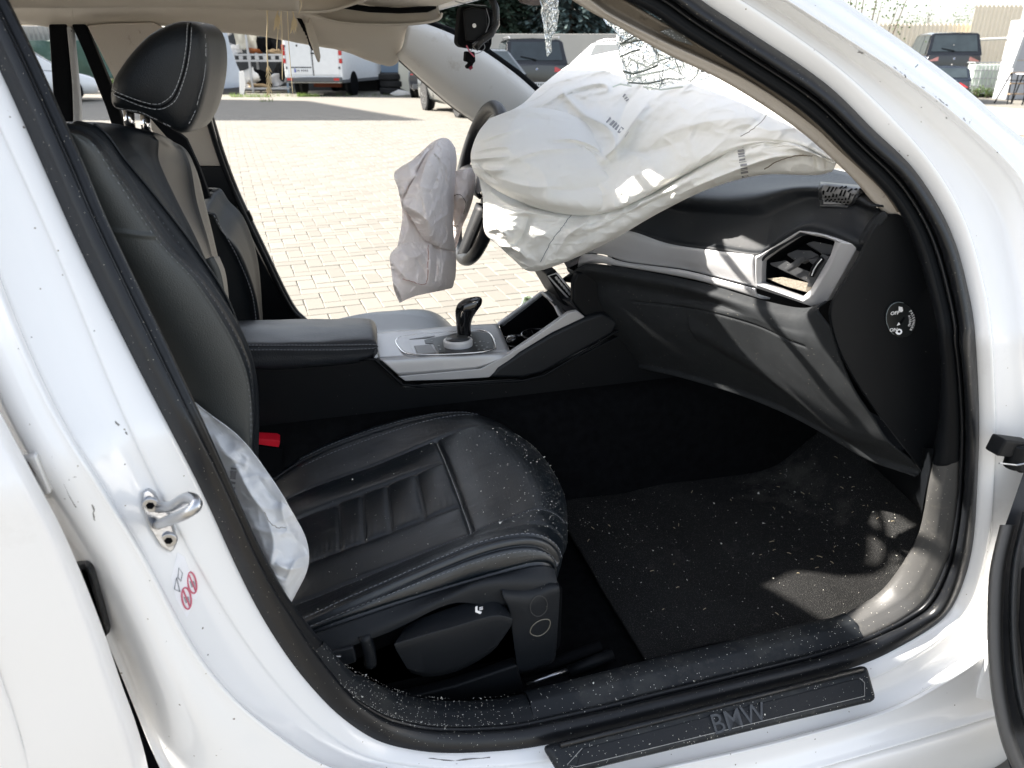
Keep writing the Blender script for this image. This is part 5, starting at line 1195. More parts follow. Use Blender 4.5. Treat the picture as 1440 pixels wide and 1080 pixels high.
PC_, pxC = cloth(drC, 100, 100, [([(603,342),(605,370),(602,402)], .016, 4), ([(628,350),(622,380),(620,404)], .016, 4.5), ([(553,370),(568,388),(584,398),(600,402)], .016, 4), ([(552,395),(560,408),(566,422)], .018, 4), ([(562,352),(580,362),(600,352)], .012, 5), ([(612,350),(614,376),(610,400)], -.012, 4), ([(574,350),(590,372),(600,384)], -.010, 6)], nz=.007, nsc=15, seed=14, tf=dsh)
dab = sub('driver_airbag', Vector((.35, .3, .9)))
G(Pd_, 'driver_airbag_front_fold', BAGP, dab, solid=.0012); G(PA_, 'driver_airbag_back_fold', BAGP, dab, solid=.0012); G(PC_, 'driver_airbag_lower_fold', BAGP, dab, solid=.0012)
d2 = [[(634,240,1.80),(646,240,1.79),(660,236,1.80),(668,238,1.82)], [(634,268,1.79),(644,270,1.77),(657,270,1.78),(666,272,1.82)], [(636,300,1.80),(644,302,1.79),(652,300,1.80),(658,300,1.83)], [(636,330,1.81),(641,330,1.80),(646,325,1.81),(650,318,1.84)], [(637,352,1.83),(640,350,1.83),(642,345,1.84),(644,340,1.85)]]
P3, px3 = cloth(d2, 80, 60, [([(640,285),(648,278),(656,285),(652,300),(642,306)], .016, 3.5), ([(646,290),(650,305)], -.02, 4)], nz=.006, nsc=16, seed=3)
G(P3, 'driver_airbag_inner_fold', BAGP, dab, solid=.0015)
seamline(P3, px3, [(634,278),(642,274),(650,276),(655,287),(652,300)], 'bag_seam', SEWB, .0008, parent=dab)
seamline(P3, px3, [(634,281),(642,277),(648,279),(652,288)], 'bag_seam', SEWB, .0006, parent=dab)
seamline(P3, px3, [(636,317),(644,318)], 'bag_seam', SEWB, .0008, parent=dab)
seamline(PC_, pxC, [(566,392),(580,396),(592,400),(600,396),(602,370),(602,345)], 'bag_seam', SEWR, .0006, parent=dab)
seamline(PA_, pxA, [(572,330),(580,324),(588,320)], 'bag_seam', SEWR, .0009, parent=dab)
# side bag hanging from the seat
srows = [
 [(256,552,.85),(264,558,.845),(274,566,.845),(286,576,.845)],
 [(270,600,.85),(290,600,.85),(312,602,.85),(338,616,.845)],
 [(290,645,.85),(318,645,.845),(345,650,.845),(376,664,.842)],
 [(312,690,.865),(340,692,.845),(370,698,.838),(403,706,.845)],
 [(335,735,.86),(362,738,.84),(395,744,.85),(427,750,.89)],
 [(356,780,.86),(382,784,.84),(410,788,.85),(434,780,.885)],
 [(376,812,.865),(395,815,.85),(412,815,.86),(430,806,.885)],
 [(396,850,.875),(402,852,.87),(407,850,.872),(414,838,.885)]]
sc_ = [([(330,650),(350,690),(372,720)], .008, 6), ([(372,720),(385,760),(380,800)], .007, 6), ([(345,740),(380,748),(420,750)], .006, 5), ([(385,790),(405,800),(430,796)], .008, 5), ([(300,610),(320,640),(350,655)], .006, 6), ([(395,700),(400,730),(418,765)], .008, 6), ([(430,782),(415,790),(402,815)], .006, 4), ([(365,675),(385,700),(410,715)], -.006, 6)]
Ps_, pxs = cloth(srows, 140, 90, sc_, nz=.006, nsc=13, seed=6)
sab = sub('side_airbag', Vector((-.05, -.62, .7)))
BAGS = mat('side_airbag_nylon', (.80, .81, .82), .6, var=.02, bump=.2, bs=1400, bdist=.0004, transl=.2)
G(Ps_, 'side_airbag_cloth', BAGS, sab, solid=.0012)
barcode(Ps_, pxs, 333,656,329,700,8,12, parent=sab)
seamline(Ps_, pxs, [(372,720),(378,732),(388,741),(402,742)], 'loose_hair', SEWB, .0003, parent=sab)
# ------------------------------------------------------------------ doors of the car
# front door, swung open at the right edge: inner card with grab handle
fdr = sub('front_door', Vector((1.0, -1.0, .5)))
yd = -1.02
def DP(l, t): return [PT(a, b, t) for a, b in l]
card = [(1446,640),(1420,715),(1404,760),(1393,810),(1389,870),(1389,930),(1394,985),(1406,1040),(1422,1090),(1450,1130),(1560,1130),(1560,640)]
B().prism([PT(a, b, 1.02) for a, b in card], Vector((.05, -.02, 0))).obj('door_card', mat('door_card_shell', (.022, .024, .028), .5, bump=.5, bs=900, bdist=.0005, specks=((.5,.48,.4), 150, .06, .1)), fdr, bevel=.008, seg=4)
e1 = [(1412,738),(1398,800),(1394,870),(1396,940),(1404,1000),(1416,1050),(1436,1095)]
Pe = patch([[PT(a-6, b, 1.04) for a, b in e1], [PT(a-5, b, 1.005) for a, b in e1], [PT(a-2, b, .995) for a, b in e1], [PT(a+9, b, .992) for a, b in e1], [PT(a+14, b, 1.0) for a, b in e1], [PT(a+18, b, 1.03) for a, b in e1]], 20, 40)
G(Pe, 'door_card_edge', mat('door_edge_grey', (.085, .083, .08), .55, bump=.5, bs=900, bdist=.0005), fdr)
e2 = [(1438,720),(1422,790),(1418,860),(1421,930),(1430,990),(1446,1040)]
Pe = patch([[PT(a, b, 1.01) for a, b in e2], [PT(a+2, b, .985) for a, b in e2], [PT(a+6, b, .978) for a, b in e2], [PT(a+10, b, .985) for a, b in e2], [PT(a+13, b, 1.01) for a, b in e2]], 16, 40)
G(Pe, 'door_pull_handle', DASHP, fdr)
B().prism([PT(a, b, .99) for a, b in ((1434,800),(1446,790),(1460,900),(1450,990),(1438,960),(1430,880))], Vector((.02, 0, 0))).obj('door_pocket', VOID, fdr, bevel=.004)
dq = [Vector((1.02, -.88, .28)), Vector((1.02, -.88, .95)), Vector((1.32, -1.85, .95)), Vector((1.30, -1.75, .28))]
B().prism([v+Vector((.09, .02, 0)) for v in dq], (.035, 0, 0)).obj('door_outer_skin', PAINTD, fdr, bevel=.01)
# rear door, standing a little proud of the body at the left edge
rdr = sub('rear_door', Vector((-.5, -.95, .5)))
ed_ = [(-60,480),(-14,560),(20,622),(52,682),(84,742),(110,800),(130,850),(150,905),(170,965),(186,1010),(198,1050),(206,1085),(214,1130)]
E0 = [PS(a, b, -.050) for a, b in ed_]
L0 = [PS(a-14, b+3, -.066) for a, b in ed_]; L1_ = [PS(a-34, b+6, -.070) for a, b in ed_]
L2_ = [PS(a-80, b+10, -.075) for a, b in ed_]; L3_ = [PS(a-150, b+12, -.082) for a, b in ed_]; L4_ = [PS(a-320, b+20, -.10) for a, b in ed_]; L5_ = [p+Vector((-.6, -.10, 0)) for p in L4_]
Prd = patch([[p+Vector((-.012, .030, 0)) for p in E0], [p+Vector((-.002, .006, 0)) for p in E0], E0, L0, L1_, L2_, L3_, L4_, L5_], 90, 60)
X_, Z_ = Prd[..., 0], Prd[..., 2]
nn = fnoise(Prd, 3.2, 12, 2); Prd[..., 1] -= .006*nn
G(Prd, 'rear_door_skin', PAINTD, rdr, solid=.0015)
gr_ = mat('edge_grime', (.35, .32, .28), .8, var=.6, vs=140)
B().tube([PS(a-15, b, -.067) for a, b in ((148,905),(160,945),(172,985),(184,1030),(193,1060))], [.0005,.0016,.0008,.0018,.0006], 5).obj('door_edge_grime', gr_, rdr)
B().prism([PS(a, b, -.02) for a, b in ((-200,420),(-90,480),(60,900),(110,1100),(-300,1100))], (0, .01, 0)).obj('rear_door_inner', BLACKP, rdr)
# ------------------------------------------------------------------ things hanging in the windscreen opening
mir = sub('mirror_base', PY(668, 50, -.06))
def MQ(l, y): return [PY(a, b, y) for a, b in l]
B().prism(MQ([(648,10),(655,8),(687,10),(694,14),(692,62),(688,72),(648,66),(643,60)], -.06), (0, .035, 0)).obj('camera_housing', VOID, mir, bevel=.004)
B().prism(MQ([(652,14),(664,10),(684,14),(688,60),(655,58)], -.068), (0, .02, 0)).obj('housing_cover', BLACKP, mir, bevel=.003)
B().cyl(PY(667, 36, -.072), PY(667, 36, -.060), .0035, n=12).obj('housing_screw', STEEL, mir)
B().tube(MQ([(690,-6),(697,12),(698,34),(690,48),(676,58),(668,68)], -.075), .0065, 10).obj('thick_cable', RUBBER, mir, smooth=True)
B().prism(MQ([(655,72),(668,73),(669,87),(666,89),(664,96),(658,97),(656,93),(661,88),(654,86)], -.062), (0, .018, 0)).obj('plug', VOID, mir, bevel=.002)
B().tube(MQ([(656,64),(660,72),(667,80)], -.066), .0012, 6).obj('wire', mat('pink_wire', (.55, .12, .18), .5), mir)
for l in ([(664,62),(675,56),(682,66),(676,73),(668,76)], [(660,74),(672,60),(680,60)], [(684,12),(688,30),(683,46)], [(640,2),(660,6),(684,8)]):
    B().tube([Vector(p.tolist()) for p in curve(MQ(l, -.074), 16)], .0007, 5).obj('wire', THREAD, mir)
B().tube(MQ([(664,94),(660,97)], -.062), .003, 6).obj('red_plug_end', mat('dark_red_plastic', (.18, .01, .03), .5), mir)

# broken windscreen: two hanging pieces of laminated glass
def shard(poly, y0, y1, name, n_in, seed, parent):
    r = random.Random(seed); x0, x1 = min(p[0] for p in poly), max(p[0] for p in poly); y0_, y1_ = min(p[1] for p in poly), max(p[1] for p in poly)
    D_ = lambda x, y: lerp(y0, y1, (x-x0)/(x1-x0))
    pts = [tuple(p) for p in poly]
    dense = []
    for i in range(len(pts)):
        a, b = pts[i-1], pts[i]; n = max(1, int(math.dist(a, b)/9))
        for k in range(n): dense.append((lerp(a[0], b[0], k/n)+r.uniform(-.8, .8), lerp(a[1], b[1], k/n)+r.uniform(-.8, .8)))
    pts = list(dense)
    while len(pts) < len(dense)+n_in:
        x, y = r.uniform(x0, x1), r.uniform(y0_, y1_)
        if inpoly(x, y, poly): pts.append((x, y))
    from mathutils.geometry import delaunay_2d_cdt
    nd = len(dense)
    vs2, es, fs, *_ = delaunay_2d_cdt([Vector(p) for p in pts], [(i, (i+1) % nd) for i in range(nd)], [list(range(nd))], 1, 1e-5)
    V3 = [PY(v.x, v.y, D_(v.x, v.y))+Vector((r.uniform(-1, 1), r.uniform(-1, 1), r.uniform(-1, 1)))*.0035 for v in vs2]
    b = B(); b.add(V3, [tuple(f) for f in fs]); g = b.obj(name, GLASSM, parent, solid=.003)
    c1, c2 = B(), B()
    for a, c in es:
        q = r.random(); rr = r.choice([.0002, .0003, .0006])
        if q < .6: (c1 if r.random() < .75 else c2).tube([V3[a], (V3[a]+V3[c])/2+Vector((0, 0, r.uniform(-.0006, .0006))), V3[c]], rr, 4)
    o = c1.obj('crack_lines', CRACKM, parent); o['kind'] = 'stuff'; o = c2.obj('crack_lines', CRACKD, parent); o['kind'] = 'stuff'
ws = sub('windscreen', Vector((.5, -.3, 1.2)))
shard([(758,-12),(790,-14),(784,10),(781,30),(778,52),(774,70),(769,75),(767,58),(763,32)], -.18, -.22, 'broken_glass_piece', 46, 5, ws)
shard([(850,24),(862,30),(900,52),(940,74),(985,98),(1000,110),(985,112),(960,112),(945,120),(925,124),(900,120),(882,116),(876,104),(874,84),(872,66),(866,48)], -.48, -.56, 'broken_glass_piece', 55, 9, ws)
for l in ([(872,62),(892,58),(914,55)], [(872,80),(890,72),(900,70)], [(874,64),(884,60),(908,46)], [(876,60),(890,52),(905,46)], [(882,112),(900,106),(930,100),(970,90)], [(884,116),(910,118),(940,110),(960,112)], [(886,82),(896,88),(910,94),(930,84),(945,80)], [(876,100),(890,104),(905,100),(925,92)], [(862,122),(872,118),(888,121)], [(905,122),(930,126),(960,122)]):
    B().tube([PY(a, b, -.52) for a, b in l], .0011, 5).obj('long_crack', CRACKM if l[0][0] % 4 else CRACKD, ws)
# dry grass caught in the roof seam
def ear(l, y, name='dry_grass_stem', head=True, r=.0011):
    t = B(); pts = curve([tuple(PY(a, b, y)) for a, b in l], 24); t.tube(pts, r, 5)
    if head:
        for k in range(26):
            i = 16+int(k*.3); p = Vector(pts[min(23, i)].tolist()); a = k*2.4; d = Vector((math.cos(a)*.006, math.sin(a)*.006, -.012)); t.tube([p, p+d*.6, p+d], [.0013, .0012, .0002], 4)
    return t.obj(name, STRAW)
stems = [([(374,-4),(376,30),(375,60),(377,100),(378,128)], .05, True, 'longest dry straw stem hanging from the roof edge left of the van'),
         ([(397,-4),(395,20),(391,42),(389,70)], .07, False, 'thin dry stem hanging beside the bushy ear of straw'),
         ([(394,-3),(396,30),(397,80),(397,112)], .04, False, 'straight pale straw hanging between the two bushy ears'),
         ([(405,-6),(409,10),(413,22),(411,38)], .05, True, 'short bushy ear of dry grass right at the roof seam'),
         ([(400,-6),(396,8),(390,18),(388,34)], .05, True, 'short bushy ear of dry grass bending left below the roof'),
         ([(404,14),(406,60),(409,100),(412,134)], .09, False, 'rightmost long thin straw hanging in front of the van side'),
         ([(383,-5),(380,6),(377,16)], .05, False, 'shortest dry stalk curling out of the roof seam'),
         ([(416,-5),(424,4),(420,20)], .04, False, 'dry stalk bent over the tear in the roof rail')]
for k, (l, y, hd, lab) in enumerate(stems):
    o = ear(l, y, head=hd, r=.0011 if k in (0, 3, 4) else .0007); o.name = 'dry_grass_stem'; tag(o, lab, 'dry grass', 'dry grass hanging from the roof')

# ------------------------------------------------------------------ ground
GROUNDM = mat('joint_sand', (.155, .142, .118), .95, var=.2, vs=3)
gb = B(); gb.add([(-500, -500, -.006), (500, -500, -.006), (500, 500, -.006), (-500, 500, -.006)], [(0, 1, 2, 3)])
ground = gb.obj('paved_ground', GROUNDM); tag(ground, 'cream block paving of the yard', 'ground', kind='structure')
PAV = mat('paving_block', (.188, .175, .148), .85, var=.12, vs=1.2, island=.10, bump=.6, bs=120, bdist=.002, dirt=[((.15, .135, .115), 1.1, .56, .5), ((.10, .085, .07), 5, .66, .5)])
d1 = toW(math.sin(R_(70)), math.cos(R_(70)))-toW(0, 0); d2_ = toW(-math.cos(R_(70)), math.sin(R_(70)))-toW(0, 0)
org = toW(0, 6)
def project(p):
    q = p-CAM; z = q.dot(fw)
    return (720+FPX*q.dot(rt)/z, 540-FPX*q.dot(up)/z, z) if z > .1 else (-9999, 0, -1)
def paver_mesh():
    b = B(); L, W, g, i = .1965, .0965, 0, .004
    tp_ = [(i, i, 0), (L-i, i, 0), (L-i, W-i, 0), (i, W-i, 0)]; ml = [(0, 0, -.003), (L, 0, -.003), (L, W, -.003), (0, W, -.003)]; bt = [(x, y, -.02) for x, y, z in ml]
    b.add(tp_+ml+bt, [(0,1,2,3)]+[(4+k, 4+(k+1)%4, (k+1)%4, k) for k in range(4)]+[(8+k, 8+(k+1)%4, 4+(k+1)%4, 4+k) for k in range(4)])
    return b
pvb = paver_mesh(); pvm = pvb.mesh('paving_stone', PAV); pvv = [Vector(v) for v in pvb.v]
cand = []; u_ = .0995
for a in range(-120, 140):
    for b_ in range(-90, 70):
        for kind in (0, 1):
            cx_, cy_ = (a+4*b_, a) if kind == 0 else (a+2+4*b_, a-1)
            o = org+d1*(cx_*u_)+d2_*(cy_*u_)
            X0, Y0, Z0 = project(o)
            if Z0 < 1 or Z0 > 17 or X0 < -60 or X0 > 1000 or Y0 > 500: continue
            vis = Y0 > 175 and 300+(Y0-200)*.5 < X0 < 780
            cand.append((not vis, Z0, kind, o))
cand.sort(key=lambda c: (c[0], c[1]))
Rp = []
for kind in (0, 1):
    M_ = Matrix.Identity(4); ex, ey = (d1, d2_) if kind == 0 else (d2_, -d1)
    for i in range(3): M_[i][0], M_[i][1], M_[i][2] = ex[i], ey[i], (0, 0, 1)[i]
    Rp.append(M_)
bulk = B(); rp = random.Random(5)
for k, (nv_, z_, kind, o) in enumerate(cand):
    M_ = Rp[kind].copy(); off = o if kind == 0 else o+d1*u_
    M_.translation = off+Vector((0, 0, rp.uniform(-.0012, .0012)))
    M_ = M_ @ Matrix.Rotation(rp.uniform(-.004, .004), 4, 'X') @ Matrix.Rotation(rp.uniform(-.004, .004), 4, 'Y')
    if k < 300:
        ob = bpy.data.objects.new('paving_stone', pvm); scene.collection.objects.link(ob); ob.parent = ground; ob.matrix_world = M_
    elif z_ < 17: bulk.add([M_ @ v for v in pvv], pvb.f)
o = bulk.obj('distant_paving_stones', PAV, ground, local=True); o['kind'] = 'stuff'
# beyond that the blocks are too small to tell apart
PAVF = mat('far_paving', (.183, .17, .144), .9, var=.12, vs=2.5, dirt=((.16, .145, .12), .8, .56, .4))
q = [toW(-60, 14.5), toW(60, 14.5), toW(60, 120), toW(-60, 120)]
b = B(); b.add([v+Vector((0, 0, -.0035)) for v in q], [(0, 1, 2, 3)]); b.add([v+Vector((0, 0, -.0035)) for v in (toW(4.6, -4), toW(60, -4), toW(60, 14.5), toW(4.6, 14.5))], [(0,1,2,3)]); b.add([v+Vector((0, 0, -.0035)) for v in (toW(-60, -20), toW(-6, -20), toW(-6, 6), toW(-60, 14.5))], [(0,1,2,3)]); b.add([v+Vector((0, 0, -.0035)) for v in (toW(-6, -20), toW(60, -20), toW(60, -4), toW(-6, -4))], [(0,1,2,3)])
o = b.obj('far_paving', PAVF); tag(o, 'far cream paving of the yard', 'paving', kind='structure')
# ------------------------------------------------------------------ vehicles standing in the yard
TYRE = mat('tyre_rubber', (.02, .02, .02), .8, var=.3, vs=30, bump=.4, bs=80)
RIM = mat('alloy_rim', (.55, .55, .56), .3, metal=.9)
CGLASS = mat('car_glass', (.03, .04, .045), .06, spec=.8, var=.5, vs=3)
REDL = mat('tail_lamp', (.50, .02, .02), .15, coat=.5)
WHL = mat('clear_lamp', (.75, .75, .75), .15, coat=.5)
PLATE = mat('number_plate', (.75, .76, .77), .4); PLBLUE = mat('plate_blue', (.02, .06, .35), .4); PLINK = mat('plate_ink', (.03, .03, .03), .5)
BUMPER = mat('grey_bumper', (.10, .105, .11), .6)
def part(b, name, m, root, **k): k.setdefault('local', True); return b.obj(name, m, root, **k)
def wheel(root, x, y, r, w=.22):
    s = 1 if y > 0 else -1
    M_ = Matrix.Translation((x, y, r)) @ Matrix.Rotation(math.pi/2*-s, 4, 'X')
    b = B(); b.lathe([(r*.62,-w/2),(r*.95,-w/2),(r,-w*.35),(r,w*.35),(r*.95,w/2),(r*.62,w/2)], M_, 24); part(b, 'tyre', TYRE, root, smooth=False)
    b = B(); b.lathe([(r*.66,w*.3),(r*.64,w*.48),(r*.58,w*.42),(r*.2,w*.36),(r*.14,w*.46),(.001,w*.46)], M_, 24)
    for k in range(5):
        a = k*2*math.pi/5; b.box(-.028, .028, r*.1, r*.62, w*.40, w*.50, M_ @ Matrix.Rotation(a, 4, 'Z'))
    part(b, 'rim', RIM, root)
def loft(sections):  # list of (x, [(y,z)...]) half section from bottom to top centre, mirrored
    rows_ = []
    for x, s in sections:
        rows_.append([Vector((x, y, z)) for y, z in s]+[Vector((x, -y, z)) for y, z in reversed(s[:-1] if s[-1][0] == 0 else s)])
    return rows_
def bg_car(label, loc, rz, L=4.4, W=1.8, H=1.45, paint=None, kind='estate', group=None, lampc=None, cat='car', plate=True, badge=True, roofrail=False, name='parked_car'):
    root = empty(name, loc, label, cat, group, rz)
    hw = W/2; bl = H*.62; r = .33*(H/1.45)**.4
    def sec(x, w, zb, zt): return (x, [(w*.80, zb), (w*.97, zb+.10), (w, (zb+zt)*.5), (w*.985, zt-.10), (w*.93, zt), (0, zt+.03)])
    Xs = [(-L/2,.86,.35,bl-.06),(-L/2+.04,.93,.24,bl),(-L/2+.35,.99,.20,bl+.01),(-L*.2,1,.20,bl),(0,1,.20,bl-.01),(L*.22,1,.20,bl-.04),(L*.33,.985,.20,bl-.10),(L/2-.25,.95,.22,bl-.20),(L/2-.05,.86,.26,bl-.30),(L/2,.78,.36,bl-.36)]
    P_ = np.array([[tuple(p) for p in rr] for rr in loft([sec(x, hw*w, zb, zt) for x, w, zb, zt in Xs])]); P_ = np.einsum('ai,ijk->ajk', crw(len(Xs), 34), P_)
    b = B().grid(P_); n_ = P_.shape[1]
    for e in (0, P_.shape[0]-1): b.f.append(tuple(e*n_+k for k in range(n_)))
    part(b, 'body', paint, root, smooth=True)
    back = -L/2+(.10 if kind in ('estate', 'hatch') else .62)
    rb_ = back+(.32 if kind != 'sedan' else .55)
    gx = [(back, .93, bl, bl+.02), (rb_, .80, bl, H-.03), (rb_+.5, .80, bl, H), (L*.06, .80, bl, H-.01), (L*.12, .79, bl, H-.05), (L*.30, .90, bl-.04, bl)]
    S = [(x, [(hw*(.93), zb), (hw*(.93*.4+w*.6), zb+(zt-zb)*.6), (hw*w, zt-.04*(zt > bl+.1)), (hw*w*.9, zt), (0, zt+.02*(zt > bl+.1))]) for x, w, zb, zt in gx]
    Pq = np.array([[tuple(p) for p in rr] for rr in loft(S)])
    part(B().grid(Pq), 'greenhouse', paint, root, bevel=.03, seg=3)
    def glass(pts, nm='window'): 
        pts = [Vector(p) for p in pts]; n_ = (pts[1]-pts[0]).cross(pts[2]-pts[0]).normalized(); c_ = sum(pts, Vector())/len(pts); 
        if n_.dot(c_-Vector((0, 0, bl*.9))) < 0: n_ = -n_
        part(B().prism([p+n_*.004 for p in pts], n_*.012), nm, CGLASS, root)
    for s in (1, -1):
        yb, yt = s*hw*.925, s*hw*.815; zt = H-.09
        a0, a1, a2 = rb_-.02, (rb_+L*.06)/2+.05, L*.07
        glass([(back+.22, yb, bl+.03), (a1-.30, yb, bl+.03), (a1-.30, yt, zt), (rb_+.06, yt, zt)], 'side_window')
        glass([(a1-.24, yb, bl+.03), (a2+.26, yb, bl+.02), (a2+.02, yt, zt), (a1-.24, yt, zt)], 'side_window')
        part(B().box(a1-.28, a1-.26, s*hw*.985-.003, s*hw*.985+.003, .32, bl-.02), 'door_gap', VOID, root)
        part(B().box(a1-.10, a1+.06, s*hw*1.0-.012, s*hw*1.0+.014, bl-.16, bl-.13), 'door_handle', paint, root, bevel=.008)
        part(B().box(L*.12, L*.15, s*hw*.95-.09, s*hw*.95+.12, bl+.02, bl+.15), 'wing_mirror', paint, root, bevel=.03)
        for wx in (-L*.305, L*.31):
            part(B().cyl((wx, s*(hw-.10), r+.01), (wx, s*(hw+.004), r+.01), r*1.13, n=26), 'wheel_arch', VOID, root)
            wheel(root, wx, s*(hw-.09), r)
        lz = bl-.17
        part(B().prism([(-L/2-.005, s*hw*.86, lz-.02), (-L/2-.005, s*hw*.52, lz+.00), (-L/2-.005, s*hw*.52, lz+.12), (-L/2+.03, s*hw*.88, lz+.15)], (.05, 0, 0)), 'tail_lamp', lampc or REDL, root, bevel=.01)
        part(B().box(L/2-.22, L/2-.02, s*hw*.60-.16, s*hw*.60+.16, bl-.42, bl-.30), 'headlight', WHL, root, bevel=.03)
        if roofrail: part(B().tube([(rb_+.1, s*hw*.72, H+.0), (rb_+.2, s*hw*.74, H+.05), (L*.0, s*hw*.74, H+.05), (L*.08, s*hw*.72, H-.02)], .014, 6), 'roof_rail', RIM, root)
    t = .14; k0 = Vector((back, 0, bl+.02)); k1 = Vector((rb_, 0, H-.03)); dd = k1-k0; a, c_ = k0+dd*t, k0+dd*.90
    glass([(a.x, -hw*.78, a.z), (a.x, hw*.78, a.z), (c_.x, hw*.70, c_.z), (c_.x, -hw*.70, c_.z)], 'rear_window')
    part(B().tube([(a.x-.03, .0, a.z+.02), (a.x+.02, hw*.45, a.z+.10)], .012, 6), 'wiper', VOID, root)
    part(B().box(-L/2-.02, -L/2+.05, -hw*.80, hw*.80, .28, .44), 'bumper_insert', BUMPER, root, bevel=.02)
    if plate:
        p = part(B().box(-L/2-.028, -L/2, -.26, .26, .50, .61), 'number_plate', PLATE, root)
        part(B().box(-L/2-.030, -L/2, .21, .26, .502, .608), 'plate_blue_strip', PLBLUE, root)
        for i in range(6): part(B().box(-L/2-.030, -L/2-.02, .14-i*.06-(.03 if i > 1 else 0), .175-i*.06-(.03 if i > 1 else 0), .525, .585), 'plate_character', PLINK, root)
    if badge:
        Mb = Matrix.Translation((-L/2-.012, 0, bl-.10)) @ Matrix.Rotation(-math.pi/2, 4, 'Y'); roundel(Mb, .042, root, local=True)
    for s_, x in ((0, L*.12+.02), (1, L*.29)): pass
    glass([(L*.125, -hw*.70, H-.07), (L*.125, hw*.70, H-.07), (L*.285, hw*.82, bl+.02), (L*.285, -hw*.82, bl+.02)], 'windscreen')
    return root
def face(yaw_deg): # rotation for a vehicle whose rear faces us when 0: local +x points away along the view axis, turned right by yaw
    return math.pi/2+HEAD-R_(yaw_deg)
CBLK = mat('black_car_paint', (.005, .006, .008), .2, coat=1.); CGRY = mat('grey_car_paint', (.12, .13, .13), .25, metal=.4, coat=.8); CSIL = mat('silver_car_paint', (.55, .56, .58), .25, metal=.3, coat=.8)
CNAVY = mat('navy_car_paint', (.015, .02, .03), .2, coat=1.); CWHT = mat('white_car_paint', (.75, .75, .74), .25, coat=.6)
bg_car('black estate car seen from behind, just right of the hanging camera housing', GP(740, 23.2), face(-6), 4.4, 1.80, 1.66, CBLK, roofrail=True)
bg_car('silver car half hidden behind the top of the big airbag', GP(868, 25.5), face(-38), 4.5, 1.85, 1.66, CSIL, 'hatch', roofrail=True)
bg_car('dark grey saloon with only its lower side showing under the far windscreen pillar', GP(668, 18.9), face(158), 4.3, 1.75, 1.40, CGRY, 'sedan')
bg_car('navy car beside the tyre stack with its rear towards us', GP(627, 27.2), face(4), 4.3, 1.8, 1.42, CNAVY, 'hatch')
o = bg_car('black compact car with a pale tail panel parked near the white tank', GP(1308, 28.5, .12), face(14), 4.0, 1.78, 1.84, CBLK, 'hatch', lampc=mat('dim_lamp', (.35, .14, .12), .15, coat=1))
part(B().box(-2.03, -1.96, -.72, .72, .66, .72), 'pale_trim_strip', CSIL, o, bevel=.01)
o = bg_car('dark low car parked just in front of the black compact car', GP(1316, 24.2), face(24), 3.6, 1.4, .98, CNAVY, 'hatch', badge=False)
bg_car('damaged pale car behind the rear window bar at the far left', GP(34, 23.5), face(64), 4.1, 1.75, 1.42, CWHT, 'hatch')

# white van
VANW = mat('van_white', (.76, .77, .77), .3, coat=.5)
van = empty('van', GP(483, 29.3), 'white delivery van seen from behind, parked beside the scrap racks', 'van', None, face(7))
Lv, Wv, Hv = 5.6, 1.98, 2.5; hv = Wv/2
Sx = [(-Lv/2, 1), (-Lv/2+.03, 1.0), (0, 1), (Lv*.30, 1), (Lv*.36, .98)]
b = B(); sec_ = lambda x, k: [(hv*.96*k, .42), (hv*k, .60), (hv*k, 1.2), (hv*.97*k, 1.7), (hv*.88*k, 2.25), (hv*.74*k, Hv-.03), (0, Hv)]
Pn = np.array([[tuple(p) for p in rr] for rr in loft([(x, sec_(x, k)) for x, k in Sx])]); b.grid(Pn); n_ = Pn.shape[1]; b.f += [tuple(range(n_)), tuple((len(Sx)-1)*n_+k for k in range(n_))]
part(b, 'body', VANW, van, bevel=.04, seg=3)
part(B().prism([(Lv*.36, -hv*.9, .4), (Lv/2+.2, -hv*.9, .4), (Lv/2+.2, -hv*.9, 1.0), (Lv*.45, -hv*.9, 1.25), (Lv*.36, -hv*.9, 2.2)], (0, Wv*.9, 0)), 'cab_front', VANW, van, bevel=.06)
part(B().box(-Lv/2-.10, -Lv/2+.03, -hv*.98, hv*.98, .44, .60), 'rear_bumper', BUMPER, van, bevel=.03)
part(B().box(-Lv/2+.0, Lv*.36, -hv-.01, hv+.01, .42, .52), 'side_sill', BUMPER, van, bevel=.01)
part(B().box(-Lv/2-.012, -Lv/2+.01, -.012, .012, .64, 2.3), 'rear_door_gap', VOID, van)
for s in (1, -1):
    part(B().box(-Lv/2-.02, -Lv/2+.02, s*.03 if s > 0 else -.9, .9 if s > 0 else -.03, .66, 2.28), 'rear_door', VANW, van, bevel=.02)
    for k, (z0, z1, m) in enumerate(((1.02, 1.16, REDL), (1.17, 1.25, WHL), (1.26, 1.40, REDL), (1.41, 1.58, REDL))): part(B().box(-Lv/2-.03, -Lv/2+.06, s*.955-.045, s*.955+.045, z0, z1), 'tail_lamp', m, van, bevel=.008)
    part(B().box(-Lv/2-.105, -Lv/2-.08, s*.80-.09, s*.80+.09, .50, .57), 'bumper_reflector', REDL, van)
    for wx in (-Lv*.30, Lv*.33):
        part(B().cyl((wx, s*(hv-.12), .36), (wx, s*(hv+.012), .36), .41, n=26), 'wheel_arch', VOID, van); wheel(van, wx, s*(hv-.10), .34)
    for z in (.85, 1.5, 2.1): part(B().box(-Lv/2-.03, -Lv/2, s*.90-.03, s*.90+.03, z, z+.07), 'door_hinge', BUMPER, van)
part(B().box(-Lv/2-.035, -Lv/2, -.20, .02, 1.30, 1.34), 'door_handle', VOID, van, bevel=.005)
part(B().box(-Lv/2-.03, -Lv/2, .05, .75, .88, .91), 'plate_lamp_bar', VOID, van)
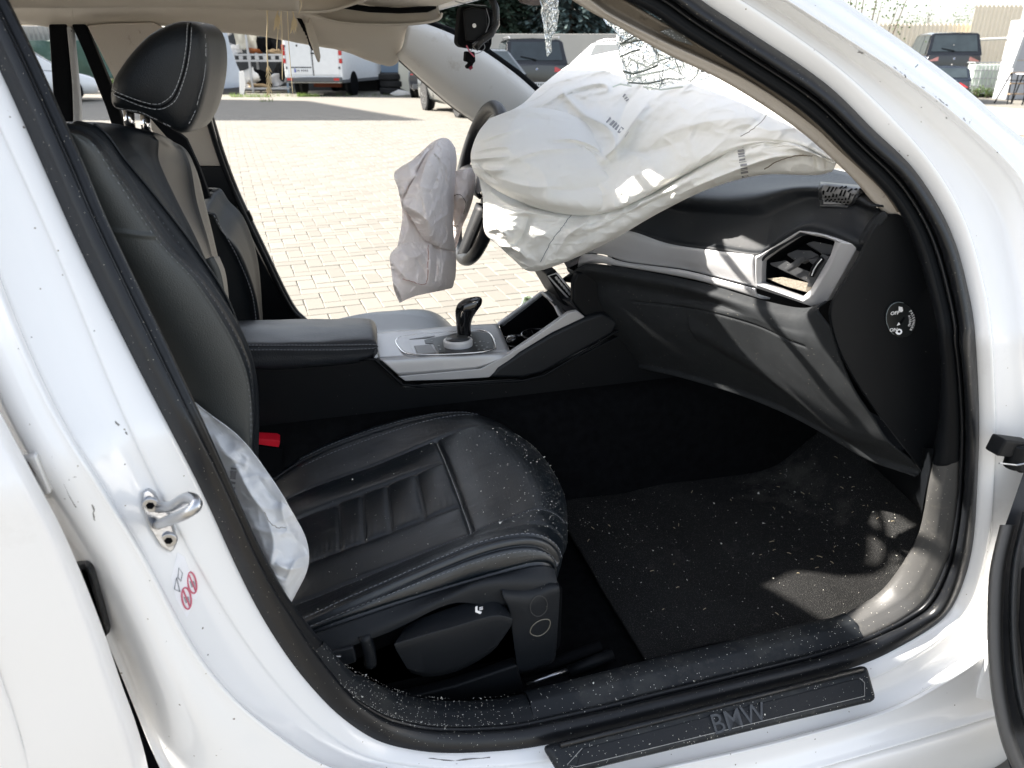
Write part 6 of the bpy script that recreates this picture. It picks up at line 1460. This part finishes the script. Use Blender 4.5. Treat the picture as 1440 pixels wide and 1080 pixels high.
part(B().box(-Lv/2-.032, -Lv/2, .12, .64, .74, .86), 'number_plate', PLATE, van); part(B().box(-Lv/2-.034, -Lv/2, .59, .64, .742, .858), 'plate_blue_strip', PLBLUE, van)
for i in range(6): part(B().box(-Lv/2-.034, -Lv/2-.02, .53-i*.065-(.03 if i > 1 else 0), .565-i*.065-(.03 if i > 1 else 0), .77, .83), 'plate_character', PLINK, van)
part(B().cyl((-Lv/2-.03, .48, 1.55), (-Lv/2, .48, 1.55), .03, n=14), 'door_lock', VOID, van)
part(B().box(-1.6, -1.5, -.5, .5, .25, .38), 'underbody_rail', mat('rusty_red', (.22, .06, .03), .8), van)

# tyres stacked beside the van
for k, (dz, dx) in enumerate(((0, 0), (.23, .03), (.46, -.02))):
    p_ = GP(553, 28.2); M_ = Matrix.Translation(p_+Vector((dx, 0, dz+.115)))
    b = B(); b.lathe([(.20,-.09),(.30,-.115),(.42,-.10),(.45,-.06),(.45,.06),(.42,.10),(.30,.115),(.20,.09)], M_, 30)
    for j in range(36): b.box(.44, .462, -.012, .012, -.08, .08, M_ @ Matrix.Rotation(j*math.pi/18, 4, 'Z'))
    o = b.obj('tyre', TYRE); tag(o, ('lowest', 'middle', 'topmost')[k]+' used black tyre of the stack right of the van', 'tyre', 'used tyres stacked by the van')
# ------------------------------------------------------------------ scrap racks
GALV = mat('galvanised_steel', (.42, .43, .44), .5, metal=.4, var=.2); RUSTY = mat('rusty_orange', (.35, .12, .04), .8, var=.4); BLUEG = mat('blue_grey_post', (.17, .23, .30), .5)
def rk(r_, f_, z_=0): return toW(r_, f_, z_)
def local_root(name, px, f, label, cat, group=None, yaw=0): return empty(name, GP(px, f), label, cat, group, face(yaw))
rack = local_root('scrap_rack', 366, 29.2, 'grey steel rack loaded with scrap car parts left of the van', 'rack', None, 0)   # local x away, y left
for y in (1.55, .25, -1.05):
    for x in (0, .9): part(B().box(x-.035, x+.035, y-.035, y+.035, 0, 2.9), 'rack_post', GALV if y > -1 else BLUEG, rack)
for z in (.12, 1.05, 1.25, 2.1):
    part(B().box(-.05, .95, -1.1, 1.6, z, z+.06), 'rack_shelf', GALV, rack)
for k in range(9): part(B().box(-.06, -.04, -1.0+k*.29, -.86+k*.29, 1.12, 1.24), 'shelf_bracket', GALV, rack)
rs_ = random.Random(21)
SCR = [('black_bumper', BLACKP), ('grey_bumper', BUMPER), ('white_bumper', CWHT), ('headlamp', WHL), ('radiator', GALV), ('wooden_board', mat('pale_wood', (.45, .33, .20), .8)), ('silver_panel', CSIL), ('dark_door', CNAVY), ('engine_cover', VOID), ('orange_part', RUSTY), ('paper_sheet', mat('pale_sheet', (.6, .58, .5), .8))]
def scrap(kind, m, y, z, w, h, dpt, tilt, label):
    """an irregular, bent car part lying in the rack"""
    o = GP(366, 29.2); Mr = Matrix.Translation(o) @ Matrix.Rotation(face(0), 4, 'Z') @ Matrix.Translation((.3, y, z)) @ Matrix.Rotation(tilt, 4, 'X') @ Matrix.Rotation(rs_.uniform(-.4, .4), 4, 'Z')
    rr = []
    for i in range(6):
        u = i/5; rr.append([Mr @ Vector((-dpt*math.sin(u*math.pi)*.8+rs_.uniform(-.03, .03)+.12*math.cos(v*3), (u-.5)*w, (v-.5)*h*(1-.4*abs(u-.5)*rs_.uniform(.5, 1.6))+rs_.uniform(-.03, .03))) for v in (0, .3, .5, .8, 1)])
    ob = G(patch(rr, 14, 12), kind, m, None, solid=.03); tag(ob, label, 'scrap part', 'scrap car parts in the rack'); return ob
items = [(1.1, .55, 1.0, .50, .25, .4, 1), (.75, .42, .6, .42, .2, -.5, 3), (.35, .55, .55, .7, .3, 1.1, 2), (-.15, .50, .8, .55, .3, .2, 8), (-.55, .42, .6, .45, .25, -.3, 6), (.1, .22, .9, .2, .2, .1, 5), (-.75, .70, .55, .5, .25, .9, 0),
 (1.2, 1.55, .7, .45, .2, .2, 4), (.85, 1.45, .5, .3, .2, -.2, 3), (.5, 1.75, .5, .6, .2, .1, 10), (.1, 1.75, .5, .6, .2, -.1, 10), (-.3, 1.6, .6, .5, .3, .3, 8), (-.7, 1.75, .5, .7, .3, -.1, 0), (1.2, 1.95, .6, .2, .2, -.3, 6), (.1, 1.42, .5, .15, .2, .15, 9), (-.6, 1.36, .5, .18, .2, -.1, 5),
 (.9, 2.4, 1.1, .35, .2, .1, 7), (0, 2.4, 1.0, .4, .2, -.1, 2), (-.8, 2.4, .6, .4, .3, .2, 8)]
wh = ['at the left end of the bottom shelf', 'second from the left on the bottom shelf', 'standing upright beside the middle post', 'in the middle of the bottom shelf', 'right of the middle on the bottom shelf', 'lying flat low in the bottom shelf', 'at the right end of the bottom shelf', 'at the left end of the middle shelf', 'low at the left of the middle shelf', 'leaning left of the middle post', 'leaning just right of the middle post', 'in the middle shelf beside the pale sheets', 'at the right end of the middle shelf', 'high at the left of the middle shelf', 'lying flat in the middle shelf', 'lying flat at the right of the middle shelf', 'on the left of the top shelf', 'in the middle of the top shelf', 'on the right of the top shelf']
for (y, z, w, h, d, t, k), where in zip(items, wh): scrap(SCR[k][0], SCR[k][1], y, z, w, h, d, t, SCR[k][0].replace('_', ' ')+' '+where)
# scrap wing leaning at the left of the rack, sheet metal and bags
def lean(px_, f, name, m, label, cat, th=.03, **k):
    return tag(B().prism([GP(x, f)+Vector((0, 0, 0))*0 if False else pxz(x, y, f) for x, y in px_], toW(0, th)-toW(0, 0)).obj(name, m, bevel=.01, **k), label, cat)
def pxz(px, py, f):   # point on the vertical plane at distance f in front of us
    A_ = toW(0, f); n_ = (toW(0, 1)-toW(0, 0)); r = ray(px, py); return CAM+r*((A_-CAM).dot(n_)/r.dot(n_))
PALEB = mat('pale_blue_panel', (.38, .43, .50), .35, coat=.5)
lean([(296,50),(316,33),(322,60),(333,92),(343,112),(342,120),(318,128),(296,134)], 28.2, 'leaning_wing_panel', PALEB, 'pale blue grey wing panel leaning against the left end of the rack', 'car panel')
lean([(309,125),(338,122),(340,134),(310,135)], 27.9, 'dark_bin', CNAVY, 'dark low box standing under the leaning pale wing panel', 'box', th=.4)
lean([(336,101),(342,99),(345,120),(343,133),(337,133)], 27.8, 'bent_white_strip', CWHT, 'bent white strip propped beside the leaning wing panel', 'scrap part')
lean([(404,34),(424,38),(424,100),(421,133),(408,133),(412,90)], 28.6, 'hanging_dark_sheet', CNAVY, 'dark blue sheet hanging between the rack and the van', 'sheet')
lean([(561,60),(578,58),(582,70),(580,132),(563,124),(560,100)], 27.9, 'cream_door_panel', mat('cream_panel', (.62, .60, .50), .5), 'tall cream door panel leaning right of the tyre stack', 'car door')
lean([(548,132),(560,126),(575,129),(578,133),(556,135)], 26.6, 'bent_silver_strip', CSIL, 'bent silver strip lying on the paving by the tyre stack', 'scrap part', th=.2)
lean([(534,62),(560,60),(560,102),(536,102)], 30.5, 'stack_of_posts', BLUEG, 'row of grey blue posts behind the tyre stack', 'posts')
# walls
CONC = mat('pale_concrete', (.40, .39, .36), .9, var=.12, vs=1.5, bump=.4, bs=20); BEIGEW = mat('beige_wall', (.58, .50, .38), .9, var=.06, vs=1)
def wallq(p0, f0, p1, f1, z0, z1, name, m, label, th=.2, cat='wall', kind=None):
    a, b_ = GP(p0, f0), GP(p1, f1); n_ = (b_-a).cross(Vector((0, 0, 1))).normalized()*th
    q = [a+Vector((0, 0, z0)), b_+Vector((0, 0, z0)), b_+Vector((0, 0, z1)), a+Vector((0, 0, z1))]
    return tag(B().prism(q, n_).obj(name, m, bevel=.02), label, cat)
wallq(250, 31.5, 600, 31.5, 0, 4.2, 'shed_wall', mat('shed_dark', (.05, .055, .06), .9), 'dark shed wall behind the scrap racks')
wallq(560, 33, 905, 33, 0, 2.05, 'concrete_wall', CONC, 'low pale concrete wall behind the parked cars')
# green tarpaulin fence on the left, block wall above it
TARP = mat('green_tarp', (.055, .115, .095), .6, var=.4, vs=1.2, dirt=((.22, .30, .27), .8, .55, .6))
tr_ = [[GP(px, 31)+Vector((0, 0, z))+ (toW(0, 1)-toW(0, 0))*(.10*math.sin(px*.11+z*3)) for px in np.linspace(-160, 190, 26)] for z in (.45, .9, 1.3, 1.78)]
Pt = patch(tr_, 40, 160); Pt += (.07*fnoise(Pt, 1.6, 3, 3))[..., None]*np.array((toW(0, 1)-toW(0, 0)))
tag(G(Pt, 'green_tarpaulin', TARP, None, solid=.01), 'creased green tarpaulin stretched along the fence at the far left', 'tarpaulin')
wallq(-200, 31.6, 200, 31.6, 1.70, 2.30, 'metal_sheet_fence', GALV, 'grey sheet metal fence above the green tarpaulin', cat='fence', th=.05)
fs_ = bpy.data.objects['metal_sheet_fence']
for k in range(60):
    p = GP(-190+k*6.4, 31.45); b = B().box(-.02, .02, -.03, .03, 1.72, 2.28, Matrix.Translation(p) @ Matrix.Rotation(face(0), 4, 'Z')); b.obj('fence_rib', GALV, fs_, local=True)
bw = empty('block_wall', GP(60, 33), 'beige block wall rising behind the grey sheet fence at the far left', 'wall')
B().prism([GP(-200, 33), GP(230, 33), GP(230, 33)+Vector((0, 0, 3.6)), GP(-200, 33)+Vector((0, 0, 3.6))], toW(0, .2)-toW(0, 0)).obj('wall', mat('wall_mortar', (.42, .36, .28), .9), bw)
blk_ = B().box(0, .39, -.03, 0, 0, .19).mesh('wall_block', mat('wall_block', (.62, .53, .40), .9, island=.08)); n0 = 0
e_ = (GP(100, 33)-GP(0, 33)).normalized()
for r_i in range(11):
    for c_i in range(22):
        p = GP(10, 33)+e_*(c_i*.41-1.0+(r_i % 2)*.2)+Vector((0, 0, 1.6+r_i*.20))-(toW(0, .01)-toW(0, 0))
        px_, py_, z_ = project(p)
        if -40 < px_ < 175 and n0 < 290:
            o = bpy.data.objects.new('wall_block', blk_); scene.collection.objects.link(o); o.parent = bw; o.matrix_parent_inverse = Matrix.Translation(bw.location).inverted(); o.matrix_basis = Matrix.Translation(p) @ Matrix.Rotation(math.atan2(e_.y, e_.x), 4, 'Z'); n0 += 1
wallq(-160, 28.5, 200, 28.5, 0, .10, 'kerb', CONC, 'low concrete kerb in front of the green tarpaulin', th=.15, cat='kerb')
wallq(100, 30.3, 190, 30.3, 0, .42, 'dark_skirting', mat('dark_board', (.03, .03, .035), .8), 'dark board below the green tarpaulin', th=.05, cat='board')
# right side: corrugated hoarding, tank, blocks, steps
CORR = mat('cream_corrugated_sheet', (.74, .66, .52), .6, var=.05, vs=2)
def corrugated(p0, p1, f, z0, z1, label, name='corrugated_fence', pitch=.16, dep=.035):
    a, b_ = GP(p0, f), GP(p1, f); L_ = (b_-a).length; n = int(L_/pitch)*4; nn_ = (toW(0, 1)-toW(0, 0))
    row_ = [a.lerp(b_, k/n)+nn_*(dep*(0, 1, 1, 0)[k % 4]) for k in range(n+1)]
    return tag(B().grid(np.array([[tuple(p+Vector((0, 0, z))) for p in row_] for z in (z0, z1)])).obj(name, CORR, solid=.004), label, 'fence')
corrugated(1180, 1345, 31, 0, 2.35, 'lower cream corrugated fence behind the black compact car')
corrugated(1345, 1560, 30.5, 0, 2.95, 'taller cream corrugated fence behind the white tank')
b = B(); WSTEEL = mat('white_steel', (.70, .68, .60), .5)
for (x0, y0, x1, y1) in ((1325,58,1418,54),(1340,72,1364,98),(1346,60,1340,100),(1352,60,1378,96)): b.tube([pxz(x0, y0, 29.5), pxz(x1, y1, 29.5)], .05, 6)
tag(b.obj('gate_frame', WSTEEL), 'white steel brace frame in front of the cream corrugated fence', 'frame')
ibc = empty('liquid_tank', GP(1382, 26), 'white plastic tank in a wire cage at the cream fence', 'tank', None, face(0))
part(B().box(.05, .95, -.46, .46, .14, 1.0), 'tank_bladder', mat('tank_plastic', (.62, .70, .62), .4, transl=.15), ibc, bevel=.06, seg=3)
part(B().box(0, 1, -.5, .5, 0, .12), 'pallet', VOID, ibc)
for y in np.linspace(-.5, .5, 9): part(B().tube([(0, y, .1), (0, y, 1.06)], .012, 6), 'cage_bar', GALV, ibc)
for z in (.12, .35, .58, .82, 1.05): part(B().tube([(0, -.5, z), (0, .5, z)], .013, 6), 'cage_bar', GALV, ibc); part(B().tube([(0, .5, z), (1, .5, z)], .013, 6), 'cage_bar', GALV, ibc); part(B().tube([(0, -.5, z), (1, -.5, z)], .013, 6), 'cage_bar', GALV, ibc)
for x in (.33, .66, 1): part(B().tube([(x, .5, .1), (x, .5, 1.06)], .012, 6), 'cage_bar', GALV, ibc)
LBLK = mat('pale_grey_block', (.34, .35, .37), .7, var=.04)
bwl = empty('block_stack', GP(1450, 24.5), 'pale grey wall of large concrete blocks at the far right', 'block wall', None, face(-6))
for k in range(5):
    for j in range(3):
        z0 = k*.56; part(B().box(0, .6, .86-j*1.1-1.05-(.12 if k == 4 else 0), .86-j*1.1-(.3 if k == 4 else .06*k*0), z0, z0+.545), 'concrete_block', LBLK, bwl, bevel=.03)
part(B().prism([(-.03, .70, 1.95), (-.03, .80, 1.95), (-.03, .95, .9), (-.03, .85, .9)], (.03, 0, 0)), 'grey_batten', GALV, bwl)
st_ = empty('step_stool', GP(1421, 22.5), 'brown and black folding step stool in front of the pale block wall', 'step stool', None, face(0))
BRN = mat('brown_board', (.28, .20, .13), .7)
for s in (.25, -.25):
    part(B().tube([(-.25, s+.0, 0), (.0, s*.7, .82)], .018, 6), 'leg', BLACKP, st_); part(B().tube([(.35, s, 0), (.02, s*.7, .82)], .018, 6), 'leg', BLACKP, st_)
for z, x in ((.25, -.18), (.52, -.1), (.80, 0)): part(B().box(x-.07, x+.09, -.24, .24, z, z+.03), 'tread', BRN, st_)
tb = empty('trestle_table', GP(1452, 22.0), 'dark trestle table frame beside the step stool', 'table', None, face(0))
part(B().box(-.3, .3, -.5, .5, .78, .81), 'top', LBLK, tb)
for s in (.45, -.45):
    for x in (-.25, .25): part(B().tube([(x, s, 0), (x, s, .8)], .018, 6), 'leg', BLACKP, tb)
# pale ledge of a low wall at the right edge
ld = wallq(1360, 14.6, 1600, 12.0, 0, .34, 'low_wall', CONC, 'low grey kerb wall with white top near the right edge', th=.35)
ob = B().prism([GP(1355, 14.5, .345), GP(1605, 11.9, .345), GP(1605, 11.9, .395), GP(1355, 14.5, .395)], (.10, .38, 0)).obj('wall_cap', CWHT, ld, local=True)
# tall building beyond the left edge: its shadow falls across the yard
A_ = toW(-19.33, 20.97); q = [A_, toW(-44, 20.97), toW(-50, 32), toW(-23.73, 28.47)]
bl_ = tag(B().prism(q, (0, 0, 12.2)).obj('office_building', BEIGEW), 'tall beige building beyond the left edge of the yard', 'building')
# ------------------------------------------------------------------ trees and plants
NEED = mat('spruce_needles', (.045, .075, .050), .7, var=.5, vs=2, island=.5, transl=.25)
NEEDB = mat('blue_spruce_needles', (.085, .125, .120), .7, var=.4, vs=2, island=.5, transl=.2)
BARK = mat('bark', (.08, .06, .045), .9, var=.3, vs=10)
LEAF = mat('green_leaves', (.09, .14, .045), .6, var=.4, island=.5, transl=.35)
def conifer(loc, h, rad, m, label, seed, base=1.2):
    t = empty('spruce_tree', loc, label, 'spruce tree', 'spruce trees behind the concrete wall'); r = random.Random(seed)
    part(B().cyl((0, 0, 0), (0, 0, h*.95), .16, .03, 10), 'trunk', BARK, t)
    b = B(); br = B()
    nl = 22
    for i in range(nl):
        z = base+(h-base)*i/nl; R0 = rad*(1-(i/nl))**.8+.15; nb = 11
        for k in range(nb):
            a = k*2*math.pi/nb+i*.6+r.uniform(-.2, .2); L_ = R0*r.uniform(.75, 1.1); tip = Vector((math.cos(a)*L_, math.sin(a)*L_, z-L_*.22)); root_ = Vector((0, 0, z))
            br.tube([root_, root_.lerp(tip, .5)+Vector((0, 0, .08*L_)), tip], [.03, .02, .006], 4)
            for j in range(80):
                f = r.uniform(.2, 1.0); c_ = root_.lerp(tip, f)+Vector((0, 0, .08*L_*math.sin(f*3)))+Vector((r.uniform(-1, 1), r.uniform(-1, 1), r.uniform(-1.2, .3)))*.20*(.5+f*.5)
                d = Vector((math.cos(a+r.uniform(-.9, .9)), math.sin(a+r.uniform(-.9, .9)), r.uniform(-.7, .05)))*r.uniform(.18, .42); sd_ = d.cross(Vector((r.uniform(-.4, .4), r.uniform(-.4, .4), 1))).normalized()*r.uniform(.05, .10)
                b.add([c_, c_+d*.5+sd_, c_+d, c_+d*.5-sd_], [(0, 1, 2, 3)])
    part(br, 'limbs', BARK, t); o = part(b, 'crown', m, t)
conifer(GP(600, 36), 7.5, 2.6, NEED, 'dark spruce left of the hanging camera housing', 1, .9)
conifer(GP(700, 37), 8.5, 2.9, NEED, 'tall green spruce behind the hanging camera housing', 2, 1.5)
conifer(GP(800, 36), 8.0, 2.7, NEEDB, 'bluish spruce right of the small hanging glass shard', 3, 1.2)
conifer(GP(880, 37.5), 8.2, 2.7, NEEDB, 'bluish spruce behind the large cracked glass piece', 4, 1.0)
conifer(GP(530, 38), 7.0, 2.5, NEED, 'spruce furthest left behind the shed wall', 5, 1.4)
conifer(GP(750, 42), 9.5, 3.2, NEED, 'rearmost spruce showing between the two in front', 6, 1.0)
conifer(GP(655, 41), 9.0, 3.4, NEED, 'spruce in the back row left of the camera housing', 7, .8)
conifer(GP(850, 42), 9.0, 3.4, NEED, 'spruce in the back row right of the hanging glass shard', 8, .8)
def bush(loc, w, h, n, label, seed, m=LEAF, size=.05, name='bush', z0=0.0, sparse=False, group=None):
    t = empty(name, loc, label, name.replace('_', ' '), group); r = random.Random(seed); b = B(); s = B()
    stems_ = []
    for k in range(7 if not sparse else 12):
        a = r.uniform(0, 6.28); tp_ = Vector((math.cos(a)*w*.5*r.random(), math.sin(a)*w*.5*r.random(), h*r.uniform(.6, 1))); st = Vector((tp_.x*.3, tp_.y*.3, z0)); stems_.append((st, tp_)); s.tube([st, st.lerp(tp_, .5)+Vector((0, 0, .05*h)), tp_], [.02*h**.5, .012, .004], 5)
    for k in range(n):
        st, tp_ = r.choice(stems_); f = r.uniform(.15, 1.05)**(.6); c_ = st.lerp(tp_, f)+Vector((r.gauss(0, 1), r.gauss(0, 1), r.gauss(0, .8)))*w*(.10 if sparse else .16)
        d = Vector((r.uniform(-1, 1), r.uniform(-1, 1), r.uniform(-.6, .8))).normalized()*size*r.uniform(.6, 1.3); sd_ = d.cross(Vector((r.random(), r.random(), r.random()+.1))).normalized()*size*.35
        if c_.z < z0: c_.z = z0+.02
        b.add([c_, c_+d*.5+sd_, c_+d, c_+d*.5-sd_], [(0, 1, 2, 3)])
    part(s, 'stems', BARK, t); part(b, 'foliage', m, t)
for px, f, w, h, n, lab in ((1185, 12.5, 1.6, 2.65, 700, 'leafy young tree showing over the top of the near windscreen pillar'), (1276, 33, 1.4, 2.95, 500, 'small bush top left of the black compact car roof'), (1292, 34.5, .9, 3.05, 260, 'thin sapling above the black compact car roof'), (1326, 33, 2.2, 3.15, 900, 'broad green bush above the cream corrugated fence')):
    bush(GP(px, f), w, h, n, lab, int(px), size=.07 if f > 20 else .045, name='young_tree', sparse=True, group='young trees over the fence')
for k, px in enumerate((112, 122, 133, 143, 152)):
    bush(GP(px, 28.9), .55, .42+.1*(k % 2), 260, ('leftmost', 'second', 'middle', 'fourth', 'rightmost')[k]+' green weed plant growing at the kerb below the tarpaulin', 60+k, size=.07, name='weed_plant', group='weeds along the kerb')
for k, px in enumerate((1362, 1374, 1388)):
    bush(GP(px, 25.6), .4, .3, 120, ('left', 'middle', 'right')[k]+' small weed growing at the foot of the caged tank', 80+k, size=.06, name='weed_plant', group='weeds by the tank')
# grass tufts along the joint by the van
b = B(); r = random.Random(3)
for px0, px1, f, n in ((325, 380, 26.2, 160), (418, 450, 26.4, 220), (300, 600, 26.6, 160), (365, 385, 23.6, 20)):
    for k in range(n):
        p = GP(r.uniform(px0, px1), f+r.uniform(-.15, .15)); d = Vector((r.uniform(-.05, .05), r.uniform(-.05, .05), r.uniform(.04, .16))); s_ = Vector((.008, .006, 0)); b.add([p-s_, p+s_, p+d], [(0, 1, 2)])
o = b.obj('grass_tufts', mat('grass', (.14, .20, .06), .8, island=.4, transl=.3)); tag(o, 'sparse grass growing between the paving and the scrap racks', 'grass', kind='stuff')
# pale plastic litter on the paving beyond the console
b = B(); rr_ = [[PZ(x, y, .03+.10*((k*7+i*3) % 5)/5) for i, (x, y) in enumerate(l)] for k, l in enumerate(([(733,414),(741,416),(748,417)], [(735,422),(742,421),(754,420)], [(731,432),(740,430),(750,428)], [(728,440),(738,438),(748,436)]))]
o = G(patch(rr_, 16, 14), 'plastic_litter', mat('clear_greenish_plastic', (.55, .62, .50), .3, trans=.3), None, solid=.004); tag(o, 'crumpled clear greenish plastic lying on the paving beyond the console', 'litter')
